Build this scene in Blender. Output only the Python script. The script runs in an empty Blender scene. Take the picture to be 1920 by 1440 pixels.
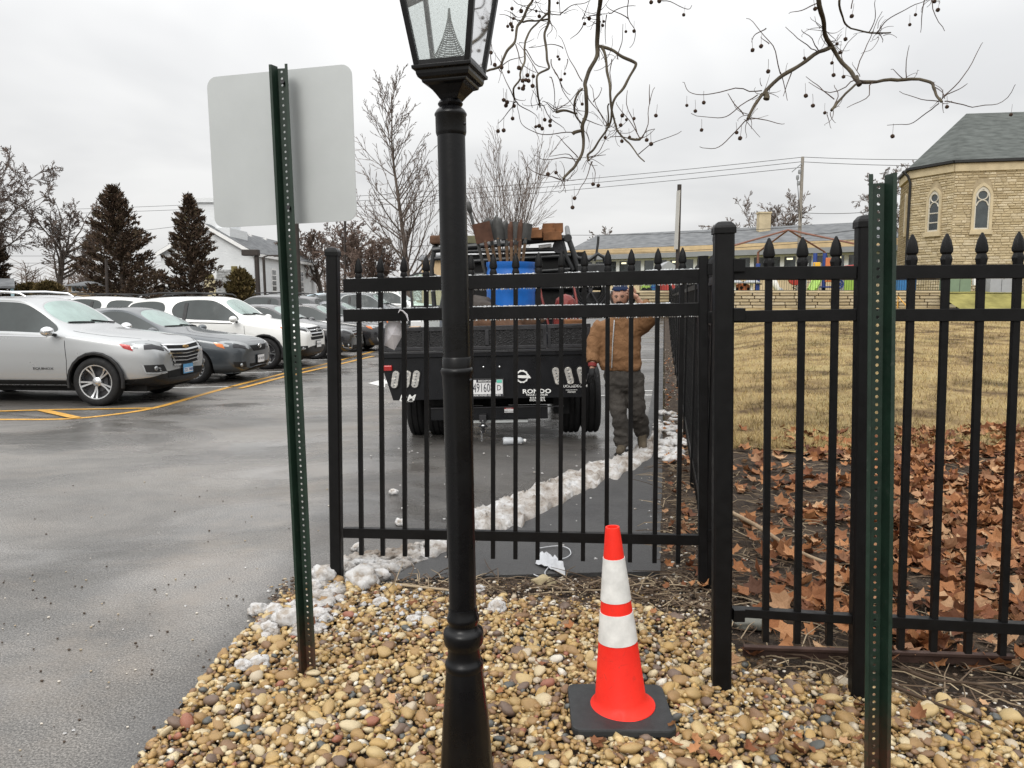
import bpy, bmesh, math, random
import numpy as np
from mathutils import Vector as V, Matrix, Euler, noise as mnoise
from mathutils.bvhtree import BVHTree
random.seed(7); np.random.seed(7)
S = bpy.context.scene
COL = S.collection
R = math.radians
PI = math.pi

# ------------------------------------------------------------------ camera
CAM_H, F, PITCH = 1.6, 1450.0, math.atan(160 / 1450.0)
cd = bpy.data.cameras.new('camera'); cam = bpy.data.objects.new('camera', cd); COL.objects.link(cam)
cam.location = (0, 0, CAM_H); cam.rotation_euler = (PI / 2 - PITCH, 0, 0)
cd.sensor_fit = 'HORIZONTAL'; cd.sensor_width = 36; cd.lens = 36 * F / 1920
cd.clip_start = 0.05; cd.clip_end = 2000
S.camera = cam

# ------------------------------------------------------------------ overcast sky
w = bpy.data.worlds.new('World'); S.world = w; w.use_nodes = True
nt = w.node_tree; nt.nodes.clear(); N = nt.nodes.new; LK = nt.links.new
out = N('ShaderNodeOutputWorld'); bg = N('ShaderNodeBackground'); bg.inputs['Strength'].default_value = 1.0
sky = N('ShaderNodeTexSky'); sky.sky_type = 'NISHITA'; sky.sun_disc = False
sky.sun_elevation = R(38); sky.sun_rotation = R(200); sky.dust_density = 4
tc = N('ShaderNodeTexCoord'); sep = N('ShaderNodeSeparateXYZ'); LK(tc.outputs['Generated'], sep.inputs[0])
def wm(op, a, b=None, clamp=False):
    n = N('ShaderNodeMath'); n.operation = op; n.use_clamp = clamp
    for i, x in enumerate((a, b)):
        if x is None: continue
        if isinstance(x, (int, float)): n.inputs[i].default_value = x
        else: LK(x, n.inputs[i])
    return n.outputs[0]
zc = wm('MAXIMUM', sep.outputs['Z'], 0.0)
zz = wm('ADD', zc, 0.22)
cx = N('ShaderNodeCombineXYZ'); LK(wm('DIVIDE', sep.outputs['X'], zz), cx.inputs[0]); LK(wm('DIVIDE', sep.outputs['Y'], zz), cx.inputs[1])
nz = N('ShaderNodeTexNoise'); nz.inputs['Scale'].default_value = .9; nz.inputs['Detail'].default_value = 4
nz.inputs['Roughness'].default_value = 0.5; nz.inputs['Distortion'].default_value = 0.35
LK(cx.outputs[0], nz.inputs['Vector'])
rp = N('ShaderNodeValToRGB'); LK(nz.outputs['Fac'], rp.inputs[0])
rp.color_ramp.elements[0].position = 0.34; rp.color_ramp.elements[0].color = (0.80, 0.805, 0.812, 1)
rp.color_ramp.elements[1].position = 0.60; rp.color_ramp.elements[1].color = (1.03, 1.028, 1.02, 1)
lum = wm('MULTIPLY', wm('ADD', wm('ADD', wm('MULTIPLY', zc, 0.5), wm('MULTIPLY', wm('MULTIPLY', zc, zc), 2.5)), 1.0), 0.70)
sc_ = N('ShaderNodeVectorMath'); sc_.operation = 'SCALE'; LK(rp.outputs[0], sc_.inputs[0]); LK(lum, sc_.inputs['Scale'])
mx = N('ShaderNodeMix'); mx.data_type = 'RGBA'; mx.inputs[0].default_value = 0.05
s2 = N('ShaderNodeVectorMath'); s2.operation = 'SCALE'; LK(sky.outputs[0], s2.inputs[0]); s2.inputs['Scale'].default_value = 0.1
LK(sc_.outputs[0], mx.inputs[6]); LK(s2.outputs[0], mx.inputs[7])
LK(mx.outputs[2], bg.inputs['Color']); LK(bg.outputs[0], out.inputs[0])

sd = bpy.data.lights.new('sun', 'SUN'); sun = bpy.data.objects.new('sun', sd); COL.objects.link(sun)
sd.energy = 1.4; sd.angle = R(25); sd.color = (1, 0.97, 0.92)
sun.location = (0, 0, 40); sun.rotation_euler = (R(52), 0, R(-20))

vs = S.view_settings
S.display_settings.display_device = 'sRGB'
vs.view_transform = 'Standard'; vs.look = 'None'; vs.exposure = 0.22; vs.gamma = 1; vs.use_curve_mapping = False
S.cycles.max_bounces = 6; S.cycles.transparent_max_bounces = 16
S.cycles.use_denoising = True

# ------------------------------------------------------------------ photo geometry helpers
def ray(px, py):
    a, b = (px - 960) / F, (720 - py) / F
    c, s = math.cos(PITCH), math.sin(PITCH)
    return V((a, c + b * s, -s + b * c))
O = V((0, 0, CAM_H))
def G(px, py, z=0.0):
    d = ray(px, py); return O + d * ((z - CAM_H) / d.z)
def AT(px, py, Y):
    d = ray(px, py); return O + d * (Y / d.y)
def PX(p):
    q = V(p) - O; c, s = math.cos(PITCH), math.sin(PITCH)
    dep = q.y * c - q.z * s; up = q.y * s + q.z * c
    return 960 + F * q.x / dep, 720 - F * up / dep, dep
class Plane:          # vertical plane through two ground points
    def __init__(s, a, b):
        s.a = V((a.x, a.y, 0)); d = V((b.x - a.x, b.y - a.y, 0)); s.d = d.normalized(); s.n = V((-s.d.y, s.d.x, 0))
        if s.n.y > 0: s.n = -s.n          # towards the camera
    def at(s, px, py):
        r = ray(px, py); return O + r * ((s.a - O).dot(s.n) / r.dot(s.n))

# ------------------------------------------------------------------ object helpers
def smoothline(pts, n=6):
    o = []
    for i in range(len(pts) - 1):
        p0, p1, p2, p3 = pts[max(i - 1, 0)], pts[i], pts[i + 1], pts[min(i + 2, len(pts) - 1)]
        for k in range(n):
            t = k / n
            o.append(.5 * ((2 * p1) + (-p0 + p2) * t + (2 * p0 - 5 * p1 + 4 * p2 - p3) * t * t + (-p0 + 3 * p1 - 3 * p2 + p3) * t ** 3))
    o.append(pts[-1]); return o
def worg(o):
    p = V((0, 0, 0))
    while o: p += V(o.location); o = o.parent
    return p
def tag(o, label=None, cat=None, group=None, kind=None):
    if label: o['label'] = label
    if cat: o['category'] = cat
    if group: o['group'] = group
    if kind: o['kind'] = kind
    return o
def thing(name, label, cat, loc=(0, 0, 0), group=None):
    o = bpy.data.objects.new(name, None); COL.objects.link(o); o.location = loc; o.empty_display_size = .1
    return tag(o, label, cat, group)
def link(name, me, parent=None, loc=None):
    o = bpy.data.objects.new(name, me); COL.objects.link(o)
    if parent: o.parent = parent
    if loc is not None: o.location = loc
    return o
def kids(o): return [c for c in list(COL.objects) if c.parent == o]
def dup(root, label=None, loc=None, rz=None, swap=None):
    def cp(o, par):
        c = o.copy(); COL.objects.link(c); c.parent = par
        if swap and o.type == 'MESH':
            for s in c.material_slots:
                if s.material and s.material.name in swap:
                    m = swap[s.material.name]; s.link = 'OBJECT'; s.material = m
        for ch in CH.get(o, ()): cp(ch, c)
        return c
    CH = {}
    for o in COL.objects:
        if o.parent: CH.setdefault(o.parent, []).append(o)
    r = cp(root, None)
    if label: r['label'] = label
    if loc is not None: r.location = loc
    if rz is not None: r.rotation_euler = (0, 0, rz)
    return r

class MB:
    def __init__(s): s.v, s.f, s.m, s.r = [], [], [], []
    def add(s, vs_, fs, mi=0, rnd=None):
        b = len(s.v); s.v += [tuple(v) for v in vs_]; s.f += [tuple(b + i for i in f) for f in fs]; s.m += [mi] * len(fs)
        if rnd is not None: s.r += [rnd] * len(vs_)
        return s
    def box(s, c, d, rot=None, mi=0, rnd=None):
        hx, hy, hz = d[0] / 2, d[1] / 2, d[2] / 2; c = V(c)
        P = [V((x, y, z)) for z in (-hz, hz) for y in (-hy, hy) for x in (-hx, hx)]
        if rot is not None:
            if not isinstance(rot, Matrix): rot = Euler(rot).to_matrix()
            P = [rot @ p for p in P]
        return s.add([c + p for p in P], [(0, 2, 3, 1), (4, 5, 7, 6), (0, 1, 5, 4), (2, 6, 7, 3), (0, 4, 6, 2), (1, 3, 7, 5)], mi, rnd)
    def bx(s, x0, x1, y0, y1, z0, z1, mi=0, rnd=None):
        return s.box(((x0 + x1) / 2, (y0 + y1) / 2, (z0 + z1) / 2), (abs(x1 - x0), abs(y1 - y0), abs(z1 - z0)), None, mi, rnd)
    def bar(s, a, b, wd, dp, side=V((1, 0, 0)), mi=0):       # rectangular bar a->b, wd along side, dp across
        a, b = V(a), V(b); t = (b - a).normalized(); u = (side - t * side.dot(t)).normalized(); n = t.cross(u)
        o = [(-wd / 2, -dp / 2), (wd / 2, -dp / 2), (wd / 2, dp / 2), (-wd / 2, dp / 2)]
        P = [p + u * x + n * y for p in (a, b) for x, y in o]
        return s.add(P, [(0, 3, 2, 1), (4, 5, 6, 7), (0, 1, 5, 4), (1, 2, 6, 5), (2, 3, 7, 6), (3, 0, 4, 7)], mi)
    def tube(s, pts, rad, n=8, cap=True, mi=0, closed=False, rnd=None):
        pts = [V(p) for p in pts]; k = len(pts)
        if isinstance(rad, (int, float)): rad = [rad] * k
        u = None; vs_, fs = [], []
        for i, p in enumerate(pts):
            if closed: t = pts[(i + 1) % k] - pts[i - 1]
            else: t = pts[min(i + 1, k - 1)] - pts[max(i - 1, 0)]
            if t.length < 1e-9: t = V((0, 0, 1))
            t.normalize()
            if u is None: u = t.orthogonal().normalized()
            else:
                u = u - t * u.dot(t); u = u.normalized() if u.length > 1e-6 else t.orthogonal().normalized()
            q = t.cross(u)
            for j in range(n):
                a = 2 * PI * j / n; vs_.append(p + (u * math.cos(a) + q * math.sin(a)) * rad[i])
        for i in range(k if closed else k - 1):
            for j in range(n):
                i2 = (i + 1) % k
                fs.append((i * n + j, i * n + (j + 1) % n, i2 * n + (j + 1) % n, i2 * n + j))
        if cap and not closed:
            fs.append(tuple(range(n - 1, -1, -1))); fs.append(tuple((k - 1) * n + j for j in range(n)))
        return s.add(vs_, fs, mi, rnd)
    def lathe(s, prof, n=24, M=None, mi=0, phase=0.0, closed=False):
        vs_, fs = [], []; k = len(prof)
        for r, z in prof:
            for j in range(n):
                a = 2 * PI * j / n + phase; vs_.append(V((r * math.cos(a), r * math.sin(a), z)))
        for i in range(k if closed else k - 1):
            i2 = (i + 1) % k
            for j in range(n):
                fs.append((i * n + j, i * n + (j + 1) % n, i2 * n + (j + 1) % n, i2 * n + j))
        if not closed:
            if prof[0][0] > 1e-6: fs.append(tuple(range(n - 1, -1, -1)))
            if prof[-1][0] > 1e-6: fs.append(tuple((k - 1) * n + j for j in range(n)))
        if M is not None: vs_ = [M @ v for v in vs_]
        return s.add(vs_, fs, mi)
    def prism(s, poly, t0, t1, M=None, mi=0, rnd=None):         # polygon in xy, extruded in z
        n = len(poly); P = [V((x, y, t0)) for x, y in poly] + [V((x, y, t1)) for x, y in poly]
        if M is not None: P = [M @ p for p in P]
        fs = [tuple(range(n - 1, -1, -1)), tuple(range(n, 2 * n))] + [(i, (i + 1) % n, n + (i + 1) % n, n + i) for i in range(n)]
        return s.add(P, fs, mi, rnd)
    def ball(s, c, r, sub=2, sq=(1, 1, 1), mi=0, jit=0, seed=0, rnd=None):
        vs_, fs = ICO[sub]; c = V(c); o = []
        for v in vs_:
            q = v.copy()
            if jit: q *= 1 + jit * mnoise.noise(v * 1.7 + V((seed * 3.1, seed, -seed)))
            o.append(c + V((q.x * r * sq[0], q.y * r * sq[1], q.z * r * sq[2])))
        return s.add(o, fs, mi, rnd)
    def build(s, name, mats, parent=None, smooth=None, bevel=0, origin=None, kind=None, sub=0):
        if not isinstance(mats, (list, tuple)): mats = [mats]
        if origin is None:
            if parent: origin = worg(parent)
            elif s.v:
                a = np.array(s.v); lo, hi = a.min(0), a.max(0); origin = V(((lo[0] + hi[0]) / 2, (lo[1] + hi[1]) / 2, lo[2]))
            else: origin = V((0, 0, 0))
        origin = V(origin)
        me = bpy.data.meshes.new(name)
        me.from_pydata([(x - origin.x, y - origin.y, z - origin.z) for x, y, z in s.v], [], s.f)
        for m in mats: me.materials.append(m)
        if len(mats) > 1: me.polygons.foreach_set('material_index', s.m)
        if s.r and len(s.r) == len(s.v):
            at = me.attributes.new('rnd', 'FLOAT', 'POINT'); at.data.foreach_set('value', s.r)
        if bevel:
            bm = bmesh.new(); bm.from_mesh(me)
            bmesh.ops.remove_doubles(bm, verts=bm.verts, dist=1e-6)
            es = [e for e in bm.edges if e.is_manifold and e.calc_face_angle(0) > R(30)]
            bmesh.ops.bevel(bm, geom=es, offset=bevel, segments=2, affect='EDGES', profile=.6, clamp_overlap=True)
            bm.to_mesh(me); bm.free()
        if smooth is not None:
            me.polygons.foreach_set('use_smooth', [True] * len(me.polygons)); me.set_sharp_from_angle(angle=R(smooth))
        o = link(name, me, parent)
        if not parent: o.location = origin
        if sub:
            md = o.modifiers.new('s', 'SUBSURF'); md.levels = md.render_levels = sub
        if kind: o['kind'] = kind
        return o

def ico(sub):
    bm = bmesh.new(); bmesh.ops.create_icosphere(bm, subdivisions=sub, radius=1)
    bm.verts.ensure_lookup_table(); vs_ = [v.co.copy() for v in bm.verts]; fs = [tuple(v.index for v in f.verts) for f in bm.faces]; bm.free()
    return vs_, fs
ICO = {i: ico(i) for i in (1, 2, 3, 4)}

def frame(origin, xa, za=V((0, 0, 1))):      # matrix with x axis xa, z axis ~za
    z = V(za).normalized(); y = z.cross(V(xa)).normalized(); x = y.cross(z)
    return Matrix(((x.x, y.x, z.x, origin[0]), (x.y, y.y, z.y, origin[1]), (x.z, y.z, z.z, origin[2]), (0, 0, 0, 1)))

def text_part(name, txt, mat, parent, M, size, align='CENTER', shear=0, ext=.0015, sx=1.0, bold=0):
    cu = bpy.data.curves.new(name, 'FONT'); cu.body = txt; cu.size = size; cu.align_x = align; cu.align_y = 'CENTER'
    cu.shear = shear; cu.extrude = ext; cu.resolution_u = 2; cu.offset = bold
    t = bpy.data.objects.new('tmp', cu); COL.objects.link(t)
    dg = bpy.context.evaluated_depsgraph_get()
    me = bpy.data.meshes.new_from_object(t.evaluated_get(dg))
    bpy.data.objects.remove(t); bpy.data.curves.remove(cu)
    me.transform(M @ Matrix.Diagonal((sx, 1, 1, 1)))
    me.transform(Matrix.Translation(-worg(parent)))
    me.materials.clear(); me.materials.append(mat); me.name = name
    return link(name, me, parent)

def skin_obj(name, nodes, edges, mat, parent, sub=2, root=0):
    """nodes: list of ((x,y,z), rx, ry)"""
    org = worg(parent) if parent else V((0, 0, 0))
    me = bpy.data.meshes.new(name); me.from_pydata([V(n[0]) - org for n in nodes], edges, [])
    o = bpy.data.objects.new(name, me); COL.objects.link(o)
    md = o.modifiers.new('skin', 'SKIN'); md.use_smooth_shade = True; md.branch_smoothing = .6
    sv = me.skin_vertices[0].data
    for i, n in enumerate(nodes): sv[i].radius = (n[1], n[2] if len(n) > 2 else n[1]); sv[i].use_root = (i == root)
    ss = o.modifiers.new('sub', 'SUBSURF'); ss.levels = ss.render_levels = sub
    dg = bpy.context.evaluated_depsgraph_get()
    m2 = bpy.data.meshes.new_from_object(o.evaluated_get(dg))
    bpy.data.objects.remove(o); bpy.data.meshes.remove(me)
    m2.name = name; m2.materials.clear(); m2.materials.append(mat)
    m2.polygons.foreach_set('use_smooth', [True] * len(m2.polygons))
    return link(name, m2, parent)

def fuse(name, mb, mat, parent, vox=.014, sm=4):
    o = mb.build('tmp', mat, parent); q = o.modifiers.new('r', 'REMESH'); q.mode = 'VOXEL'; q.voxel_size = vox
    q = o.modifiers.new('s', 'SMOOTH'); q.iterations = sm; q.factor = .6
    me = bpy.data.meshes.new_from_object(o.evaluated_get(bpy.context.evaluated_depsgraph_get())); bpy.data.objects.remove(o)
    me.name = name; me.polygons.foreach_set('use_smooth', [True] * len(me.polygons)); return link(name, me, parent)

# ------------------------------------------------------------------ materials
def srgb(r, g, b):
    f = lambda c: c / 12.92 if c <= .04045 else ((c + .055) / 1.055) ** 2.4
    return (f(r / 255), f(g / 255), f(b / 255))
class Mat:
    """small node-material builder"""
    def __init__(s, name, rough=.6, metal=0., spec=.5):
        s.m = bpy.data.materials.new(name); s.m.use_nodes = True; s.t = s.m.node_tree
        s.b = s.t.nodes['Principled BSDF']; s.b.inputs['Roughness'].default_value = rough
        s.b.inputs['Metallic'].default_value = metal; s.b.inputs['Specular IOR Level'].default_value = spec
        s._co = None
    def n(s, t): return s.t.nodes.new(t)
    def l(s, a, b): s.t.links.new(a, b)
    def co(s, world=False):
        if world: return s.n('ShaderNodeNewGeometry').outputs['Position']
        if s._co is None: s._co = s.n('ShaderNodeTexCoord').outputs['Object']
        return s._co
    def noise(s, scale, detail=4, rough=.55, world=False, dist=0, vec=None):
        k = s.n('ShaderNodeTexNoise'); k.inputs['Scale'].default_value = scale; k.inputs['Detail'].default_value = detail
        k.inputs['Roughness'].default_value = rough; k.inputs['Distortion'].default_value = dist
        s.l(vec if vec is not None else s.co(world), k.inputs['Vector']); return k.outputs['Fac']
    def vor(s, scale, world=False, feat='F1'):
        k = s.n('ShaderNodeTexVoronoi'); k.inputs['Scale'].default_value = scale; k.feature = feat
        s.l(s.co(world), k.inputs['Vector']); return k
    def scalevec(s, sx, sy, sz, world=False):
        k = s.n('ShaderNodeMapping'); k.inputs['Scale'].default_value = (sx, sy, sz); s.l(s.co(world), k.inputs['Vector']); return k.outputs[0]
    def ramp(s, fac, stops, interp='LINEAR'):
        k = s.n('ShaderNodeValToRGB'); e = k.color_ramp.elements; k.color_ramp.interpolation = interp
        while len(e) < len(stops): e.new(.5)
        for i, (p, c) in enumerate(stops):
            e[i].position = p; e[i].color = (*c, 1) if not isinstance(c, (int, float)) else (c, c, c, 1)
        s.l(fac, k.inputs[0]); return k.outputs[0]
    def mix(s, fac, a, b, mode='MIX'):
        k = s.n('ShaderNodeMix'); k.data_type = 'RGBA'; k.blend_type = mode
        for x, i in ((fac, 0), (a, 6), (b, 7)):
            if isinstance(x, (int, float)): k.inputs[i].default_value = x if i == 0 else (x, x, x, 1)
            elif isinstance(x, tuple): k.inputs[i].default_value = (*x, 1)
            else: s.l(x, k.inputs[i])
        return k.outputs[2]
    def math(s, op, a, b=0., clamp=False):
        k = s.n('ShaderNodeMath'); k.operation = op; k.use_clamp = clamp
        for i, x in enumerate((a, b)):
            if isinstance(x, (int, float)): k.inputs[i].default_value = x
            else: s.l(x, k.inputs[i])
        return k.outputs[0]
    def col(s, x):
        if isinstance(x, tuple): s.b.inputs['Base Color'].default_value = (*x, 1)
        else: s.l(x, s.b.inputs['Base Color'])
        return s
    def rgh(s, x): s.l(x, s.b.inputs['Roughness']); return s
    def bump(s, h, st=.3, dist=.01):
        k = s.n('ShaderNodeBump'); k.inputs['Strength'].default_value = st; k.inputs['Distance'].default_value = dist
        s.l(h, k.inputs['Height']); s.l(k.outputs[0], s.b.inputs['Normal']); return s
    def rnd(s):           # per-piece random: 'rnd' attribute plus the object's own random
        a = s.n('ShaderNodeAttribute'); a.attribute_name = 'rnd'; o = s.n('ShaderNodeObjectInfo')
        k = s.math('ADD', a.outputs['Fac'], o.outputs['Random']); return s.math('FRACT', k)

def simple(name, c, rough=.6, metal=0., spec=.5, var=.12, scale=6., bump=0., bscale=60., rv=.1, world=False):
    m = Mat(name, rough, metal, spec)
    nf = m.noise(scale, 5, .6, world)
    d = tuple(max(0, x * (1 - var)) for x in c); l_ = tuple(min(1, x * (1 + var)) for x in c)
    m.col(m.ramp(nf, [(.3, d), (.7, l_)]))
    if rv: m.rgh(m.ramp(m.noise(scale * 2.3, 3, .6, world), [(.3, max(.03, rough - rv)), (.7, min(1, rough + rv))]))
    if bump: m.bump(m.noise(bscale, 3, .6, world), bump, .004)
    return m.m
def glassy(name, tint=(.9, .95, .93), refl=.08, dirt=.04):
    m = bpy.data.materials.new(name); m.use_nodes = True; t = m.node_tree; t.nodes.clear()
    o = t.nodes.new('ShaderNodeOutputMaterial'); tr = t.nodes.new('ShaderNodeBsdfTransparent'); gl = t.nodes.new('ShaderNodeBsdfGlossy')
    df = t.nodes.new('ShaderNodeBsdfDiffuse'); df.inputs[0].default_value = (.6, .62, .6, 1)
    tr.inputs[0].default_value = (*tint, 1); gl.inputs['Roughness'].default_value = .03; gl.inputs[0].default_value = (.9, .9, .9, 1)
    fr = t.nodes.new('ShaderNodeFresnel'); fr.inputs['IOR'].default_value = 1.5
    ad = t.nodes.new('ShaderNodeMath'); ad.operation = 'ADD'; ad.inputs[1].default_value = refl; ad.use_clamp = True
    a = t.nodes.new('ShaderNodeMixShader'); b = t.nodes.new('ShaderNodeMixShader')
    nz_ = t.nodes.new('ShaderNodeTexNoise'); nz_.inputs['Scale'].default_value = 40; nz_.inputs['Detail'].default_value = 4
    mr = t.nodes.new('ShaderNodeMapRange'); mr.inputs[1].default_value = .52; mr.inputs[2].default_value = .75; mr.inputs[3].default_value = dirt * .3; mr.inputs[4].default_value = dirt * 4
    t.links.new(nz_.outputs['Fac'], mr.inputs[0]); t.links.new(mr.outputs[0], b.inputs[0])
    t.links.new(fr.outputs[0], ad.inputs[0]); t.links.new(ad.outputs[0], a.inputs[0])
    t.links.new(tr.outputs[0], a.inputs[1]); t.links.new(gl.outputs[0], a.inputs[2])
    t.links.new(a.outputs[0], b.inputs[1]); t.links.new(df.outputs[0], b.inputs[2]); t.links.new(b.outputs[0], o.inputs[0])
    return m

K = {}
K['black'] = simple('black_powder_coat', (.0035, .0035, .0038), .45, 0, .2, .3, 9, .25, 350, .12)
K['black_gloss'] = simple('black_gloss_paint', (.0035, .0035, .004), .30, 0, .27, .3, 5, .12, 60, .1)
K['black_plastic'] = simple('black_plastic', (.012, .012, .0125), .55, 0, .4, .25, 8, .15, 200)
K['rubber'] = simple('rubber', (.011, .011, .0115), .75, 0, .3, .3, 12, .3, 80)
K['chrome'] = simple('chrome', (.75, .76, .77), .12, 1, .5, .08, 5, 0, 1, .05)
K['alloy'] = simple('alloy', (.62, .63, .64), .28, 1, .5, .1, 10, 0, 1, .08)
K['alu'] = simple('sign_aluminium', (.43, .45, .45), .5, .25, .4, .06, 3, .05, 90, .08)
K['white'] = simple('white_paint', (.75, .75, .74), .5, 0, .5, .06, 4)
K['steel'] = simple('dark_steel', (.035, .035, .038), .45, .5, .5, .3, 10, .2, 90)
K['dark'] = simple('dark_interior', (.01, .01, .01), .8, 0, .2)
# ------------------------------------------------------------------ ground
FX0 = G(1325, 1105)
TANF = 283 / 1450.0
def xf(y): return FX0.x + TANF * (y - FX0.y)            # side fence line
EX0 = G(1240, 1062)
def xe(y): return EX0.x + TANF * (y - EX0.y)            # edge of the pavement
def zlot(y): return 0.0 if y < 25 else min((y - 25) * .036, .56)
WALL_Y = 41.0
Z_WALL = AT(1500, 578, WALL_Y).z
def zlawn(x, y):
    s = Z_WALL / (WALL_Y - 9)
    z = max(0., y - 9) * s if y < WALL_Y else Z_WALL
    t = min(1, max(0, (x - xf(y)) / 4.0)); t = t * t * (3 - 2 * t)
    b = 0.0 + (zlot(y)) * (1 - t) + z * t
    return b
# asphalt: wet, worn, coarse close up
m = Mat('wet_asphalt', .5, 0, .5)
sv = m.scalevec(.55, .9, 1, True); big = m.noise(.5, 6, .6, dist=.7, vec=sv); mid = m.noise(2.1, 6, .65, dist=.4, vec=sv); fine = m.noise(55, 3, .7, True); grit = m.vor(85, True)
base = m.ramp(big, [(.32, (.055, .052, .048)), (.48, (.105, .099, .092)), (.64, (.18, .168, .154))])
c = m.mix(m.ramp(mid, [(.50, 0.), (.70, .65)]), base, (.155, .138, .122))
c = m.mix(.85, c, m.ramp(m.noise(110, 2, .8, True), [(.34, .25), (.5, .9), (.66, 2.1)]), 'MULTIPLY')
c = m.mix(m.ramp(grit.outputs['Distance'], [(.10, 1.), (.24, 0.)]), c, m.mix(.6, c, (.30, .285, .26)))
e0, e1 = G(250, 1440), G(450, 1195); en = V((-(e1 - e0).y, (e1 - e0).x, 0)).normalized()      # dark ravelled edge beside the stones
dp_ = m.n('ShaderNodeVectorMath'); dp_.operation = 'DOT_PRODUCT'; m.l(m.co(True), dp_.inputs[0]); dp_.inputs[1].default_value = en
ed_ = m.math('ADD', m.math('SUBTRACT', dp_.outputs['Value'], e0.dot(en)), m.math('MULTIPLY', m.math('SUBTRACT', m.noise(6, 6, .7, True), .5), .35))
c = m.mix(m.ramp(ed_, [(.02, .85), (.22, 0.)]), c, m.mix(.5, c, (.014, .014, .015)))
c = m.mix(m.math('MULTIPLY', m.ramp(ed_, [(.18, 0.), (.4, 1.), (.8, .8), (1.5, 0.)]), m.ramp(m.noise(1.6, 5, .65, True), [(.42, 0.), (.62, .5)])), c, (.20, .17, .14))
m.col(c)
st = m.noise(.8, 5, .6, dist=.9, vec=sv)
wet = m.ramp(st, [(.34, .58), (.45, .36), (.53, .20), (.62, .08)])
m.rgh(m.math('ADD', wet, m.ramp(mid, [(.3, 0.), (.8, .14)])))
h = m.math('ADD', m.math('MULTIPLY', fine, .6), m.math('MULTIPLY', grit.outputs['Distance'], .9))
m.bump(m.math('MULTIPLY', h, m.ramp(st, [(.42, 1.), (.60, .12)])), .75, .007)
K['asphalt'] = m.m
m = Mat('fresh_asphalt', .55, 0, .5)
fine = m.noise(90, 3, .7, True); grit = m.vor(160, True); mid = m.noise(2.2, 5, .6, True)
c = m.ramp(mid, [(.3, (.030, .030, .031)), (.7, (.052, .051, .050))])
c = m.mix(m.ramp(grit.outputs['Distance'], [(.06, 1.), (.13, 0.)]), c, (.16, .155, .15))
m.col(c); m.rgh(m.ramp(mid, [(.35, .35), (.65, .65)])); m.bump(m.math('ADD', fine, grit.outputs['Distance']), .6, .006)
K['fresh'] = m.m
m = Mat('mulch_soil', .85, 0, .3)
a = m.noise(9, 6, .7, True); b = m.noise(70, 4, .7, True)
c = m.ramp(a, [(.3, (.018, .012, .009)), (.5, (.050, .034, .023)), (.68, (.12, .085, .056))])
m.col(m.mix(.6, c, m.ramp(b, [(.3, .4), (.7, 1.5)]), 'MULTIPLY')); m.bump(m.math('ADD', a, b), .9, .03)
K['mulch'] = m.m
m = Mat('dormant_grass', .9, 0, .15)
a = m.noise(.9, 6, .65, True, .5); b = m.noise(22, 4, .75, True); g = m.noise(.35, 4, .6, True)
c = m.ramp(a, [(.37, (.10, .064, .033)), (.49, (.26, .185, .088)), (.63, (.36, .275, .132))])
c = m.mix(m.ramp(g, [(.5, 0.), (.75, .45)]), c, (.155, .15, .06))
m.col(m.mix(.7, c, m.ramp(b, [(.3, .45), (.7, 1.35)]), 'MULTIPLY')); m.bump(b, .9, .04)
K['lawn'] = m.m
m = Mat('far_ground', .95, 0, .1)
m.col(m.ramp(m.noise(.25, 5, .6, True), [(.3, (.085, .075, .045)), (.7, (.17, .14, .08))])); K['far'] = m.m
K['yellow_line'] = simple('yellow_road_paint', (.50, .27, .05), .6, 0, .4, .35, 14, .2, 60, .1, True)
K['white_line'] = simple('white_road_paint', (.55, .55, .53), .55, 0, .4, .25, 14, .2, 60, .1, True)

mb = MB(); n = 24
for i in range(n + 1):
    for j in range(n + 1):
        mb.v.append((-700 + 1400 * i / n, -60 + 900 * j / n, -.12))
for i in range(n):
    for j in range(n):
        a = i * (n + 1) + j; mb.f.append((a, a + n + 1, a + n + 2, a + 1)); mb.m.append(0)
mb.build('ground', K['far'], kind='structure', origin=(0, 0, 0))

# parking lot: follows the gravel edge in front, the fence strip on the right
LEFT_EDGE = [(250, 1440), (300, 1370), (385, 1265), (450, 1195), (500, 1140), (560, 1105), (640, 1092), (720, 1093)]
edge = [G(*p) for p in LEFT_EDGE]
corner = G(1238, 1075)
dirn = (edge[0] - edge[1]).normalized()
front = [edge[0] + dirn * 6] + edge + [G(900, 1084), G(1100, 1078), corner]
def sheet(name, poly, fz, mat, parent=None, thick=.12, cell=None, kind=None):
    """polygon -> triangulated sheet with skirt; fz gives height"""
    mb = MB(); n = len(poly)
    P = [V((p[0], p[1], fz(p[0], p[1]))) for p in poly]; Q = [p - V((0, 0, thick)) for p in P]
    mb.add(P + Q, [tuple(range(n))] + [(i, n + i, n + (i + 1) % n, (i + 1) % n) for i in range(n)])
    return mb.build(name, mat, parent, kind=kind, origin=(0, 0, 0) if parent is None else None)
near = front + [V((xe(y), y, 0)) for y in (8, 12, 18, 25)] + [V((-70, 25, 0)), V((-70, -8, 0)), V((-6, -8, 0))]
near = list(reversed(near))
lot = sheet('parking_lot', [(p.x, p.y) for p in near], lambda x, y: 0.0, K['asphalt'], kind='structure')
yf = [25, 30, 36, 40.9, 95]
mb = MB()
for y in yf: mb.v += [(xe(min(y, 40.9)), y, zlot(y)), (-90, y, zlot(y))]
for i in range(len(yf) - 1): mb.f.append((2 * i, 2 * i + 2, 2 * i + 3, 2 * i + 1)); mb.m.append(0)
mb.build('far_pavement', K['asphalt'], lot, origin=(0, 0, 0))
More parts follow.
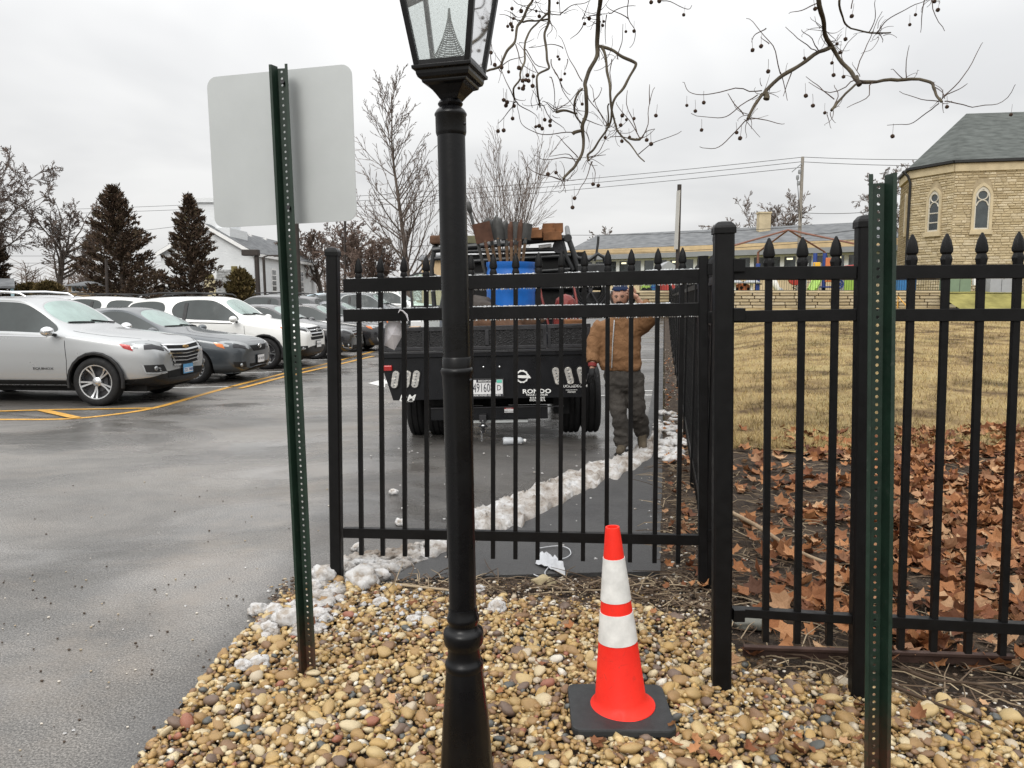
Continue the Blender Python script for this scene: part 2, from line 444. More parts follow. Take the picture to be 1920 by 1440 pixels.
# darker fresh strip along the fence and under the gate
strip = [G(728, 1090), G(800, 1088), G(900, 1084), G(1100, 1078), corner + V((.0, -.005, 0))] + [V((xe(y), y, 0)) for y in (6, 9, 13, 20, 25)]
back = [V((xe(y) - wd, y, 0)) for y, wd in ((25, .18), (20, .18), (13, .18), (8.2, .22), (7.0, .35))] + [G(1150, 895), G(1000, 975), G(900, 1018), G(800, 1050)]
sheet('asphalt_strip', [(p.x, p.y) for p in strip + back], lambda x, y: .014, K['fresh'], kind='structure', thick=.05)

# markings
def ribbon(pts, wd, name, mat, z=.005):
    mb = MB(); P = [V((p.x, p.y, 0)) for p in pts]; L, Rr = [], []
    for i, p in enumerate(P):
        t = (P[min(i + 1, len(P) - 1)] - P[max(i - 1, 0)]).normalized(); nrm = V((-t.y, t.x, 0)); zz_ = V((0, 0, z + zlot(p.y)))
        L.append(p + nrm * wd / 2 + zz_); Rr.append(p - nrm * wd / 2 + zz_)
    k = len(P); mb.add(L + Rr, [(i, k + i, k + i + 1, i + 1) for i in range(k - 1)]); return mb.build(name, mat, lot)
ribbon(smoothline([G(*p) for p in ((-700, 787), (-200, 788), (0, 787), (120, 786), (210, 778), (290, 765), (370, 743), (450, 721), (560, 694), (617, 681), (700, 659))]), .11, 'curb_line', K['yellow_line'])
ribbon(smoothline([G(*p) for p in ((-700, 775), (-100, 773), (100, 769), (285, 766))]), .10, 'curb_line', K['yellow_line'], .009)
ribbon([G(78, 770), G(145, 785)], .13, 'hatch_line', K['yellow_line'], .013)
ribbon([G(450, 729), G(540, 705), G(617, 688), G(700, 668)], .11, 'curb_line', K['yellow_line'], .009)
for a, b in (((300, 728), (440, 725)), ((20, 709), (140, 704)), ((440, 700), (528, 697)), ((560, 676), (620, 674)), ((1000, 743), (1242, 741)), ((1205, 733), (1243, 732.5))):
    ribbon([G(*a), G(*b)], .10, 'stall_line', K['white_line'])
for y in (675, 655, 641, 628, 618):
    p = G(1243, y); ribbon([V((xe(p.y) - 3.6, p.y + .1, 0)), V((xe(p.y) - .12, p.y, 0))], .10, 'stall_line', K['white_line'])
# direction arrow on the drive
mb = MB(); A = [G(690, 719), G(722, 711), G(722, 714), G(790, 713), G(790, 719), G(722, 720), G(722, 727)]
mb.add([p + V((0, 0, .006)) for p in A], [tuple(range(7))]); mb.build('arrow_marking', K['white_line'], lot)

# bed of gravel / mulch and lawn : one rolling sheet each
def grid_sheet(name, xs, ys, fz, mat, fx=lambda u, y: u, kind='structure'):
    mb = MB(); n = len(ys)
    for u in xs:
        for y in ys: x = fx(u, y); mb.v.append((x, y, fz(x, y)))
    for i in range(len(xs) - 1):
        for j in range(n - 1):
            a = i * n + j; mb.f.append((a, a + n, a + n + 1, a + 1)); mb.m.append(0)
    return mb.build(name, mat, kind=kind, smooth=60, origin=(0, 0, 0))
def rough(x, y, a=.02, s=2.0): return a * mnoise.noise(V((x * s, y * s, 3.3))) + a * .5 * mnoise.noise(V((x * s * 3, y * s * 3, 1)))
bed = sheet('gravel_bed', [(p.x, p.y) for p in reversed(front[:-1] + [corner, V((FX0.x, FX0.y + .05, 0)), V((7, 3.4, 0)), V((7, -3, 0)), V((-.5, -3, 0))])], lambda x, y: -.012, K['mulch'], kind='structure')
MULCH_END = 8.6
ys = [FX0.y + (MULCH_END + .4 - FX0.y) * i / 26 for i in range(27)]
mulch = grid_sheet('mulch_bed', [-.26 + 13 * (i / 60) ** 1.3 for i in range(61)], [3.0 + (MULCH_END + .5 - 3.0) * i / 34 for i in range(35)],
                   lambda x, y: zlawn(x, y) + rough(x, y) + .006, K['mulch'], lambda u, y: u + (xf(y) if y > FX0.y else max(xf(y), FX0.x + (FX0.y - y) * 1.1) + .26))
def lawn_front(x): return 8.0 + .35 * math.sin(x * 1.3) + .4 * mnoise.noise(V((x * .8, 0, 0)))
us = [-.22, .1, .5, 1, 1.6, 2.4, 3.2, 4, 5, 6, 8, 11, 15, 20, 26, 34, 44, 60]
vsy = [i / 30 for i in range(31)]
mb = MB(); n = len(vsy)
for u in us:
    for v in vsy:
        y0 = 8.3; y = y0 + (WALL_Y + .4 - y0) * v ** 1.4; x = xf(y) + u
        if v == 0: y = lawn_front(x) if u > .5 else 8.2 + 30 * 0
        mb.v.append((x, y, zlawn(x, y) + .03 + .5 * rough(x, y)))
for i in range(len(us) - 1):
    for j in range(n - 1):
        a = i * n + j; mb.f.append((a, a + n, a + n + 1, a + 1)); mb.m.append(0 if us[i] >= 0.1 else 1)
lawn = mb.build('lawn', [K['lawn'], K['mulch']], kind='structure', smooth=60, origin=(0, 0, 0))

# short dead grass blades over the lawn
rng = np.random.default_rng(3)
nb = 52000
yy = 8.0 + 26 * rng.random(nb) ** 2.0; xx = np.array([xf(v) for v in yy]) + .25 + rng.random(nb) * (4 + yy * .45)
keep = [(y > lawn_front(x) - .15 + .5 * r) and (mnoise.noise(V((x * .9, y * .9, 7))) > -.35 or r < .3) for x, y, r in zip(xx, yy, rng.random(nb))]
xx, yy = xx[keep], yy[keep]; nb = len(xx)
zz_ = np.array([zlawn(x, y) + .03 for x, y in zip(xx, yy)])
ang = rng.random(nb) * 2 * PI; ln = .035 + .05 * rng.random(nb); wd = .003 + .0003 * yy; lean = rng.normal(0, .035, (nb, 2))
vv = np.zeros((nb, 3, 3)); ca, sa = np.cos(ang) * wd, np.sin(ang) * wd
vv[:, 0] = np.stack([xx - ca, yy - sa, zz_ - .01], 1); vv[:, 1] = np.stack([xx + ca, yy + sa, zz_ - .01], 1)
vv[:, 2] = np.stack([xx + lean[:, 0], yy + lean[:, 1], zz_ + ln], 1)
def bulk(name, verts, faces, mat, parent=None, rnd=None, kind='stuff', smooth=True):
    """numpy mesh: verts (n,3), faces (m,k)"""
    me = bpy.data.meshes.new(name); k = faces.shape[1]
    if parent is not None: verts = verts - np.array(worg(parent))
    me.vertices.add(len(verts)); me.vertices.foreach_set('co', verts.astype(np.float32).ravel())
    me.loops.add(faces.size); me.loops.foreach_set('vertex_index', faces.astype(np.int32).ravel())
    me.polygons.add(len(faces)); me.polygons.foreach_set('loop_start', np.arange(0, faces.size, k, dtype=np.int32))
    me.update(calc_edges=True)
    me.polygons.foreach_set('use_smooth', [smooth] * len(faces))
    if rnd is not None:
        at = me.attributes.new('rnd', 'FLOAT', 'POINT'); at.data.foreach_set('value', rnd.astype(np.float32))
    me.materials.append(mat); o = link(name, me, parent)
    if kind: o['kind'] = kind
    return o
m = Mat('dead_grass_blade', .9, 0, .15)
gp_ = m.ramp(m.noise(.9, 6, .65, True, .5), [(.38, .30), (.52, 1.)]); m.col(m.mix(1., m.ramp(m.rnd(), [(0., (.20, .135, .06)), (.5, (.385, .285, .128)), (.85, (.49, .38, .185)), (1., (.22, .21, .085))]), gp_, 'MULTIPLY')); K['blade'] = m.m
bulk('grass', vv.reshape(-1, 3), np.arange(nb * 3).reshape(-1, 3), K['blade'], rnd=np.repeat(rng.random(nb), 3), smooth=False)

# ------------------------------------------------------------------ river pebbles
m = Mat('river_pebble', .5, 0, .45)
r_ = m.rnd()
c = m.ramp(r_, [(0., (.30, .185, .070)), (.15, (.37, .25, .105)), (.31, (.45, .33, .155)), (.43, (.28, .17, .070)), (.53, (.50, .41, .255)), (.63, (.19, .108, .055)),
                (.72, (.40, .26, .095)), (.81, (.44, .37, .27)), (.87, (.14, .095, .07)), (.935, (.085, .09, .085)), (.965, (.58, .54, .46)), (.982, (.26, .10, .06))], 'CONSTANT')
a = m.noise(38, 5, .65); b = m.noise(160, 3, .6)
c = m.mix(.65, c, m.ramp(a, [(.28, .35), (.5, .95), (.72, 1.4)]), 'MULTIPLY')
c = m.mix(m.ramp(b, [(.54, 0.), (.70, .6)]), c, (.10, .065, .035))
m.col(c); m.rgh(m.ramp(a, [(.3, .34), (.7, .62)])); m.bump(m.math('ADD', a, m.math('MULTIPLY', b, .4)), .35, .004)
K['pebble'] = m.m
GRAVEL_TOP = [(640, 1095), (760, 1108), (900, 1122), (1060, 1128), (1180, 1140), (1290, 1165), (1345, 1195), (1410, 1262), (1640, 1292), (1800, 1322), (1960, 1365)]
poly_px = LEFT_EDGE[:7] + GRAVEL_TOP[1:] + [(2250, 1450), (2500, 1750), (0, 1750)]
def inside(px, py, poly):
    c_ = False; j = len(poly) - 1
    for i in range(len(poly)):
        xi, yi = poly[i]; xj, yj = poly[j]
        if (yi > py) != (yj > py) and px < (xj - xi) * (py - yi) / (yj - yi) + xi: c_ = not c_
        j = i
    return c_
vs1, fs1 = ICO[1]; base1 = np.array([tuple(v) for v in vs1]); f1 = np.array(fs1)
vs2, fs2 = ICO[2]; base2 = np.array([tuple(v) for v in vs2]); f2 = np.array(fs2)
def lump(basev, seed, amp=.42):
    o = []
    for v in basev:
        p = V(v); k = 1 + amp * mnoise.noise(p * .9 + V((seed * 7.3, seed * 1.7, seed * 3.9))) + amp * .35 * mnoise.noise(p * 2.1 + V((seed, -seed * 2, seed)))
        q = p * k; o.append((q.x, q.y, q.z))
    return np.array(o)
lo_var = [lump(base1, i) for i in range(16)]; hi_var = [lump(base2, i) for i in range(16)]
pebs = []
stp = .0255
for iy in range(int((4.45 - 1.55) / stp)):
    for ix in range(int(7.6 / stp)):
        x = -2.6 + ix * stp + (iy % 2) * stp / 2 + random.gauss(0, stp * .28); y = 1.55 + iy * stp + random.gauss(0, stp * .28)
        px, py, dep = PX((x, y, 0))
        if not inside(px, py, poly_px):
            # thin scatter of stones past the edge of the bed
            if not (inside(px, py - 0, [(500, 1100), (720, 1100), (900, 1090), (1240, 1085), (1330, 1110), (1345, 1200), (1640, 1300), (1960, 1375), (1345, 1330), (700, 1250)]) and random.random() < .35): continue
            s = random.uniform(.45, .8)
        else: s = 1.0
        # buried under leaves/dirt right beside the bed's top edge
        a = .0168 * s * random.lognormvariate(0, .38); a = min(a, .037)
        pebs.append((x, y, random.uniform(-.006, .010), a, a * random.uniform(.55, .9), a * random.uniform(.36, .6)))
        if s == 1. and random.random() < .55:
            a = .0165 * random.lognormvariate(0, .38); a = min(a, .042)
            pebs.append((x + stp * .5, y + stp * .4, random.uniform(.012, .024), a, a * random.uniform(.62, .88), a * random.uniform(.42, .62)))
for q in range(5200):       # fines between the stones
    p = G(random.uniform(180, 2300), random.uniform(1095, 1750)); px, py, _ = PX(p)
    if inside(px, py, poly_px): a = random.uniform(.0035, .0085); pebs.append((p.x, p.y, random.uniform(.002, .019), a, a * .8, a * .6))
for q in range(14):         # a few big stones
    p = G(random.uniform(330, 1880), random.uniform(1230, 1430)); px, py, _ = PX(p)
    if inside(px, py, poly_px): pebs.append((p.x, p.y, .018, .042, .032, .022))
def clear(x, y):
    for c_, r2 in CLEAR:
        if (x - c_[0]) ** 2 + (y - c_[1]) ** 2 < r2 * r2: return False
    return True
CONE_C = G(1164, 1338)
CLEAR = []
pebs = [p for p in pebs if clear(p[0], p[1]) and not (abs(p[0] - CONE_C.x) < .20 and abs(p[1] - CONE_C.y) < .20 and p[2] > .006)]
def euler_mat(ax, ay, az):
    return np.array(Euler((ax, ay, az)).to_matrix())
show = []
for i, p in enumerate(pebs):
    px, py, dep = PX(p[:3])
    if 5 < px < 1915 and 1150 < py < 1436 and p[2] > .008 and not (820 < px < 935) and not (1335 < px < 1375 or 1590 < px < 1680): show.append((-(p[3] * p[4]) / dep ** 2, i))
show.sort(); single = {i for _, i in show[:300]}
pm = []
for v in hi_var:
    me = bpy.data.meshes.new('pebble'); me.from_pydata([tuple(q) for q in v], [], fs2); me.polygons.foreach_set('use_smooth', [True] * len(fs2)); me.materials.append(K['pebble']); pm.append(me)
Vb, Fb, Rb = [], [], []; off = 0
for i, (x, y, z, a, b, c) in enumerate(pebs):
    e = (random.gauss(0, .3), random.gauss(0, .3), random.uniform(0, 6.28))
    if i in single:
        o = link('pebble', pm[i % 16], bed, (x, y, z)); o.rotation_euler = e; o.scale = (a, b, c)
    else:
        vv = (lo_var[i % 16] * np.array([a, b, c])) @ euler_mat(*e).T + np.array([x, y, z])
        Vb.append(vv); Fb.append(f1 + off); off += len(vv); Rb.append(np.full(len(vv), random.random()))
bulk('pebbles', np.concatenate(Vb), np.concatenate(Fb), K['pebble'], bed, np.concatenate(Rb))
# ------------------------------------------------------------------ ornamental metal fence and gate
m = Mat('melting_frost', .35, 0, .5); m.col((.62, .64, .66)); m.bump(m.noise(120, 3), .6, .004)
m.b.inputs['Transmission Weight'].default_value = .25; K['frost'] = m.m
m = Mat('water_drop', .05, 0, .6); m.col((.85, .87, .88)); m.b.inputs['Transmission Weight'].default_value = .4; K['drop'] = m.m

def picket_mb(a, b, wd, pl, spear=True, tip=.16):
    """square picket a(bottom)->b(top of spear)"""
    mb = MB(); a, b = V(a), V(b); t = (b - a).normalized(); L = (b - a).length
    M = Matrix.Translation(a) @ frame((0, 0, 0), pl.d, t)
    h = wd / 2
    st = L - tip if spear else L
    mb.prism([(-h, -h), (h, -h), (h, h), (-h, h)], 0, st, M)
    if spear:
        prof = [(h * .98, st), (h * 1.1, st + tip * .12), (h * 1.62, st + tip * .36), (h * 1.35, st + tip * .44), (h * 1.15, st + tip * .48), (h * 1.62, st + tip * .53), (h * 1.7, st + tip * .60), (h * 1.2, st + tip * .82), (h * .25, st + tip)]
        q = []
        for r, z in prof: q.append((r * 1.414, z))
        P = []; fs = []
        for r, z in q:
            for j in range(8):
                an = 2 * PI * j / 8 + PI / 8; rr = r * .98
                x, y = rr * math.cos(an) * .82, rr * math.sin(an) * .52
                P.append(M @ V((x, y, z)))
        for i in range(len(q) - 1):
            for j in range(8): fs.append((i * 8 + j, i * 8 + (j + 1) % 8, (i + 1) * 8 + (j + 1) % 8, (i + 1) * 8 + j))
        fs.append(tuple((len(q) - 1) * 8 + j for j in range(8)))
        mb.add(P, fs)
    return mb
def post(a, b, wd, pl, root, mat=None, cap=True):
    a, b = V(a), V(b); t = (b - a).normalized(); L = (b - a).length
    M = Matrix.Translation(a) @ frame((0, 0, 0), pl.d, t); h = wd / 2
    mb = MB(); c = min(.012, h * .22)
    poly = [(-h + c, -h), (h - c, -h), (h, -h + c), (h, h - c), (h - c, h), (-h + c, h), (-h, h - c), (-h, -h + c)]
    mb.prism(poly, -.15, L - (.03 if cap else 0), M)
    o = mb.build('post', mat or K['black'], root, smooth=25)
    if cap:
        mb = MB(); e = h * 1.13
        pr = [(e, -.03), (e, -.008), (e * .93, .0), (e * .62, .014), (e * .2, .018)]
        mb.lathe([(r * 1.414, z) for r, z in pr], 4, M @ Matrix.Translation((0, 0, L)), phase=PI / 4)
        mb.build('post_cap', mat or K['black'], o, bevel=.002)
    return o
def rail(a, b, ht, dp, pl, root, up=V((0, 0, 1)), frost=False, drops=False, seed=0):
    mb = MB(); mb.bar(a, b, ht, dp, up); o = mb.build('rail', K['black'], root, bevel=.002)
    rnd_ = random.Random(seed); L = (b - a).length; t = (b - a) / L
    if drops:
        mb = MB(); x = .05
        while x < L - .03:
            if mnoise.noise(V((x * 4, seed, 0))) > -.28:
                r = rnd_.uniform(.0022, .0046); p = a + t * x + V((0, 0, -ht / 2 - r * .7)) + pl.n * rnd_.uniform(0, dp * .45); mb.ball(p, r, 1, (1, 1, 1.25))
            x += rnd_.uniform(.006, .014)
        mb.build('water_drops', K['drop'], o, smooth=180, kind='stuff')
    if frost:
        mb = MB(); x = .02
        while x < L - .03:
            k = mnoise.noise(V((x * 3, seed + 9, 0)))
            if k > -.15:
                p = a + t * x + V((0, 0, ht / 2 + .001)); mb.ball(p + pl.n * rnd_.uniform(-.3, .4) * dp, 1, 1, (rnd_.uniform(.008, .018), dp * .3, rnd_.uniform(.002, .006)), jit=.3, seed=rnd_.random() * 9)
            x += rnd_.uniform(.010, .02)
        mb.build('frost', K['frost'], o, smooth=180, kind='stuff')
    return o

# --- swing gate across the drive
gl, gr = G(632, 1087), G(1312, 1108)
GP = Plane(gl, gr)
gate = thing('metal_gate', 'black spear topped metal gate standing closed in front of the pickup truck', 'gate', (gl + gr) / 2)
p0, p1 = GP.at(632, 1087), GP.at(624, 470)
post(p0, p1 + V((0, 0, 0)), .064, GP, gate)
post(GP.at(1318, 1085), GP.at(1318, 480), .05, GP, gate, cap=False)
rails = [((645, 536), (1328, 517.5), 25), ((645, 592), (1328, 579.5), 23), ((645, 998), (1320, 1012), 19)]
for k, (a, b, hpx) in enumerate(rails):
    A, B = GP.at(*a), GP.at(*b); ht = hpx / F * A.y
    rail(A, B, ht, .034, GP, gate, drops=k < 2, frost=k < 2, seed=k)
def lerp(a, b, t): return a + (b - a) * t
gx = [(672, 678), (713, 718), (757, 759.5), (799, 801), (841, 842), (883, 883.5), (925, 924.5), (967, 966.5), (1010, 1008), (1053, 1050.5), (1096, 1093), (1140, 1137), (1184, 1181), (1234, 1227), (1280, 1271)]
for xt, xb in gx:
    t = (xt - 672) / 608
    picket_mb(GP.at(xb, lerp(1040, 1056, t)), GP.at(xt, lerp(484, 464, t)), .0235, GP).build('picket', K['black'], gate, smooth=20)
# hinge hardware on the right end
for y in (505, 595, 1000):
    mb = MB(); p = GP.at(1333, y); mb.box(p + GP.n * .012, (.05, .05, .06)); mb.tube([p + V((.02, -.02, -.05)), p + V((.02, -.02, .05))], .011, 8)
    mb.build('hinge', K['black'], gate, bevel=.002)
# torn white sheet stuck on the gate
sheet_p = [(733, 597), (748, 598), (752, 630), (737, 657), (718, 648), (720, 610)]
mb = MB(); Q = [GP.at(*p) + GP.n * -.03 for p in sheet_p]
cpt = GP.at(735, 628) + GP.n * .0
Q2 = [q + V((0, .0012, 0)) for q in Q]; n = len(Q)
mb.add(Q + [cpt] + Q2 + [cpt + V((0, .0012, 0))], [(i, (i + 1) % n, n) for i in range(n)] + [(n + 1 + (i + 1) % n, n + 1 + i, 2 * n + 1) for i in range(n)] + [(i, n + 1 + i, n + 1 + (i + 1) % n, (i + 1) % n) for i in range(n)])
K['paper'] = simple('damp_paper', (.62, .60, .62), .8, 0, .3, .1, 14, .2, 30)
tag(mb.build('paper_sheet', K['paper']), 'wrinkled white paper sheet tied to the gate rail by the truck', 'paper')
mb = MB(); a = GP.at(757, 583) + GP.n * .02
mb.tube([a, a + V((.02, 0, -.02)), a + V((.03, -.005, -.055))], [.004, .006, .003], 6); mb.tube([a, a + V((-.015, -.004, .006)), a + V((-.025, 0, -.01))], [.004, .005, .002], 6)
tag(mb.build('ribbon_tie', K['paper'], smooth=60), 'scrap of white tie knotted on the middle gate rail', 'tie')

# --- front fence panels to the right of the gate
fa, fb = G(1352, 1292), G(1606, 1306)
FP = Plane(fa, fb)
fence = thing('front_fence', 'black spear topped metal fence with square posts beside the leaf bed', 'fence', fa)
post(FP.at(1352, 1292), FP.at(1357, 424), .074, FP, fence)
post(FP.at(1608, 1308), FP.at(1622, 412), .062, FP, fence)
post(FP.at(2030, 1330), FP.at(2053, 400), .062, FP, fence); post(FP.at(2420, 1353), FP.at(2452, 388), .062, FP, fence)
for xa, xb, ys_ in ((1374, 1604, ((513, 511, 24), (594, 590, 22), (1146, 1160, 17))), (1622, 2040, ((511, 508, 25), (591, 590, 23), (1162, 1184, 22))), (2066, 2440, ((508, 505, 25), (590, 589, 23), (1186, 1210, 22)))):
    for k, (ya, yb, hpx) in enumerate(ys_):
        A, B = FP.at(xa, ya), FP.at(xb, yb); rail(A, B, hpx / F * A.y, .036, FP, fence, seed=20 + k)
for xt, xb in ((1442, 1435), (1505, 1494), (1568, 1554), (1711, 1688), (1776, 1749), (1842, 1814), (1911, 1878), (1981, 1944), (2105, 2063), (2170, 2126), (2235, 2189), (2300, 2252), (2365, 2315)):
    t = (xt - 1442) / 470
    picket_mb(FP.at(xb, lerp(1202, 1228, t)), FP.at(xt, lerp(446, 434, t)), .0245, FP, tip=.15).build('picket', K['black'], fence, smooth=20)
for y in (498, 590, 1150): mb = MB(); mb.box(FP.at(1383, y) + FP.n * .006, (.045, .05, .05)); mb.build('rail_bracket', K['black'], fence, bevel=.002)

# --- side fence running back along the lot
sdir = V((TANF, 1, 0)).normalized(); s0 = V((FX0.x + .01, FX0.y - .02, 0))
SP = Plane(s0, s0 + sdir)
side = thing('side_fence', 'long black metal fence running back between the parking lot and the lawn', 'fence', s0)
Hs = GP.at(1325, 440).z
K['seg'] = 2.4
cnt = 0
base_pk = None
yrel = 0.0; nseg = 16
for sgi in range(nseg + 1):
    p = s0 + sdir * (sgi * K['seg']); z = zlawn(p.x, p.y)
    if sgi == 0:
        post(p + V((.0, 0, z)), p + V((0, 0, 1.93)), .062, SP, side)
    else: post(p + V((0, 0, z)), p + V((0, 0, z + 1.86)), .060, SP, side)
    if sgi == nseg: break
    q = s0 + sdir * ((sgi + 1) * K['seg']); zq = zlawn(q.x, q.y)
    for hz, ht in ((1.70, .045), (1.47, .045), (.24, .04)):
        mb = MB(); mb.bar(p + V((0, 0, z + hz)), q + V((0, 0, zq + hz)), ht, .034, V((0, 0, 1))); mb.build('rail', K['black'], side)
    npk = 17
    for i in range(1, npk + 1):
        t = i / (npk + 1); c_ = p.lerp(q, t); zc_ = lerp(z, zq, t)
        if base_pk is None:
            ob = picket_mb(c_ + V((0, 0, zc_ + .1)), c_ + V((0, 0, zc_ + 1.86)), .027, SP).build('picket', K['black'], side, smooth=35, origin=c_ + V((0, 0, zc_)))
            ob.location = c_ + V((0, 0, zc_)) - worg(side); base_pk = ob
        else:
            o = base_pk.copy(); COL.objects.link(o); o.location = c_ + V((0, 0, zc_)) - worg(side)
# ------------------------------------------------------------------ U-channel posts, sign, lamp, cone
m = Mat('green_post_paint', .5, 0, .4)
a = m.noise(7, 5, .7); b = m.noise(45, 4, .7); z = m.n('ShaderNodeSeparateXYZ'); m.l(m.co(), z.inputs[0])
c = m.ramp(a, [(.3, (.006, .016, .010)), (.7, (.012, .030, .019))])
c = m.mix(m.ramp(b, [(.62, 0.), (.78, .6)]), c, (.07, .075, .06))
rust = m.math('MULTIPLY', m.ramp(z.outputs['Z'], [(.10, 1.), (.30, 0.)]), m.ramp(b, [(.35, .3), (.6, 1.)]))
c = m.mix(rust, c, (.055, .024, .014))
m.col(c); m.rgh(m.ramp(b, [(.3, .35), (.7, .6)])); m.bump(b, .2, .003); K['green'] = m.m

def u_channel(name, label, base, top, yaw, wd=.078, dp=.034, pitch=.0254, hole=.0048, skip=None):
    base, top = V(base), V(top); t = (top - base).normalized(); L = (top - base).length + .12
    root = thing(name, label, 'post', base)
    xa = V((math.cos(yaw), math.sin(yaw), 0)); M = Matrix.Translation(base - t * .12) @ frame((0, 0, 0), xa, t)
    mb = MB(); th = .0035; wb = wd * .40; h = wd / 2
    # lips and walls, thick strips
    def strip(p, q):
        d = V((q[0] - p[0], q[1] - p[1], 0)).normalized(); n_ = V((-d.y, d.x, 0)) * th
        mb.prism([(p[0], p[1]), (q[0], q[1]), (q[0] + n_.x, q[1] + n_.y), (p[0] + n_.x, p[1] + n_.y)], 0, L, M)
    strip((-h, 0), (-h * .72, 0)); strip((-h * .72, .0), (-wb / 2, dp)); strip((wb / 2, dp), (h * .72, 0)); strip((h * .72, 0), (h, 0))
    # web with real punched holes
    nz_ = int(L / pitch)
    for k in range(nz_):
        z0, z1 = k * pitch, (k + 1) * pitch; zc = (z0 + z1) / 2; x0, x1 = -wb / 2 - .0005, wb / 2 + .0005
        outer = [(x1, zc), (x1, z1), (0, z1), (x0, z1), (x0, zc), (x0, z0), (0, z0), (x1, z0)]
        P = []
        for y in (dp, dp + th):
            P += [M @ V((x, y, zz)) for x, zz in outer]
            P += [M @ V((hole * math.cos(PI / 4 * j), y, zc + hole * math.sin(PI / 4 * j))) for j in range(8)]
        fs = []
        for j in range(8):
            k2 = (j + 1) % 8
            fs += [(j, 8 + j, 8 + k2, k2), (16 + j, 16 + k2, 24 + k2, 24 + j), (8 + j, 24 + j, 24 + k2, 8 + k2)]
        mb.add(P, fs)
    mb.build('channel', K['green'], root, smooth=30)
    return root, M
sb = G(577, 1270); st_ = AT(521, 120, sb.y - .02)
sign = thing('road_sign', 'back of a blank grey road sign on a leaning green post', 'sign', sb)
ch, SM = u_channel('sign_post', 'tmp', sb, st_, R(-5), wd=.074)
for o in kids(ch): o.parent = sign
bpy.data.objects.remove(ch)
# plate (seen from behind)
Yp = sb.y - .02
TL, TR, BR, BL = AT(381, 139, Yp + .105), AT(653, 113, Yp - .02), AT(667, 411, Yp - .01), AT(394, 426, Yp + .115)
ux = (TR - TL); Wp = ((TR - TL).length + (BR - BL).length) / 2; Hp = ((TL - BL).length + (TR - BR).length) / 2
cen = (TL + TR + BR + BL) / 4; ux = ((TR - TL) + (BR - BL)).normalized(); uz = ((TL - BL) + (TR - BR)).normalized(); un = ux.cross(uz)
def rrect(w_, h_, r, n=6):
    P = []
    for cx_, cy_, a0 in ((w_ / 2 - r, h_ / 2 - r, 0), (-w_ / 2 + r, h_ / 2 - r, 90), (-w_ / 2 + r, -h_ / 2 + r, 180), (w_ / 2 - r, -h_ / 2 + r, 270)):
        for i in range(n + 1):
            a_ = R(a0 + 90 * i / n); P.append((cx_ + r * math.cos(a_), cy_ + r * math.sin(a_)))
    return P
MP = frame(cen, ux, uz) ; 
mb = MB(); MQ = Matrix.Translation(cen) @ Matrix(((ux.x, uz.x, un.x, 0), (ux.y, uz.y, un.y, 0), (ux.z, uz.z, un.z, 0), (0, 0, 0, 1)))
post_back = .045
MQ = Matrix.Translation(V((0, post_back, 0))) @ MQ
mb.prism(rrect(Wp, Hp, .042), -.0015, .0015, MQ); mb.build('sign_plate', K['alu'], sign, bevel=.0006)
mb = MB()
for s in (.8, -.8):
    p = cen + uz * (s * Hp / 2) ; q = sb + (st_ - sb) * ((p.z - sb.z) / (st_.z - sb.z))
    mb.tube([q + V((0.008, .018, 0)), q + V((.008, .03, 0))], .008, 6)
mb.build('bolt', K['steel'], sign)
rb = G(1645, 1478); rt = AT(1656, 325, rb.y + .06)
u_channel('post', 'bare green perforated metal post standing in the gravel before the fence', rb, rt, R(-8), wd=.082, dp=.040, hole=.0055)
for o in COL.objects:
    if o.name == 'post' and o.get('category') == 'post': o.name = 'sign_post'

# --- lamp post
LY = 2.36
lb = G(876, 1500); lb = V((AT(876, 1400, LY).x, LY, 0))
lt = AT(845, 215, LY)                               # top of the pole
lamp = thing('street_lamp', 'black street lamp with four sided glass lantern on fluted post', 'lamp', lb)
ldir = (lt - lb).normalized()
LM = Matrix.Translation(lb) @ frame((0, 0, 0), V((1, 0, 0)), ldir)
def hz(py): # distance along the pole for a picture row
    p = AT(lb.x, py, LY); return (AT(870, py, LY).z - lb.z) / ldir.z
def rw(px_): return px_ / 2 / F * LY * 1.02
mb = MB(); n = 40
prof = [(.115, -.2), (.115, hz(1640)), (.098, hz(1600)), (rw(118), hz(1560)), (rw(104), hz(1445)), (rw(88), hz(1340)), (rw(71), hz(1252))]
P, fs = [], []
for r, z_ in prof:
    for j in range(n):
        a_ = 2 * PI * j / n; fl = 1.0 - (.035 if (j % 4 == 0 and z_ > hz(1600)) else 0); P.append(LM @ V((r * fl * math.cos(a_), r * fl * math.sin(a_), z_)))
for i in range(len(prof) - 1):
    for j in range(n): fs.append((i * n + j, i * n + (j + 1) % n, (i + 1) * n + (j + 1) % n, (i + 1) * n + j))
mb.add(P, fs); mb.build('base', K['black_gloss'], lamp, smooth=60)
mb = MB()
col_px = [(71, 1253), (73, 1250), (75, 1243), (72, 1238), (66, 1235), (64, 1228), (62, 1215), (64, 1211), (74, 1205), (77, 1198), (77, 1186), (74, 1180), (66, 1178), (57, 1172), (57, 1166), (62, 1162), (62, 1155), (57, 1150), (55, 1138)]
mb.lathe([(rw(a_), hz(b_)) for a_, b_ in col_px], 40, LM); mb.build('collar', K['black_gloss'], lamp, smooth=50)
mb = MB(); mb.lathe([(rw(52), hz(1142)), (rw(54), hz(715)), (rw(54), hz(700))], 40, LM); mb.build('pole', K['black_gloss'], lamp, smooth=50)
mb = MB(); mb.lathe([(rw(54.5), hz(728)), (rw(55), hz(706)), (rw(57), hz(702)), (rw(60), hz(697)), (rw(60), hz(694)), (rw(57), hz(690)), (rw(54), hz(689)), (rw(54), hz(672)), (rw(51), hz(669))], 40, LM); mb.build('collar', K['black_gloss'], lamp, smooth=40)
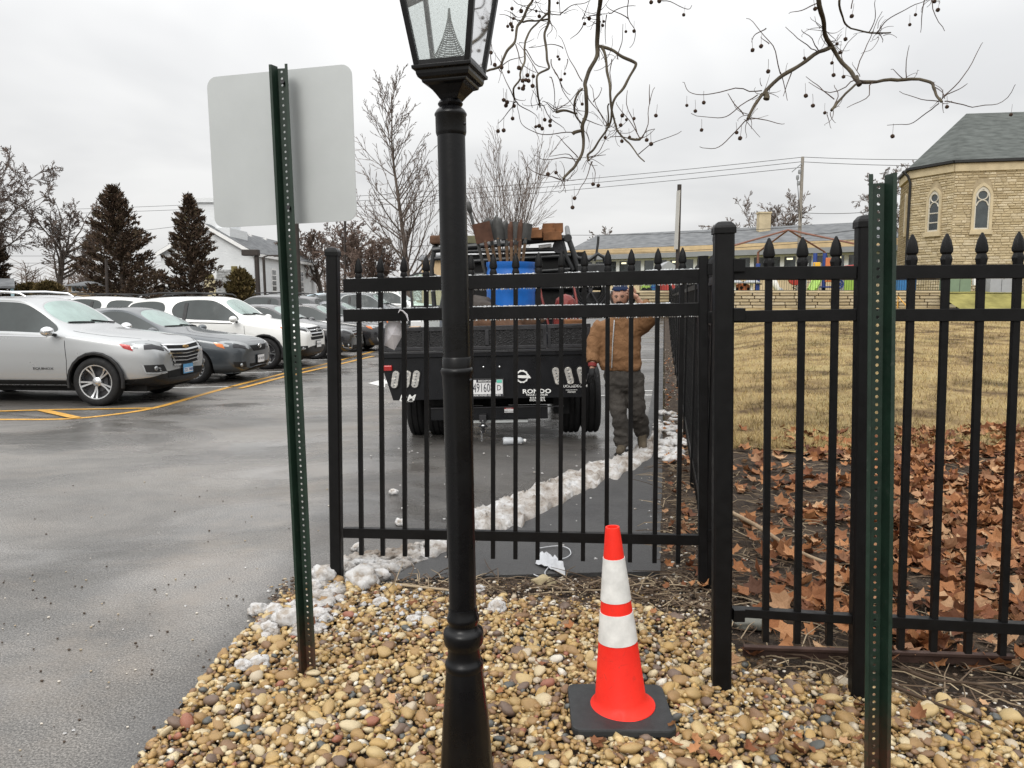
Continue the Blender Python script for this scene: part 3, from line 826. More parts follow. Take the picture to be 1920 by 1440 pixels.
mb = MB(); mb.lathe([(rw(50), hz(690)), (rw(50), hz(250))], 40, LM); mb.build('pole', K['black_gloss'], lamp, smooth=50)
mb = MB(); mb.lathe([(rw(51), hz(255)), (rw(54), hz(251)), (rw(55), hz(248)), (rw(55), hz(219)), (rw(58), hz(216)), (rw(57), hz(213)), (rw(50), hz(207)), (rw(42), hz(203)), (rw(38), hz(201)), (rw(43), hz(198)), (rw(45), hz(195)), (rw(42), hz(192)), (rw(36), hz(188))], 40, LM); mb.build('collar', K['black_gloss'], lamp, smooth=40)
for y in (235, 712):
    mb = MB(); a_ = R(-25); r_ = rw(55); c_ = LM @ V((r_ * math.cos(a_), r_ * math.sin(a_), hz(y)))
    mb.ball(c_, .006, 1); mb.build('screw', K['steel'], lamp, smooth=180)
# lantern
LZ = hz(186); yaw = R(-14)
LT = LM @ Matrix.Rotation(yaw, 4, 'Z') @ Matrix.Translation((.003, 0, LZ)) @ Matrix.Scale(.88, 4)
def sq(prof, mbx, M=LT): mbx.lathe([(r * 1.414, z_) for r, z_ in prof], 4, M, phase=PI / 4)
mb = MB(); sq([(.030, -.005), (.040, .010), (.060, .035), (.074, .041), (.076, .046), (.076, .050), (.086, .056), (.090, .066), (.091, .076), (.1005, .080), (.1015, .090), (.0965, .093)], mb)
mb.build('lantern_base', K['black_gloss'], lamp, bevel=.0012)
Hl = .325; r0, r1 = .092, .142; z0l = .093
def corner_pt(i, t, inset=0):
    a_ = PI / 4 + i * PI / 2; r = (r0 + (r1 - r0) * t - inset) * 1.414; return V((r * math.cos(a_), r * math.sin(a_), z0l + Hl * t))
for i in range(4):
    mb = MB(); a_, b_ = LT @ corner_pt(i, 0, .006), LT @ corner_pt(i, 1, .006); mb.bar(a_, b_, .0165, .0165, (LT.to_3x3() @ V((1, 0, 0)))); mb.build('lantern_bar', K['black_gloss'], lamp, bevel=.002)
for t in (.012, .988):
    mb = MB()
    for i in range(4): mb.bar(LT @ corner_pt(i, t, .006), LT @ corner_pt(i + 1, t, .006), .017, .014, LT.to_3x3() @ V((0, 0, 1)))
    mb.build('lantern_frame', K['black_gloss'], lamp)
K['lampglass'] = glassy('lantern_glass', (.95, .968, .962), .05, .05)
for i in range(4):
    mb = MB(); q = [LT @ corner_pt(i, .03, .008), LT @ corner_pt(i + 1, .03, .008), LT @ corner_pt(i + 1, .97, .008), LT @ corner_pt(i, .97, .008)]
    nn = (q[1] - q[0]).cross(q[3] - q[0]).normalized() * .003
    mb.add(q + [x + nn for x in q], [(0, 1, 2, 3), (7, 6, 5, 4), (0, 4, 5, 1), (1, 5, 6, 2), (2, 6, 7, 3), (3, 7, 4, 0)]); mb.build('pane', K['lampglass'], lamp)
mb = MB(); sq([(r1 - .02, z0l + Hl - .045), (r1 - .012, z0l + Hl - .01), (r1 + .004, z0l + Hl), (r1 + .022, z0l + Hl + .002), (r1 + .026, z0l + Hl + .018), (r1 + .010, z0l + Hl + .024), (.055, z0l + Hl + .12), (.04, z0l + Hl + .14), (.02, z0l + Hl + .15)], mb)
mb.build('lantern_roof', K['black_gloss'], lamp, bevel=.001)
K['reflector'] = simple('aged_reflector', (.16, .16, .15), .4, .4, .5, .4, 18, .3, 30)
mb = MB(); mb.lathe([(.118, z0l + Hl - .05), (.115, z0l + Hl - .042), (.06, z0l + Hl - .03), (.0, z0l + Hl - .028)], 28, LT); mb.build('reflector', K['reflector'], lamp, smooth=60)
# stacked louvre refractor: a flared stack of fine rings
m = Mat('refractor_glass', .2, .35, .6); m.col((.30, .33, .32)); K['refr'] = m.m
mb = MB()
for k in range(30):
    t = k / 29; z_ = z0l + .006 + .19 * t; r = .074 * (1 - t) ** 1.75 + .003
    mb.tube([LT @ V((r * math.cos(2 * PI * j / 20), r * math.sin(2 * PI * j / 20), z_)) for j in range(20)], .0011, 4, closed=True)
for j in range(16):
    a_ = 2 * PI * j / 16
    mb.tube([LT @ V(((.074 * (1 - t) ** 1.75 + .003) * math.cos(a_), (.074 * (1 - t) ** 1.75 + .003) * math.sin(a_), z0l + .006 + .19 * t)) for t in (0, .1, .2, .35, .5, .7, .85, 1)], .0009, 4)
mb.build('louvre_cone', K['refr'], lamp, smooth=60)

# --- traffic cone
m = Mat('fluorescent_cone', .55, 0, .3); a = m.noise(5, 5, .6); b = m.noise(16, 6, .75, dist=1.5); g = m.noise(70, 4, .7)
c = m.ramp(a, [(.3, (.66, .017, .009)), (.7, (.80, .026, .012))]); c = m.mix(m.ramp(b, [(.58, 0.), (.70, .55)]), c, (.30, .035, .025)); c = m.mix(m.ramp(g, [(.64, 0.), (.72, .5)]), c, (.16, .06, .045))
m.col(c); m.rgh(m.ramp(b, [(.3, .42), (.7, .75)])); m.bump(g, .25, .003); K['cone'] = m.m
K['collar_white'] = simple('reflective_collar', (.62, .62, .60), .38, 0, .5, .16, 16, .15, 130)
K['cone_base'] = simple('cone_base_rubber', (.022, .024, .025), .62, 0, .4, .25, 10, .3, 160)
cc = G(1164, 1336); cone = thing('traffic_cone', 'red orange traffic cone with two white collars on black base', 'cone', cc)
ct = AT(1146, 990, cc.y); ax = (ct - cc - V((0, 0, .03))).normalized()
CMx = Matrix.Translation(cc + V((0, 0, .028))) @ frame((0, 0, 0), V((1, 0, 0)), V((ax.x * .9, 0, ax.z)))
Hc = .715
def cr(t): return .102 + (.027 - .102) * t
def band(name, t0, t1, mat, ex=0., extra=None):
    mb = MB(); pr = [(cr(t0 + (t1 - t0) * i / 4) + ex, Hc * (t0 + (t1 - t0) * i / 4)) for i in range(5)]
    if ex: pr = [(pr[0][0] - ex, pr[0][1])] + pr + [(pr[-1][0] - ex, pr[-1][1])]
    mb.lathe(pr, 48, CMx); return mb
mb = MB(); mb.lathe([(.132, -.002), (.132, .006), (.116, .016), (.106, .03), (cr(.06), Hc * .06), (cr(.5), Hc * .5), (cr(.985), Hc * .985), (.0265, Hc), (.019, Hc), (.018, Hc - .05)], 48, CMx)
mb.build('cone_body', K['cone'], cone, smooth=40)
band('', .378, .54, K['collar_white'], .0022).build('reflective_collar', K['collar_white'], cone, smooth=40)
band('', .605, .835, K['collar_white'], .0022).build('reflective_collar', K['collar_white'], cone, smooth=40)
mb = MB(); cb = (G(1070, 1300) + G(1243, 1296) + G(1072, 1386) + G(1260, 1386)) / 4
mb.prism(rrect(.385, .345, .035, 4), .004, .036, Matrix.Translation(V((cb.x, cb.y, 0))) @ Matrix.Rotation(R(-1), 4, 'Z')); mb.build('cone_foot', K['cone_base'], cone, bevel=.008)
# ------------------------------------------------------------------ cars
def paint(name, c, metal=.0, rough=.28):
    m = Mat(name, rough, metal, .5); m.b.inputs['Coat Weight'].default_value = .8; m.b.inputs['Coat Roughness'].default_value = .06
    a = m.noise(2.2, 4, .6); d = m.noise(300, 2, .6)
    cc_ = m.mix(m.ramp(a, [(.35, 0.), (.75, .22)]), c, tuple(x * .6 + .05 for x in c))
    m.col(cc_); m.rgh(m.ramp(a, [(.3, rough - .06), (.75, rough + .12)])); return m.m
K['silver'] = paint('silver_car_paint', (.37, .38, .385), .6, .30)
K['grey'] = paint('slate_car_paint', (.055, .064, .072), .45, .3)
K['carwhite'] = paint('white_car_paint', (.70, .70, .68), 0, .3)
K['carblack'] = paint('black_car_paint', (.012, .012, .014), .1, .2)
K['carnavy'] = paint('navy_car_paint', (.020, .026, .040), .3, .22)
K['carred'] = paint('red_car_paint', (.20, .02, .02), .2, .25)
K['carblue'] = paint('pale_blue_car_paint', (.36, .45, .50), .4, .3)
def cglass(name, c, rough=.05, metal=.25, spec=.9):
    m = Mat(name, rough, metal, spec); m.b.inputs['IOR'].default_value = 1.5 if spec < .9 else 1.6
    a = m.noise(2.4, 4, .6); m.col(m.ramp(a, [(.3, tuple(x * .7 for x in c)), (.7, tuple(x * 1.15 for x in c))]))
    m.rgh(m.ramp(m.noise(5, 4), [(.3, rough), (.7, rough + .12)])); return m.m
K['windshield'] = cglass('car_windshield', (.27, .37, .34), .06, .5)
K['sideglass'] = cglass('car_side_glass', (.026, .033, .032), .03, .1, .6)
K['lens'] = cglass('headlight_lens', (.26, .27, .275), .06, .5)
K['amber'] = simple('amber_lens', (.60, .16, .03), .15, .1, .6, .1, 20)
K['redlens'] = simple('red_lens', (.32, .012, .012), .18, .1, .6, .2, 20)
K['plate'] = simple('plate_white', (.62, .62, .62), .5, 0, .5, .05, 10)
K['plateblue'] = simple('plate_blue', (.08, .26, .46), .5, 0, .5, .15, 10)
K['gold'] = simple('gold_badge', (.62, .40, .16), .3, .8, .5, .1, 20)

def wheel_mesh(Rw, wd, kind='double'):
    """tyre and rim as two mesh builders, axis along y, outside face at -y"""
    rr = Rw * .70
    MR = Matrix.Rotation(PI / 2, 4, 'X')           # lathe z -> -y
    ty = MB(); h = wd / 2
    ty.lathe([(rr * .96, -h * .8), (rr * 1.02, -h * .95), (Rw * .86, -h), (Rw * .96, -h * .86), (Rw, -h * .6), (Rw * 1.0, -h * .2), (Rw * .985, -h * .16), (Rw, -h * .1), (Rw, h * .1), (Rw * .985, h * .16), (Rw, h * .2), (Rw, h * .6), (Rw * .96, h * .86), (Rw * .86, h), (rr * 1.02, h * .95), (rr * .96, h * .8)], 40, MR, closed=True)
    ri = MB()
    ri.lathe([(rr * 1.01, h * .86), (rr * 1.01, h * .94), (rr * .95, h * .92), (rr * .90, h * .5), (rr * .90, -h * .7), (rr * .99, -h * .8)], 40, MR, closed=True)
    hub = h * .62
    ri.lathe([(rr * .30, hub - .03), (rr * .27, hub), (rr * .16, hub + .012), (rr * .14, hub + .016), (0, hub + .016)], 24, MR)
    dk = MB(); dk.lathe([(rr * .91, h * .02), (rr * .9, h * .05), (0, h * .05)], 32, MR); dk.lathe([(rr * .6, h * .22), (rr * .58, h * .26), (rr * .2, h * .26)], 28, MR)
    for k in range(5):
        a = 2 * PI * k / 5 + .3
        pairs = ((-.13, .055), (.13, .055)) if kind == 'double' else ((0, .11),)
        if kind == 'seven': pairs = ((-.3, .05), (0, .05), (.3, .05))
        for off, hw in pairs:
            P = []
            for r_, zf, ww, aa in ((rr * .22, hub, hw * .8, a + off * .4), (rr * .6, hub - .004, hw * .8, a + off * .9), (rr * .94, h * .86, hw * 1.0, a + off * 1.15)):
                for sgn in (-1, 1):
                    for dz in (0, -.03):
                        x, z = r_ * math.cos(aa) - sgn * ww * rr * math.sin(aa), r_ * math.sin(aa) + sgn * ww * rr * math.cos(aa)
                        P.append(MR @ V((x, z, zf + dz)))
            fs = []
            for i in range(2):
                b = i * 4; fs += [(b, b + 4, b + 6, b + 2), (b + 1, b + 3, b + 7, b + 5), (b, b + 1, b + 5, b + 4), (b + 2, b + 6, b + 7, b + 3)]
            ri.add(P, fs)
    return ty, ri, dk
WH = {}
def wheel(root, c, Rw, wd, kind, side):
    key = (Rw, wd, kind)
    if key not in WH:
        ty, ri, dk = wheel_mesh(Rw, wd, kind)
        a = ty.build('tyre', K['rubber'], None, smooth=50, origin=(0, 0, 0)); b = ri.build('rim', K['alloy'], None, smooth=40, origin=(0, 0, 0)); d = dk.build('brake_disc', K['steel'], None, smooth=40, origin=(0, 0, 0))
        WH[key] = (a.data, b.data, d.data)
        for o in (a, b, d): bpy.data.objects.remove(o)
    wr = bpy.data.objects.new('wheel', None); COL.objects.link(wr); wr.parent = root; wr.location = c
    wr.rotation_euler = (0, random.uniform(0, 1.2), 0 if side < 0 else PI)
    for nm, me in zip(('tyre', 'rim', 'brake_disc'), WH[key]): link(nm, me, wr)
    return wr

def loft_car(secs, glass_rows, p, mats):
    """secs: list of (x, zb, w, zs, (p5y,p5z), (p6y,p6z), p7z). returns evaluated mesh with arches cut"""
    bm = bmesh.new(); rows = []
    for (x, zb, w_, zs, p5, p6, p7) in secs:
        half = [(0, zb), (w_ * .78, zb), (w_ * .975, zb + (.165 if p['clad'] else .09)), (w_ * 1.0, zb + (zs - zb) * .42), (w_ * .992, zb + (zs - zb) * .74), (p5[0], p5[1]), (p6[0], p6[1]), (0, p7)]
        L = [bm.verts.new((x, y, z)) for y, z in half]
        Rr = [L[0]] + [bm.verts.new((x, -y, z)) for y, z in half[1:7]] + [L[7]]
        rows.append((L, Rr))
    mi = {}
    for i in range(len(secs) - 1):
        for s in (0, 1):
            A, B = rows[i][s], rows[i + 1][s]
            for j in range(7):
                q = (A[j], A[j + 1], B[j + 1], B[j]) if s == 0 else (A[j], B[j], B[j + 1], A[j + 1])
                f = bm.faces.new(q); mi[(i, s, j)] = f
                f.material_index = 2 if (p['clad'] and j <= 1) or j == 0 else 0
    for k, flip in ((0, False), (len(secs) - 1, True)):
        L, Rr = rows[k]
        for j in range(7):
            if j == 0: q = [L[0], L[1], Rr[1]]
            elif j == 6: q = [L[6], L[7], Rr[6]]
            else: q = [L[j], L[j + 1], Rr[j + 1], Rr[j]]
            if not flip: q = q[::-1]
            f = bm.faces.new(q); f.material_index = 2 if (j <= (1 if p['clad'] else 0)) else 0
    bm.normal_update()
    bmesh.ops.recalc_face_normals(bm, faces=bm.faces)
    for rowset, m_i in glass_rows:
        for s in ((0, 1) if m_i == 3 else (None,)):
            fs = [mi[(i, s if s is not None else ss, j)] for (i, j) in rowset for ss in ((s,) if s is not None else (0, 1))]
            r = bmesh.ops.inset_region(bm, faces=fs, thickness=p['pillar'] if m_i == 3 else p['pillar'] * .8, depth=-.012, use_even_offset=True)
            for f in fs: f.material_index = m_i
    cl_ = bm.edges.layers.float.new('crease_edge')
    for f in bm.faces:
        for e in f.edges:
            ms_ = {g.material_index for g in e.link_faces}
            if len(ms_) > 1: e[cl_] = .55
    for L, Rr in rows:
        for v in (L[4], Rr[4], L[5], Rr[5], L[6], Rr[6]):
            for e in v.link_edges:
                if abs(e.verts[0].co.x - e.verts[1].co.x) > .1 and abs(e.verts[0].co.z - e.verts[1].co.z) < .25: e[cl_] = max(e[cl_], .38)
    me = bpy.data.meshes.new('car_body'); bm.to_mesh(me); bm.free()
    for m_ in mats: me.materials.append(m_)
    o = link('tmp', me); o.modifiers.new('s', 'SUBSURF').levels = 3
    cutters = []
    for ax in p['axles']:
        for s in (-1, 1):
            cb_ = MB(); cb_.lathe([(p['arch'], -.20), (p['arch'], .20)], 40, Matrix.Translation((ax, s * (p['W'] / 2 - .04), p['Rw'] + .005)) @ Matrix.Rotation(PI / 2, 4, 'X'))
            c = cb_.build('cut', [mats[2]], origin=(0, 0, 0)); cutters.append(c)
            bo = o.modifiers.new('b', 'BOOLEAN'); bo.operation = 'DIFFERENCE'; bo.object = c; bo.solver = 'EXACT'; bo.material_mode = 'TRANSFER'
    dg = bpy.context.evaluated_depsgraph_get(); dg.update()
    m2 = bpy.data.meshes.new_from_object(o.evaluated_get(dg))
    for c in cutters + [o]: bpy.data.objects.remove(c)
    return m2

def split_mesh(me, keep_test, name, mat, parent, sharp=40):
    """new mesh object with the faces for which keep_test(poly) holds"""
    ids = [pl_ for pl_ in me.polygons if keep_test(pl_)]
    if not ids: return None
    vm = {}; vs_, fs = [], []
    for pl_ in ids:
        f = []
        for vi in pl_.vertices:
            if vi not in vm: vm[vi] = len(vs_); vs_.append(tuple(me.vertices[vi].co))
            f.append(vm[vi])
        fs.append(f)
    n = bpy.data.meshes.new(name); n.from_pydata(vs_, [], fs)
    ms = mat if isinstance(mat, list) else [mat]
    for m_ in ms: n.materials.append(m_)
    if len(ms) > 1: n.polygons.foreach_set('material_index', [{0: 0, 2: 1}.get(q.material_index, 1) for q in ids])
    n.polygons.foreach_set('use_smooth', [True] * len(fs)); n.set_sharp_from_angle(angle=R(sharp))
    return link(name, n, parent)

class Skin:
    def __init__(s, me):
        s.bv = BVHTree.FromPolygons([v.co for v in me.vertices], [tuple(p.vertices) for p in me.polygons])
    def snap(s, p, d=None):
        p = V(p)
        if d is not None:
            h = s.bv.ray_cast(p, V(d))
            if h[0] is not None: return h[0], h[1]
        h = s.bv.find_nearest(p); return h[0], h[1]
    def patch(s, name, corners, mat, parent, nu=8, nv=4, off=.006, d=None, outline=None, smooth=60, thick=.012):
        """panel laid on the skin; corners bl, br, tr, tl"""
        bl, br, tr, tl = [V(c) for c in corners]; P = []; Q = []
        for j in range(nv + 1):
            for i in range(nu + 1):
                u, v = i / nu, j / nv
                if outline: u, v = outline(u, v)
                c = (bl * (1 - u) + br * u) * (1 - v) + (tl * (1 - u) + tr * u) * v
                p, n = s.snap(c, d)
                P.append(p + n * off); Q.append(p - n * thick)
        mb = MB(); w_ = nu + 1; fs = []
        for j in range(nv):
            for i in range(nu): a = j * w_ + i; fs.append((a, a + 1, a + w_ + 1, a + w_))
        k = len(P)
        ring = [i for i in range(w_)] + [j * w_ + nu for j in range(1, nv + 1)] + [nv * w_ + i for i in range(nu - 1, -1, -1)] + [j * w_ for j in range(nv - 1, 0, -1)]
        for i in range(len(ring)): a, b = ring[i], ring[(i + 1) % len(ring)]; fs.append((a, k + a, k + b, b))
        mb.add(P + Q, fs); return mb.build(name, mat, parent, smooth=smooth)
    def strip(s, name, pts, wd, mat, parent, off=.004, d=None, n=5):
        P = [V(p) for p in pts]; dense = []
        for i in range(len(P) - 1):
            for k in range(n): dense.append(P[i].lerp(P[i + 1], k / n))
        dense.append(P[-1]); H = [s.snap(p, d) for p in dense]
        mb = MB(); L, Rr = [], []
        for i, (p, nn) in enumerate(H):
            t = H[min(i + 1, len(H) - 1)][0] - H[max(i - 1, 0)][0]; t.normalize() if t.length else None
            q = nn.cross(t).normalized() * wd / 2; L.append(p + nn * off + q); Rr.append(p + nn * off - q)
        k = len(L); mb.add(L + Rr + [x - H[i][1] * .012 for i, x in enumerate(L)] + [x - H[i][1] * .012 for i, x in enumerate(Rr)],
                           [(i, i + 1, k + i + 1, k + i) for i in range(k - 1)] + [(i, 2 * k + i, 2 * k + i + 1, i + 1) for i in range(k - 1)] + [(k + i, k + i + 1, 3 * k + i + 1, 3 * k + i) for i in range(k - 1)])
        return mb.build(name, mat, parent, smooth=60)

def make_car(name, label, kind, body, opts):
    W = opts['W']; h = W / 2; Rw = opts['Rw']
    root = thing(name, label, 'car', (0, 0, 0), 'cars parked in a row along the lot')
    if kind == 'suv':
        H = opts['H']; d = H - 1.66
        secs = [ # x, zb, w, zs, p5, p6, p7
            (2.30, .36, h * .60, .70, (h * .56, .70), (h * .42, .76), .78),
            (2.24, .28, h * .80, .84, (h * .76, .84), (h * .55, .92), .94),
            (2.02, .24, h * .95, .93, (h * .90, .93), (h * .68, 1.00), 1.03),
            (1.40, .22, h * 1.00, 1.00, (h * .955, 1.00), (h * .74, 1.07), 1.11),
            (.98, .22, h * 1.00, 1.05, (h * .965, 1.05), (h * .80, 1.11), 1.16),
            (.80, .22, h * 1.00, 1.06, (h * .970, 1.06), (h * .79, 1.17), 1.23),
            (.24, .22, h * 1.00, 1.075, (h * .970, 1.075), (h * .69, 1.55 + d), 1.62 + d),
            (.0, .22, h * 1.00, 1.085, (h * .970, 1.085), (h * .675, 1.60 + d), 1.66 + d),
            (-.95, .22, h * 1.00, 1.10, (h * .970, 1.10), (h * .665, 1.595 + d), 1.665 + d),
            (-1.75, .24, h * .995, 1.13, (h * .955, 1.13), (h * .64, 1.54 + d), 1.62 + d),
            (-2.00, .26, h * .97, 1.13, (h * .92, 1.13), (h * .62, 1.48 + d), 1.56 + d),
            (-2.24, .30, h * .92, 1.05, (h * .86, 1.05), (h * .66, 1.12), 1.14),
            (-2.33, .36, h * .84, .86, (h * .78, .86), (h * .5, .92), .94)]
        gl_ = [([(5, 6)], 4), ([(5, 5), (6, 5), (7, 5)], 3), ([(8, 5), (9, 5)], 3), ([(10, 6)], 4)]
        axl = (1.36, -1.34)
    else:
        H = opts['H']; d = H - 1.46
        secs = [
            (2.26, .32, h * .58, .60, (h * .54, .60), (h * .40, .65), .66),
            (2.19, .22, h * .82, .70, (h * .78, .70), (h * .56, .76), .78),
            (1.95, .18, h * .95, .78, (h * .90, .78), (h * .68, .84), .865),
            (1.35, .17, h * 1.00, .86, (h * .95, .86), (h * .72, .925), .955),
            (.88, .17, h * 1.00, .92, (h * .965, .92), (h * .80, .97), 1.01),
            (.70, .17, h * 1.00, .93, (h * .970, .93), (h * .79, 1.02), 1.07),
            (.0, .17, h * 1.00, .945, (h * .970, .945), (h * .65, 1.365 + d), 1.425 + d),
            (-.24, .17, h * 1.00, .95, (h * .970, .95), (h * .635, 1.40 + d), 1.46 + d),
            (-.75, .17, h * 1.00, .96, (h * .970, .96), (h * .63, 1.40 + d), 1.46 + d),
            (-1.25, .18, h * 1.00, .98, (h * .960, .98), (h * .60, 1.33 + d), 1.41 + d),
            (-1.75, .20, h * .99, .98, (h * .945, .98), (h * .70, 1.02), 1.05),
            (-2.12, .24, h * .94, .95, (h * .88, .95), (h * .66, 1.01), 1.03),
            (-2.27, .32, h * .84, .78, (h * .78, .78), (h * .55, .84), .86)]
        gl_ = [([(5, 6)], 4), ([(5, 5), (6, 5), (7, 5)], 3), ([(8, 5), (9, 5)], 3), ([(9, 6)], 4)]
        axl = (1.32, -1.28)
    p = dict(clad=opts.get('clad', False), pillar=.032, axles=axl, arch=Rw * 1.16, W=W, Rw=Rw)
    mats = [body, K['black_plastic'], K['black_plastic'], K['sideglass'], K['windshield']]
    me = loft_car(secs, gl_, p, mats)
    sk = Skin(me)
    split_mesh(me, lambda q: q.material_index in (0, 2, 1), 'body', [body, K['black_plastic']], root)
    def xc(q): return q.center
    midx = -.55 if kind == 'suv' else -.52
    for s in (-1, 1):
        split_mesh(me, lambda q: q.material_index == 3 and q.center.y * s > 0 and q.center.x > midx, 'side_window', K['sideglass'], root)
        split_mesh(me, lambda q: q.material_index == 3 and q.center.y * s > 0 and q.center.x <= midx, 'side_window', K['sideglass'], root)
    split_mesh(me, lambda q: q.material_index == 4 and q.center.x > 0, 'windshield', K['windshield'], root)
    split_mesh(me, lambda q: q.material_index == 4 and q.center.x <= 0, 'rear_window', K['sideglass'], root)
    # wheels
    for ax in axl:
        for s in (-1, 1): wheel(root, (ax, s * (h - .10), Rw), Rw, .22, opts.get('rim', 'double'), s)
    # lamps, grille and trim laid on the skin
    fx = V((-1, 0, 0))
    z0 = opts['zf']           # height of the headlamp band
    for s in (-1, 1):
        hl = opts['hl']
        c = [(2.22, s * h * .52, z0 - .075), (1.80, s * h * .985, z0 + .015), (1.72, s * h * .95, z0 + .085), (2.19, s * h * .50, z0 + .03)]
        if s > 0: c = [c[1], c[0], c[3], c[2]]
        sk.patch('headlight', c, K['lens'], root, 8, 4, .008)
        c2 = [(1.93, s * h * .955, z0 - .03), (1.79, s * h * .985, z0 + .015), (1.71, s * h * .95, z0 + .085), (1.88, s * h * .93, z0 + .055)]
        if s > 0: c2 = [c2[1], c2[0], c2[3], c2[2]]
        sk.patch('turn_signal', c2, K[hl], root, 4, 3, .011)
        c3 = [(2.24, s * h * .62, z0 - .055), (2.06, s * h * .85, z0 - .02), (2.04, s * h * .83, z0 + .03), (2.20, s * h * .62, z0 + .0)]
        if s > 0: c3 = [c3[1], c3[0], c3[3], c3[2]]
        sk.patch('lamp_bowl', c3, K['steel'], root, 4, 3, .012)
        zfog = opts['fog']
        c = [(2.2, s * h * .60, zfog - .05), (2.08, s * h * .86, zfog - .05), (2.06, s * h * .88, zfog + .055), (2.2, s * h * .66, zfog + .05)]
        if s > 0: c = [c[1], c[0], c[3], c[2]]
        sk.patch('fog_lamp_recess', c, K['black_plastic'], root, 5, 3, .005)
        q, nq = sk.snap((2.15, s * h * .74, zfog)); mb = MB(); mb.ball(q + nq * .01, .045, 2, (.5, 1, .9)); mb.build('fog_lamp', K['lens'], root, smooth=180)
        if opts.get('chr'): sk.strip('fog_trim', [(2.2, s * h * .60, zfog - .065), (2.08, s * h * .86, zfog - .065), (2.05, s * h * .90, zfog + .065)], .02, K['chrome'], root, .012)
        # mirror
        mb = MB(); mx_ = opts['mir']; mb.ball((mx_[0], s * (h + .10), mx_[1]), .105, 2, (.85, 1.05, .72)); mb.build('side_mirror', opts.get('mirror', body), root, smooth=180)
        mb = MB(); mb.bar((mx_[0] + .02, s * (h - .06), mx_[1] - .06), (mx_[0], s * (h + .04), mx_[1] - .04), .05, .04); mb.build('mirror_arm', K['black_plastic'], root, bevel=.01)
        # door handles and seams
        zb_ = secs[7][3]
        for xh in ((-.28, -1.15) if kind == 'suv' else (-.36, -1.18)):
            q, nq = sk.snap((xh, s * (h + .1), zb_ - .14), (0, -s, 0)); mb = MB(); mb.bar(q + nq * .03 + V((.09, 0, 0)), q + nq * .03 - V((.09, 0, 0)), .028, .02, V((0, 0, 1))); mb.build('door_handle', K['chrome'] if opts.get('chr') else body, root, bevel=.008)
        seam = lambda pts: sk.strip('door_seam', pts, .009, K['dark'], root, .0012, (0, -s, 0))
        zl = .34 if kind == 'suv' else .28
        for xs_ in ((.92, zl, zb_ - .05), (-.50, zl, zb_ - .01), ):
            seam([(xs_[0] - .02, s * (h + .2), xs_[1]), (xs_[0], s * (h + .2), (xs_[1] + xs_[2]) / 2), (xs_[0] - .03, s * (h + .2), xs_[2])])
        seam([(axl[1] + Rw * 1.2 + .12, s * (h + .2), zl), (-1.18, s * (h + .2), .72), (-1.40, s * (h + .2), zb_ - .02)])
        seam([(.90, s * (h + .2), zl), (-.9, s * (h + .2), zl - .01)])
        if p['clad']: sk.strip('sill_trim', [(.88, s * (h + .2), .30), (-.85, s * (h + .2), .30)], .02, K['alloy'], root, .004, (0, -s, 0))
        # window surround trim and centre pillar
        zr = (1.56 if kind == 'suv' else 1.36) + d
        sk.strip('window_trim', [(.62, s * h * 1.2, zb_ + .0), (-.5, s * h * 1.2, zb_ + .02), (-1.65 if kind == 'suv' else -1.2, s * h * 1.2, zb_ + .045)], .018, K['chrome'] if opts.get('chr') else K['black_plastic'], root, .007)
        sk.strip('centre_pillar', [(-.52, s * h * 1.15, zb_ + .03), (-.54, s * h * .9, zr)], .085, K['black_plastic'], root, .012)
        # hood seam, wheel arch lip
        sk.strip('hood_seam', [(2.16, s * h * .6, z0 + .03), (1.5, s * h * .80, z0 + .2), (.95, s * h * .82, z0 + .3)], .008, K['dark'], root, .001, None)
        if p['clad']:
            for ax in axl:
                mb = MB(); ra = p['arch'] + .005; pts = []
                for k in range(13):
                    a_ = R(-12 + 204 * k / 12); pts.append(V((ax + ra * math.cos(a_), s * (h - .005), Rw + ra * math.sin(a_))))
                mb.tube(pts, .028, 6); mb.build('arch_trim', K['black_plastic'], root, smooth=60)
        # wiper
    cz = secs[4][6]
    for y0, y1 in ((.62, .05), (.05, -.52)):
        sk.strip('wiper', [(.78 if kind == 'suv' else .68, y0, cz + .08), (.74 if kind == 'suv' else .64, y1, cz + .12)], .022, K['dark'], root, .015)
    opts['front'](root, sk, h, z0)
    if opts.get('rails'):
        for s in (-1, 1):
            zr = 1.66 + d
            mb = MB(); mb.tube([V((.10, s * h * .62, zr - .03)), V((.0, s * h * .63, zr + .025)), V((-.4, s * h * .635, zr + .055)), V((-1.2, s * h * .62, zr + .05)), V((-1.7, s * h * .60, zr + .0)), V((-1.8, s * h * .59, zr - .05))], [.012, .017, .018, .018, .016, .012], 8)
            mb.build('roof_rail', K['chrome'] if opts.get('chr') else K['black_plastic'], root, smooth=60)
    # tail lamps
    for s in (-1, 1):
        zt = secs[-2][3] - .08
        c = [(-2.3, s * h * .62, zt - .06), (-2.1, s * h * 1.0, zt - .05), (-2.05, s * h * .98, zt + .09), (-2.3, s * h * .62, zt + .07)]
        if s < 0: c = [c[1], c[0], c[3], c[2]]
        sk.patch('tail_light', c, K['redlens'], root, 5, 4, .008)
    # underbody so that no light leaks through
    mb = MB(); mb.bx(-2.0, 2.0, -h * .72, h * .72, .20, .42); mb.build('underbody', K['dark'], root)
    return root, sk
def plate_on(root, sk, y, z, txt, mat, W=.30):
    q, nq = sk.snap((2.6, y, z), (-1, 0, 0)); mb = MB(); c = q + V((.02, 0, 0))
    mb.box(c, (.012, W + .03, .17)); o = mb.build('plate_frame', K['black_plastic'], root, bevel=.003)
    mb = MB(); mb.box(c + V((.009, 0, 0)), (.006, W, .145)); o = mb.build('license_plate', mat, root)
    return o, c + V((.0125, 0, 0))
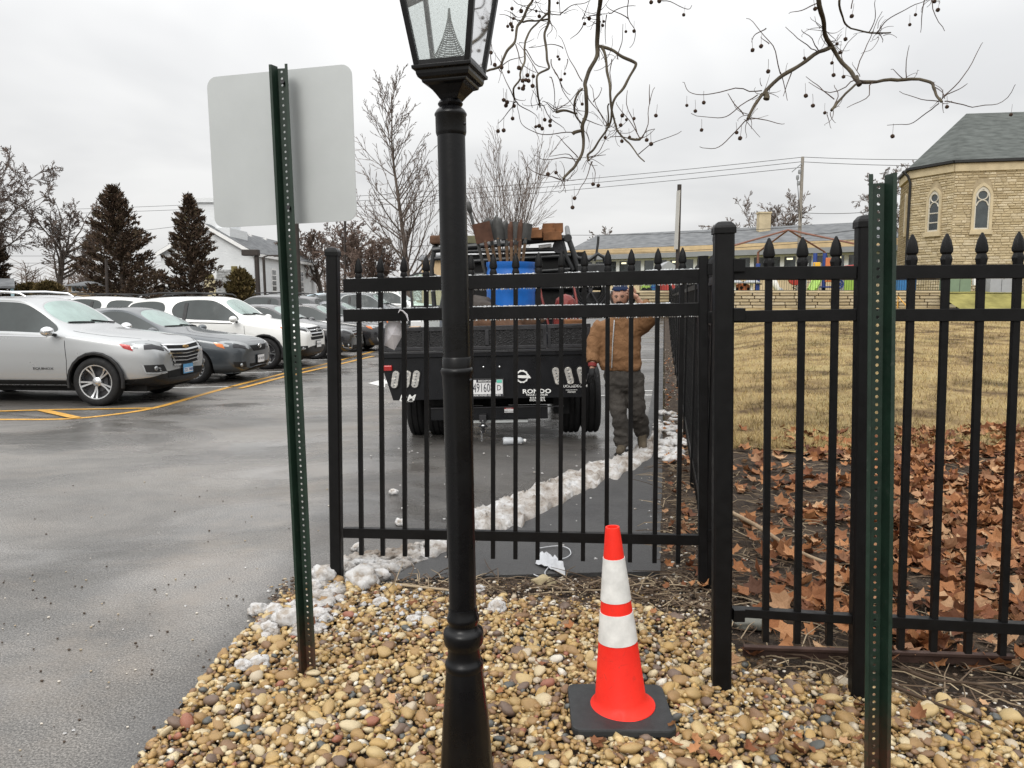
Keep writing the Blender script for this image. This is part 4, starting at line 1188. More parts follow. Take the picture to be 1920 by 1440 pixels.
MT = lambda c, s=1: Matrix.Translation(c) @ Matrix(((0, 0, 1, 0), (1, 0, 0, 0), (0, 1, 0, 0), (0, 0, 0, 1)))   # text facing +x
K['ink'] = simple('dark_ink', (.02, .02, .03), .6)
K['inkblue'] = simple('blue_ink', (.03, .07, .20), .6)
K['inkwhite'] = simple('white_lettering', (.72, .72, .70), .5)

def front_silver(root, sk, h, z0):
    d = (-1, 0, 0)
    sk.patch('grille', [(2.5, -h * .40, z0 - .29), (2.5, h * .40, z0 - .29), (2.5, h * .54, z0 + .02), (2.5, -h * .54, z0 + .02)], K['dark'], root, 8, 6, .006, d)
    for k, zz in enumerate((z0 + .025, z0 - .05, z0 - .105, z0 - .16, z0 - .215, z0 - .285)):
        ww = h * (.60 - .035 * k); sk.strip('grille_bar', [(2.5, -ww, zz + .012), (2.5, 0, zz - .012), (2.5, ww, zz + .012)], .026 if k in (0, 1, 5) else .014, K['chrome'], root, .016, d)
    for s in (-1, 1): sk.strip('grille_surround', [(2.5, s * h * .58, z0 + .02), (2.5, s * h * .46, z0 - .12), (2.5, s * h * .38, z0 - .24)], .03, K['chrome'], root, .012, d)
    q, n_ = sk.snap((2.6, 0, z0 - .01), d); mb = MB(); c = q + V((.03, 0, 0)); mb.box(c, (.02, .16, .028)); mb.box(c, (.02, .05, .055)); mb.build('badge', K['gold'], root, bevel=.004)
    sk.patch('lower_intake', [(2.5, -h * .55, .40), (2.5, h * .55, .40), (2.5, h * .62, .50), (2.5, -h * .62, .50)], K['dark'], root, 8, 3, .005, d)
    sk.patch('bumper_skid', [(2.5, -h * .82, .30), (2.5, h * .82, .30), (2.5, h * .90, .395), (2.5, -h * .90, .395)], K['black_plastic'], root, 10, 3, .012, d)
    o, c = plate_on(root, sk, 0, .50, '', K['plateblue'])
    mb = MB(); mb.box(c + V((.001, 0, -.02)), (.003, .27, .07)); mb.build('plate_panel', K['plate'], o); text_part('plate_text', 'Z21 7480', K['inkblue'], o, MT(c + V((.004, 0, -.02))), .07)
    q, nq = sk.snap((.55, -h - .2, .56), (0, 1, 0)); text_part('nameplate', 'EQUINOX', K['steel'], root, Matrix.Translation(q + nq * .004) @ Matrix(((1, 0, 0, 0), (0, 0, -1, 0), (0, 1, 0, 0), (0, 0, 0, 1))), .052, sx=1.35)
silver, sk = make_car('parked_car', 'silver suv with chrome grille and blue licence plate parked nearest the camera', 'suv', K['silver'],
    dict(W=1.84, H=1.66, Rw=.365, clad=True, zf=.86, hl='redlens', fog=.56, mir=(.72, 1.12), mirror=K['chrome'], chr=True, rails=True, front=front_silver))
def front_sedan(root, sk, h, z0):
    d = (-1, 0, 0)
    sk.patch('grille', [(2.5, -h * .30, z0 - .11), (2.5, h * .30, z0 - .11), (2.5, h * .44, z0 + .0), (2.5, -h * .44, z0 + .0)], K['dark'], root, 8, 4, .006, d)
    q, n_ = sk.snap((2.6, 0, z0 - .02), d); mb = MB(); MM = Matrix.Translation(q + V((.02, 0, .0))) @ Matrix.Rotation(PI / 2, 4, 'Y')
    mb.tube([MM @ V((.042 * math.cos(a_ * PI / 8), .062 * math.sin(a_ * PI / 8), 0)) for a_ in range(16)], .008, 6, closed=True); mb.tube([MM @ V((-.012 + .02 * math.cos(a_ * PI / 6), .04 * math.sin(a_ * PI / 6), 0)) for a_ in range(12)], .006, 6, closed=True); mb.build('badge', K['chrome'], root, smooth=60)
    sk.patch('lower_intake', [(2.5, -h * .45, .22), (2.5, h * .45, .22), (2.5, h * .50, .36), (2.5, -h * .50, .36)], K['dark'], root, 8, 3, .005, d)
    sk.patch('front_lip', [(2.5, -h * .9, .16), (2.5, h * .9, .16), (2.5, h * .92, .20), (2.5, -h * .92, .20)], K['grey'], root, 10, 2, .02, d)
    o, c = plate_on(root, sk, 0, .43, '', K['plate']); text_part('plate_text', 'AV 36102', K['ink'], o, MT(c), .07)
grey, _ = make_car('parked_car', 'dark grey sedan parked between the silver suv and the white suv', 'sedan', K['grey'],
    dict(W=1.76, H=1.46, Rw=.32, zf=.70, hl='amber', fog=.36, mir=(.62, .99), rim='seven', front=front_sedan))
def front_white(root, sk, h, z0):
    d = (-1, 0, 0)
    sk.patch('grille', [(2.5, -h * .40, z0 - .16), (2.5, h * .40, z0 - .16), (2.5, h * .48, z0 + .03), (2.5, -h * .48, z0 + .03)], K['dark'], root, 8, 4, .006, d)
    for zz in (z0 + .03, z0 - .03, z0 - .10): sk.strip('grille_bar', [(2.5, -h * .48, zz), (2.5, h * .48, zz)], .026, K['chrome'], root, .014, d)
    q, n_ = sk.snap((2.6, 0, z0 - .03), d); mb = MB(); mb.box(q + V((.03, 0, 0)), (.02, .10, .08)); mb.build('badge', K['chrome'], root, bevel=.01)
    sk.patch('lower_intake', [(2.5, -h * .46, z0 - .25), (2.5, h * .46, z0 - .25), (2.5, h * .5, z0 - .18), (2.5, -h * .5, z0 - .18)], K['dark'], root, 8, 3, .005, d)
    o, c = plate_on(root, sk, 0, .54, '', K['plate']); text_part('plate_text', 'BR 75 114', K['ink'], o, MT(c), .065)
white, _ = make_car('parked_car', 'white suv with black lower trim parked beside the dark grey sedan', 'suv', K['carwhite'],
    dict(W=1.82, H=1.68, Rw=.36, clad=True, zf=.90, hl='amber', fog=.48, mir=(.70, 1.14), rim='double', rails=True, front=front_white))
def front_black(root, sk, h, z0):
    d = (-1, 0, 0)
    sk.patch('grille', [(2.5, -h * .34, z0 - .16), (2.5, h * .34, z0 - .16), (2.5, h * .46, z0 + .02), (2.5, -h * .46, z0 + .02)], K['dark'], root, 8, 4, .006, d)
    for zz in (z0 + .02, z0 - .03, z0 - .07, z0 - .11): sk.strip('grille_bar', [(2.5, -h * .44, zz), (2.5, h * .44, zz)], .016, K['chrome'], root, .014, d)
    for s in (-1, 1): sk.strip('grille_surround', [(2.5, s * h * .52, z0 + .02), (2.5, s * h * .36, z0 - .17)], .03, K['chrome'], root, .014, d)
    sk.patch('lower_intake', [(2.5, -h * .5, .24), (2.5, h * .5, .24), (2.5, h * .52, .36), (2.5, -h * .52, .36)], K['dark'], root, 8, 3, .005, d)
black, _ = make_car('parked_car', 'black sedan with chrome grille partly behind the green sign post', 'sedan', K['carblack'],
    dict(W=1.80, H=1.47, Rw=.33, zf=.72, hl='amber', fog=.38, mir=(.62, 1.0), rim='seven', chr=True, front=front_black))
def place_car(car, px, py, wx, h, rz, z=0):
    """front near-side tyre touches the ground at picture point px,py"""
    p = G(px, py, z); loc = Matrix.Rotation(rz, 3, 'Z') @ V((wx, -(h - .10) - .1, 0))
    car.location = (p.x - loc.x, p.y - loc.y, z); car.rotation_euler = (0, 0, rz)
RZ = R(-4.5)
place_car(silver, 182, 762, 1.36, .92, RZ); place_car(grey, 363, 720, 1.32, .88, RZ); place_car(white, 497, 693, 1.36, .91, RZ); place_car(black, 590, 674, 1.32, .90, RZ)
step = V((black.location.x - white.location.x, black.location.y - white.location.y, 0))
GRP = 'cars parked in a row along the lot'
def row_car(src, label, k, swap, dx=0):
    c = dup(src, label, None, None, swap); c.location = V((black.location.x + .28 * k + dx, black.location.y + 2.85 * k, 0)); c.location.z = zlot(c.location.y); return c
row_car(black, 'black sedan with pale headlamp parked just left of the pickup truck', 1, {'black_car_paint': K['carblack']}, .15)
row_car(grey, 'navy sedan parked behind the black sedans beyond the gate post', 2, {'slate_car_paint': K['carnavy']}, .0)
row_car(white, 'dark suv parked farthest along the row beside the truck door', 3, {'white_car_paint': K['grey']}, .1)
row_car(white, 'white suv parked at the far end behind the paper sheet', 4.1, {}, .3)
# cars of the rows behind
def far_car(src, label, px, py_top, H, Y, rz, swap):
    p = AT(px, py_top, Y); c = dup(src, label, V((p.x, Y, 0)), rz, swap); c['group'] = 'cars parked in the rows behind'; c.location.z = zlot(Y); return c
far_car(white, 'black suv showing its roof just behind the white suv windshield', 492, 557, 1.68, 27, R(174), {'white_car_paint': K['carblack']})
far_car(white, 'white van roof seen above the silver suv hood', 165, 566, 1.68, 25.5, R(178), {})
far_car(grey, 'grey sedan half hidden behind the dark grey sedan roof', 222, 574, 1.46, 26.5, R(176), {'slate_car_paint': K['silver']})
far_car(black, 'red car glimpsed between grey sedan and white suv', 255, 575, 1.46, 31, R(-6), {'black_car_paint': K['carred']})
far_car(grey, 'pale blue sedan parked behind the sign post row', 586, 553, 1.46, 37, R(176), {'slate_car_paint': K['carblue']})
far_car(white, 'silver suv at the rear row left of the conifers', 60, 560, 1.68, 27, R(178), {'white_car_paint': K['silver']})
far_car(grey, 'dark sedan in the rear row under the conifers', 330, 575, 1.46, 29, R(-5), {'slate_car_paint': K['carnavy']})
# ------------------------------------------------------------------ flatbed truck, built in its own frame: x right, y forward (away), z up, rear face at y=0
TY = 8.28
K['bedblack'] = simple('bed_black_paint', (.005, .0055, .007), .34, 0, .3, .25, 3, .05, 60)
m = Mat('tread_plate_black', .38, .1, .5); m.col((.009, .009, .010))
vv_ = m.n('ShaderNodeTexVoronoi'); vv_.inputs['Scale'].default_value = 42; m.l(m.scalevec(1, 1, 1.8), vv_.inputs['Vector']); m.bump(m.ramp(vv_.outputs['Distance'], [(.15, 1.), (.45, 0.)]), .9, .006); K['tread'] = m.m
rp_ = AT(914, 690, TY)
truck = thing('flatbed_truck', 'black flatbed work truck loaded with tools seen from behind the gate', 'truck', (rp_.x, TY, 0))
TR0 = V(truck.location)
def TL_(px, py, y=0.0):       # local point on the plane y of the truck from a picture point
    return AT(px, py, TY + y) - TR0
truck.location = (0, 0, 0)
tilt = -.0225                   # the drive falls to the left
def lx(px, y=0): return TL_(px, 690, y).x
def lz(py, px=914, y=0.): # untilted height
    p = TL_(px, py, y); return p.z + p.x * tilt
# tail skirt with tapered ends
x0, x1 = lx(720), lx(1112); zt, zm, zb = lz(668, 914), lz(690, 914), lz(748, 914)
xi0, xi1 = lx(737), lx(1098)
mb = MB(); MX = Matrix(((1, 0, 0, 0), (0, 0, 1, 0), (0, 1, 0, 0), (0, 0, 0, 1)))
mb.prism([(x0, zt), (x0, zm), (xi0, zb), (xi1, zb), (x1, zm), (x1, zt)], 0, .30, MX); mb.build('tail_skirt', K['bedblack'], truck, bevel=.006)
mb = MB(); mb.bx(x0 - .01, x1 + .01, -.02, 3.3, zt, zt + .07); mb.build('bed_deck', K['bedblack'], truck, bevel=.008)
mb = MB(); mb.bx(x0 - .012, x1 + .012, -.028, -.021, zt + .045, zt + .058); mb.build('edge_strip', K['steel'], truck)
zg = lz(613, 914)
xs = [x0, lx(803), lx(1030), x1]
for a_, b_, dy in ((0, 1, .03), (1, 2, .0), (2, 3, .03)):
    mb = MB(); mb.bx(xs[a_] + .004, xs[b_] - .004, dy, dy + .03, zt + .075, zg); o = mb.build('tailgate_panel', K['tread'], truck)
    mb = MB(); mb.bx(xs[a_] + .004, xs[b_] - .004, dy - .012, dy + .042, zg - .03, zg + .012); mb.bx(xs[a_] + .004, xs[a_] + .04, dy - .012, dy - .001, zt + .075, zg - .03); mb.bx(xs[b_] - .04, xs[b_] - .004, dy - .012, dy - .001, zt + .075, zg - .03); mb.bx(xs[a_] + .04, xs[b_] - .04, dy - .012, dy - .001, zt + .075, zt + .11)
    if a_ == 1: xm = lx(918); mb.bx(xm - .02, xm + .02, dy - .018, dy - .0015, zt + .12, zg - .03)
    mb.build('panel_frame', K['steel'], o, bevel=.003)
for s in (x0 + .02, x1 - .02):
    mb = MB(); mb.bx(s - .018, s + .018, .05, 3.2, zt + .075, zg - .02); mb.build('side_board', K['tread'], truck)
# lamps: three slanted ovals either side
def oval(w_, h_, n=14):
    P = []
    for i in range(n):
        a_ = 2 * PI * i / n; x, y = math.cos(a_), math.sin(a_); P.append((x * w_ / 2, (y * w_ / 2) + (h_ - w_) / 2 * (1 if y > 0 else -1)))
    return P
m = Mat('clear_lamp_lens', .12, .1, .7); v_ = m.vor(30); m.col(m.ramp(v_.outputs['Distance'], [(.0, (.80, .78, .70)), (.5, (.36, .35, .33))])); K['clearlens'] = m.m
for pxs, an in (((743, 765, 782), .22), ((1047, 1070, 1093), -.22)):
    for q in pxs:
        c = V((lx(q), -.006, lz(707 + (q < 900) * 1, 914)))
        M_ = Matrix.Translation(c) @ MX @ Matrix.Rotation(an * -1 if True else an, 4, 'Z')
        mb = MB(); mb.prism(oval(.10, .215), -.012, .006, M_); mb.build('lamp_bezel', K['rubber'], truck)
        mb = MB(); mb.prism(oval(.076, .19), -.022, -.0125, M_); o = mb.build('tail_light', K['clearlens'], truck, bevel=.004)
        mb = MB()
        for k in range(5): mb.ball(M_ @ V((0, -.065 + .0325 * k, -.022)), .010, 1)
        mb.build('led', K['lens'], o, smooth=180)
mb = MB(); c = V((lx(730), 0, lz(686.5, 914))); mb.box(c, (.095, .05, .06)); mb.build('marker_light', K['redlens'], truck, bevel=.012)
mb = MB()
for q in (910, 940): mb.ball(V((lx(q), -.005, lz(688, 914))), .014, 1, (1, .5, 1))
mb.build('bolt', K['chrome'], truck, smooth=180)
TT = lambda x, z, y=-.004: Matrix.Translation((x, y, z)) @ MX @ Matrix.Diagonal((1, 1, -1, 1)) if False else Matrix.Translation((x, y, z)) @ Matrix(((1, 0, 0, 0), (0, 0, -1, 0), (0, 1, 0, 0), (0, 0, 0, 1)))
def tx(name, s, px, py, hpx, par=truck, mat='inkwhite', y=-.004, **k):
    return text_part(name, s, K[mat], par, TT(lx(px), lz(py, 914), y), hpx / F * TY * 1.38, **k)
tx('lettering', 'DM', 763, 743.5, 11.5, shear=.3, sx=1.25, bold=.0012)
tx('lettering', 'TRUCK BEDS', 763, 750, 2.6, sx=1.2)
tx('lettering', 'TRUCKBEDS.COM', 1077, 727, 5, shear=.15, sx=.95, bold=.0004); tx('lettering', 'AVAILABLE FROM', 1074, 734, 2); tx('lettering', 'PREMIER', 1074, 738, 3.0, shear=.2)
tx('lettering', 'RONDO', 1009, 735.5, 8, sx=1.30, bold=.0016); tx('lettering', 'TRUCK & TRAILER', 1009, 742, 3.6, sx=1.0, bold=.0005); tx('lettering', '815-895-4343', 1010, 747.5, 3.6, bold=.0005); tx('lettering', 'SYCAMORE, IL', 1010, 752.0, 3.4, bold=.0005)
# round maker's badge
mb = MB(); c = V((lx(982), -.012, lz(707, 914)))
P = [(c.x + (.066 + .007 * (k % 2)) * math.cos(2 * PI * k / 24), c.z + (.066 + .007 * (k % 2)) * math.sin(2 * PI * k / 24)) for k in range(24)]
mb.prism(P, -.010, .006, Matrix(((1, 0, 0, 0), (0, 0, 1, 0), (0, 1, 0, 0), (0, 0, 0, 1)))); o = mb.build('badge', K['inkwhite'], truck)
mb = MB(); mb.prism([(c.x + .052 * math.cos(2 * PI * k / 20), c.z + .052 * math.sin(2 * PI * k / 20)) for k in range(20)], -.013, -.0101, MX); mb.build('badge_field', K['bedblack'], o)
mb = MB(); mb.prism([(c.x - .065, c.z - .013), (c.x + .095, c.z - .02), (c.x + .08, c.z + .01), (c.x - .06, c.z + .016)], -.017, -.0131, MX); mb.build('badge_band', K['inkwhite'], o)
# plate
pc = V((lx(915), -.02, lz(727, 914))); pw, ph = 61 / F * TY, 31 / F * TY
mb = MB(); mb.box(pc, (pw + .03, .012, ph + .03)); o = mb.build('plate_frame', K['black_plastic'], truck, bevel=.003)
mb = MB(); mb.box(pc + V((0, -.008, 0)), (pw, .006, ph)); pl_ = mb.build('license_plate', K['plate'], truck)
K['mint'] = simple('mint_sticker', (.10, .48, .36), .5)
text_part('plate_text', '491608', K['ink'], pl_, TT(pc.x - .035, pc.z - .002, -.0315), .135, sx=.55); text_part('plate_text', 'D', K['ink'], pl_, TT(pc.x + .135, pc.z - .001, -.0315), .085, sx=.8)
mb = MB(); mb.box(pc + V((0, -.013, ph / 2 - .012)), (pw * .62, .004, .03)); mb.box(pc + V((0, -.013, -ph / 2 + .010)), (pw * .99, .004, .026)); o2 = mb.build('dealer_strip', K['ink'], pl_)
text_part('strip_text', 'BREDEMANN', K['inkwhite'], o2, TT(pc.x, pc.z + ph / 2 - .012, -.036), .030); text_part('strip_text', 'PARK RIDGE-GLENVIEW', K['inkwhite'], o2, TT(pc.x, pc.z - ph / 2 + .010, -.036), .026, sx=1.1)
mb = MB(); mb.box(pc + V((pw / 2 - .035, -.0135, ph / 2 - .018)), (.055, .004, .030)); mb.build('plate_sticker', K['mint'], pl_)
# bumper beam, hitch, springs
mb = MB(); mb.bx(lx(805), lx(1029), .12, .24, lz(790, 914), lz(766, 914)); mb.build('bumper', K['bedblack'], truck, bevel=.006)
mb = MB(); mb.bx(lx(805), lx(1060), .105, .119, lz(767.5, 914), lz(765.5, 914)); mb.build('bumper_edge', K['steel'], truck)
mb = MB(); mb.bx(lx(884), lx(991), .14, .2, lz(797, 914), lz(791, 914)); mb.build('step_bar', K['alu'], truck, bevel=.004)
hc = V((lx(906), .02, lz(793, 914)))
mb = MB(); mb.box(hc + V((0, .08, .05)), (.075, .22, .075)); mb.tube([hc + V((0, 0, -.11)), hc + V((0, 0, .02))], .018, 10); mb.lathe([(.05, -.002), (.05, .014)], 14, Matrix.Translation(hc + V((0, 0, -.045)))); mb.build('hitch', K['steel'], truck, bevel=.003)
mb = MB(); mb.ball(hc + V((0, 0, .025)), .032, 2); mb.ball(hc + V((0, 0, -.03)), .026, 2, (1, 1, .6)); mb.build('hitch_ball', K['chrome'], truck, smooth=180)
mb = MB()
for k in range(6):
    c = hc + V((-.02 + .003 * (k % 2), 0, -.085 - .024 * k)); rot = Matrix.Rotation(PI / 2 * (k % 2), 4, 'Z')
    mb.tube([c + rot @ V((.009 * math.cos(a_ * PI / 4), 0, .015 * math.sin(a_ * PI / 4))) for a_ in range(8)], .0032, 5, closed=True)
mb.build('chain', K['alloy'], truck, smooth=60)
mb = MB(); mb.box(V((lx(955), .117, lz(772, 914))), (.10, .004, .06)); o = mb.build('warning_label', K['plate'], truck)
mb = MB(); mb.box(V((lx(955), .1145, lz(769, 914))), (.10, .003, .014)); mb.build('label_stripe', K['redlens'], o)
text_part('label_text', 'DANGER', K['inkwhite'], o, TT(lx(955), lz(769, 914), .112), .014); text_part('label_text', 'KEEP CLEAR', K['ink'], o, TT(lx(955), lz(775, 914), .114), .02)
# axle, frame and wheels
mb = MB(); mb.tube([V((-1.0, .85, .40)), V((1.0, .85, .40))], .06, 10); mb.ball(V((.05, .85, .40)), .17, 2)
for s in (-.42, .42): mb.bx(s - .04, s + .04, .3, 6.2, .62, .80)
mb.bx(-.9, .9, .31, 3.4, .78, .92); mb.build('chassis', K['dark'], truck)
for s, a_, b_ in ((-1, 797, 840), (1, 1040, 1072)):
    mb = MB(); mb.bx(lx(a_), lx(b_), .33, .345, .30, .80); mb.build('mud_flap', K['rubber'], truck)
def truck_wheel(cx, cy, dual):
    wr = bpy.data.objects.new('wheel', None); COL.objects.link(wr); wr.parent = truck; wr.location = (cx, cy, .41)
    MRy = Matrix.Rotation(PI / 2, 4, 'Y'); Rw = .41
    for k in ((-.115, .115) if dual else (0,)):
        mb = MB(); h = .105; MM = Matrix.Translation((k, 0, 0)) @ MRy
        mb.lathe([(.24, -h), (.34, -h * 1.05), (.395, -h * .85), (Rw, -h * .6), (Rw, -h * .42), (Rw - .012, -h * .36), (Rw - .012, -h * .26), (Rw, -h * .2), (Rw, h * .2), (Rw - .012, h * .26), (Rw - .012, h * .36), (Rw, h * .42), (Rw, h * .6), (.395, h * .85), (.34, h * 1.05), (.24, h)], 44, MM, closed=True)
        mb.build('tyre', K['rubber'], wr, smooth=40, origin=(0, 0, 0))
        mb = MB(); mb.lathe([(.245, -h * .8), (.22, -h * .3), (.10, -h * .2), (0, -h * .2)], 28, MM); mb.lathe([(.245, h * .8), (.22, h * .3), (.10, h * .2), (0, h * .2)], 28, MM); mb.build('rim', K['steel'], wr, smooth=40, origin=(0, 0, 0))
xw0 = (lx(768, .85) + lx(829, .85)) / 2
truck_wheel(lx(766, .85) + .22, .85, True); truck_wheel(lx(1119, .85) - .22, .85, True)
truck_wheel(-.86, 4.7, False); truck_wheel(.86, 4.7, False)
# cab
cy0 = 3.45
mb = MB()
hw = .93
prof = [(-hw, .62), (-hw - .02, 1.05), (-hw, 1.5), (-hw * .84, 2.14), (-hw * .74, 2.24), (hw * .74, 2.24), (hw * .84, 2.14), (hw, 1.5), (hw + .02, 1.05), (hw, .62)]
mb.prism(prof, cy0, cy0 + 1.55, MX); mb.build('cab', K['carblack'], truck, bevel=.03)
mb = MB(); mb.prism([(-.95, .6), (-.98, .9), (-.93, 1.4), (-.7, 1.48), (.7, 1.48), (.93, 1.4), (.98, .9), (.95, .6)], cy0 + 1.55, cy0 + 2.9, MX); mb.build('hood', K['carblack'], truck, bevel=.05)
mb = MB(); mb.prism([(-.62, 1.6), (-.55, 2.06), (.55, 2.06), (.62, 1.6)], cy0 - .012, cy0 - .002, MX); mb.build('rear_window', K['sideglass'], truck)
for s in (-1, 1):
    mb = MB(); P = [(cy0 + .15, 1.52), (cy0 + 1.5, 1.48), (cy0 + 1.05, 2.08), (cy0 + .15, 2.1)]
    q = [V((s * (hw + .008 - (z - 1.5) * .25), y, z)) for y, z in P]; mb.add(q + [v + V((s * -.01, 0, 0)) for v in q], [(0, 1, 2, 3), (7, 6, 5, 4), (0, 4, 5, 1), (1, 5, 6, 2), (2, 6, 7, 3), (3, 7, 4, 0)]); mb.build('side_window', K['sideglass'], truck)
# open driver's door
dm = TL_(780, 545, 4.0)
K['doorglass'] = glassy('door_glass', (.80, .90, .84), .06, .05)
dz = lambda py: TL_(780, py, 3.9).z
dx = lambda px_: TL_(px_, 545, 3.9).x
D = [(dx(755), dz(512)), (dx(770), dz(507)), (dx(800), dz(508)), (dx(825), dz(522)), (dx(850), dz(545)), (dx(850), dz(575)), (dx(757), dz(574))]
MD = Matrix.Translation((0, 3.9, 0)) @ MX
mb = MB(); outer = D; cxd = sum(p[0] for p in D) / len(D); czd = sum(p[1] for p in D) / len(D)
inner = [(cxd + (x - cxd) * .90, czd + (z - czd) * .88) for x, z in D]; n = len(D)
Pp = [MD @ V((x, z, t)) for t in (0, .05) for ring in (outer, inner) for x, z in ring]
fs = []
for i in range(n):
    j = (i + 1) % n; fs += [(i, j, n + j, n + i), (2 * n + i, 3 * n + i, 3 * n + j, 2 * n + j), (i, 2 * n + i, 2 * n + j, j), (n + i, n + j, 3 * n + j, 3 * n + i)]
mb.add(Pp, fs); zdl = .55
mb.bx(dx(757), dx(850), 3.88, 3.98, zdl, dz(574)); door = mb.build('door', K['carblack'], truck)
mb = MB(); mb.prism(inner, .02, .026, MD); mb.build('door_glass', K['doorglass'], door)
mb = MB(); mb.bx(dx(742), dx(750), 3.7, 3.74, dz(590), dz(516)); mb.bx(dx(741), dx(752), 3.66, 3.78, dz(522), dz(505)); mb.build('mirror_stalk', K['plate'], truck, bevel=.01)
# ladder rack over the cab
rk = MB(); ry = 3.25
def rp(px, py, y=ry): p = TL_(px, py, y); return V((p.x, y, p.z))
def tubes(name, segs, mat='steel'):
    for pts, r in segs: mb = MB(); mb.tube([rp(*p) for p in pts], r, 8); mb.build(name, K[mat], truck, smooth=60)
K['rackblack'] = simple('rack_black_paint', (.016, .017, .018), .4, .1, .5, .3, 6, .1, 60)
tubes('rack_crossbar', [([(803, 466), (860, 462), (1060, 449)], .045)], 'rackblack')
tubes('rack_upright', [([(806, 464), (800, 500), (803, 560), (806, 600)], .035), ([(1058, 450), (1068, 480), (1080, 530), (1092, 600)], .04), ([(1046, 455), (1052, 480), (1066, 510)], .035)], 'rackblack')
tubes('rack_brace', [([(866, 470), (1050, 470)], .03), ([(862, 489), (1062, 482)], .03), ([(1040, 520), (1050, 480)], .03), ([(1040, 505), (1070, 520), (1100, 522)], .025), ([(806, 482), (862, 480)], .03), ([(1062, 530), (1128, 530)], .03), ([(1062, 560), (1130, 562)], .035), ([(862, 515), (1060, 508)], .03), ([(990, 540), (1130, 545)], .035)], 'rackblack')
tubes('rack_side_rail', [([(1058, 448, ry), (1050, 430, 5.2)], .04), ([(806, 463, ry), (812, 447, 5.2)], .04)], 'rackblack')
tubes('rack_guard', [([(1062, 470), (1074, 487), (1096, 492), (1112, 480), (1124, 488), (1128, 520), (1128, 560)], .03), ([(1106, 494), (1110, 478), (1113, 460), (1114, 448)], .018)], 'rackblack')
mb = MB(); p = rp(1057, 450); mb.lathe([(.06, -.05), (.06, .05)], 16, Matrix.Translation(p) @ Matrix.Rotation(PI / 2, 4, 'X')); mb.build('rack_joint', K['rackblack'], truck, bevel=.008)
mb = MB(); p = rp(1040, 466); mb.lathe([(.095, -.03), (.095, .03)], 18, Matrix.Translation(p) @ Matrix.Rotation(PI / 2, 4, 'X')); mb.lathe([(.04, -.035), (.04, .035)], 12, Matrix.Translation(p) @ Matrix.Rotation(PI / 2, 4, 'X')); mb.build('winch', K['steel'], truck, bevel=.006)
mb = MB(); mb.bx(rp(850, 500).x, rp(1088, 500).x, ry + .05, ry + .12, rp(900, 590).z, rp(900, 476).z); mb.build('headboard', K['dark'], truck)
# toolboxes and gear bolted behind the cab on the right
mb = MB(); a_, b_ = rp(1066, 600), rp(1135, 545); mb.bx(a_.x, b_.x, ry - .35, ry, a_.z, b_.z - .05); mb.bx(rp(1072, 545).x, rp(1124, 545).x, ry - .2, ry, rp(1080, 545).z, rp(1080, 500).z); mb.build('tool_box', K['rackblack'], truck, bevel=.02)
truck_children = kids(truck)
truck.location = TR0
truck.rotation_euler = (0, -tilt * -1 if False else tilt, R(-2))

# cargo : separate things standing on the bed (built in place)
def bw(px, py, y): return AT(px, py, TY + y)
deck = lambda x: zt + .07 - (x - TR0.x) * tilt
K['drum'] = simple('blue_drum_plastic', (.006, .10, .38), .4, 0, .45, .22, 4, .1, 30)
dc = bw(958, 560, .95); dzb = deck(dc.x); dzt = bw(958, 492, .95).z; Hd = dzt - dzb; rd = 91 / 2 / F * (TY + .95) * .99
drum = thing('plastic_drum', 'blue plastic drum full of shovels standing on the truck bed', 'drum', (dc.x, dc.y, dzb))
mb = MB(); Md = Matrix.Translation((dc.x, dc.y, dzb)); 
mb.lathe([(rd * .92, 0), (rd * .97, .02), (rd, .06), (rd, Hd * .30), (rd * 1.025, Hd * .33), (rd, Hd * .36), (rd, Hd * .64), (rd * 1.025, Hd * .67), (rd, Hd * .70), (rd, Hd * .88), (rd * .97, Hd * .91), (rd * .98, Hd * .93), (rd * 1.02, Hd * .955), (rd * 1.02, Hd), (rd * .95, Hd), (rd * .93, Hd * .5), (rd * .9, .03), (0, .03)], 40, Md)
mb.build('barrel', K['drum'], drum, smooth=40)
K['wood_handle'] = simple('ash_handle', (.13, .078, .042), .6, 0, .3, .3, 12, .2, 60)
K['rustblade'] = simple('rusty_blade', (.075, .034, .02), .65, .3, .4, .4, 8, .3, 50)
K['greyblade'] = simple('worn_steel_blade', (.05, .05, .048), .5, .4, .5, .3, 9, .25, 50)
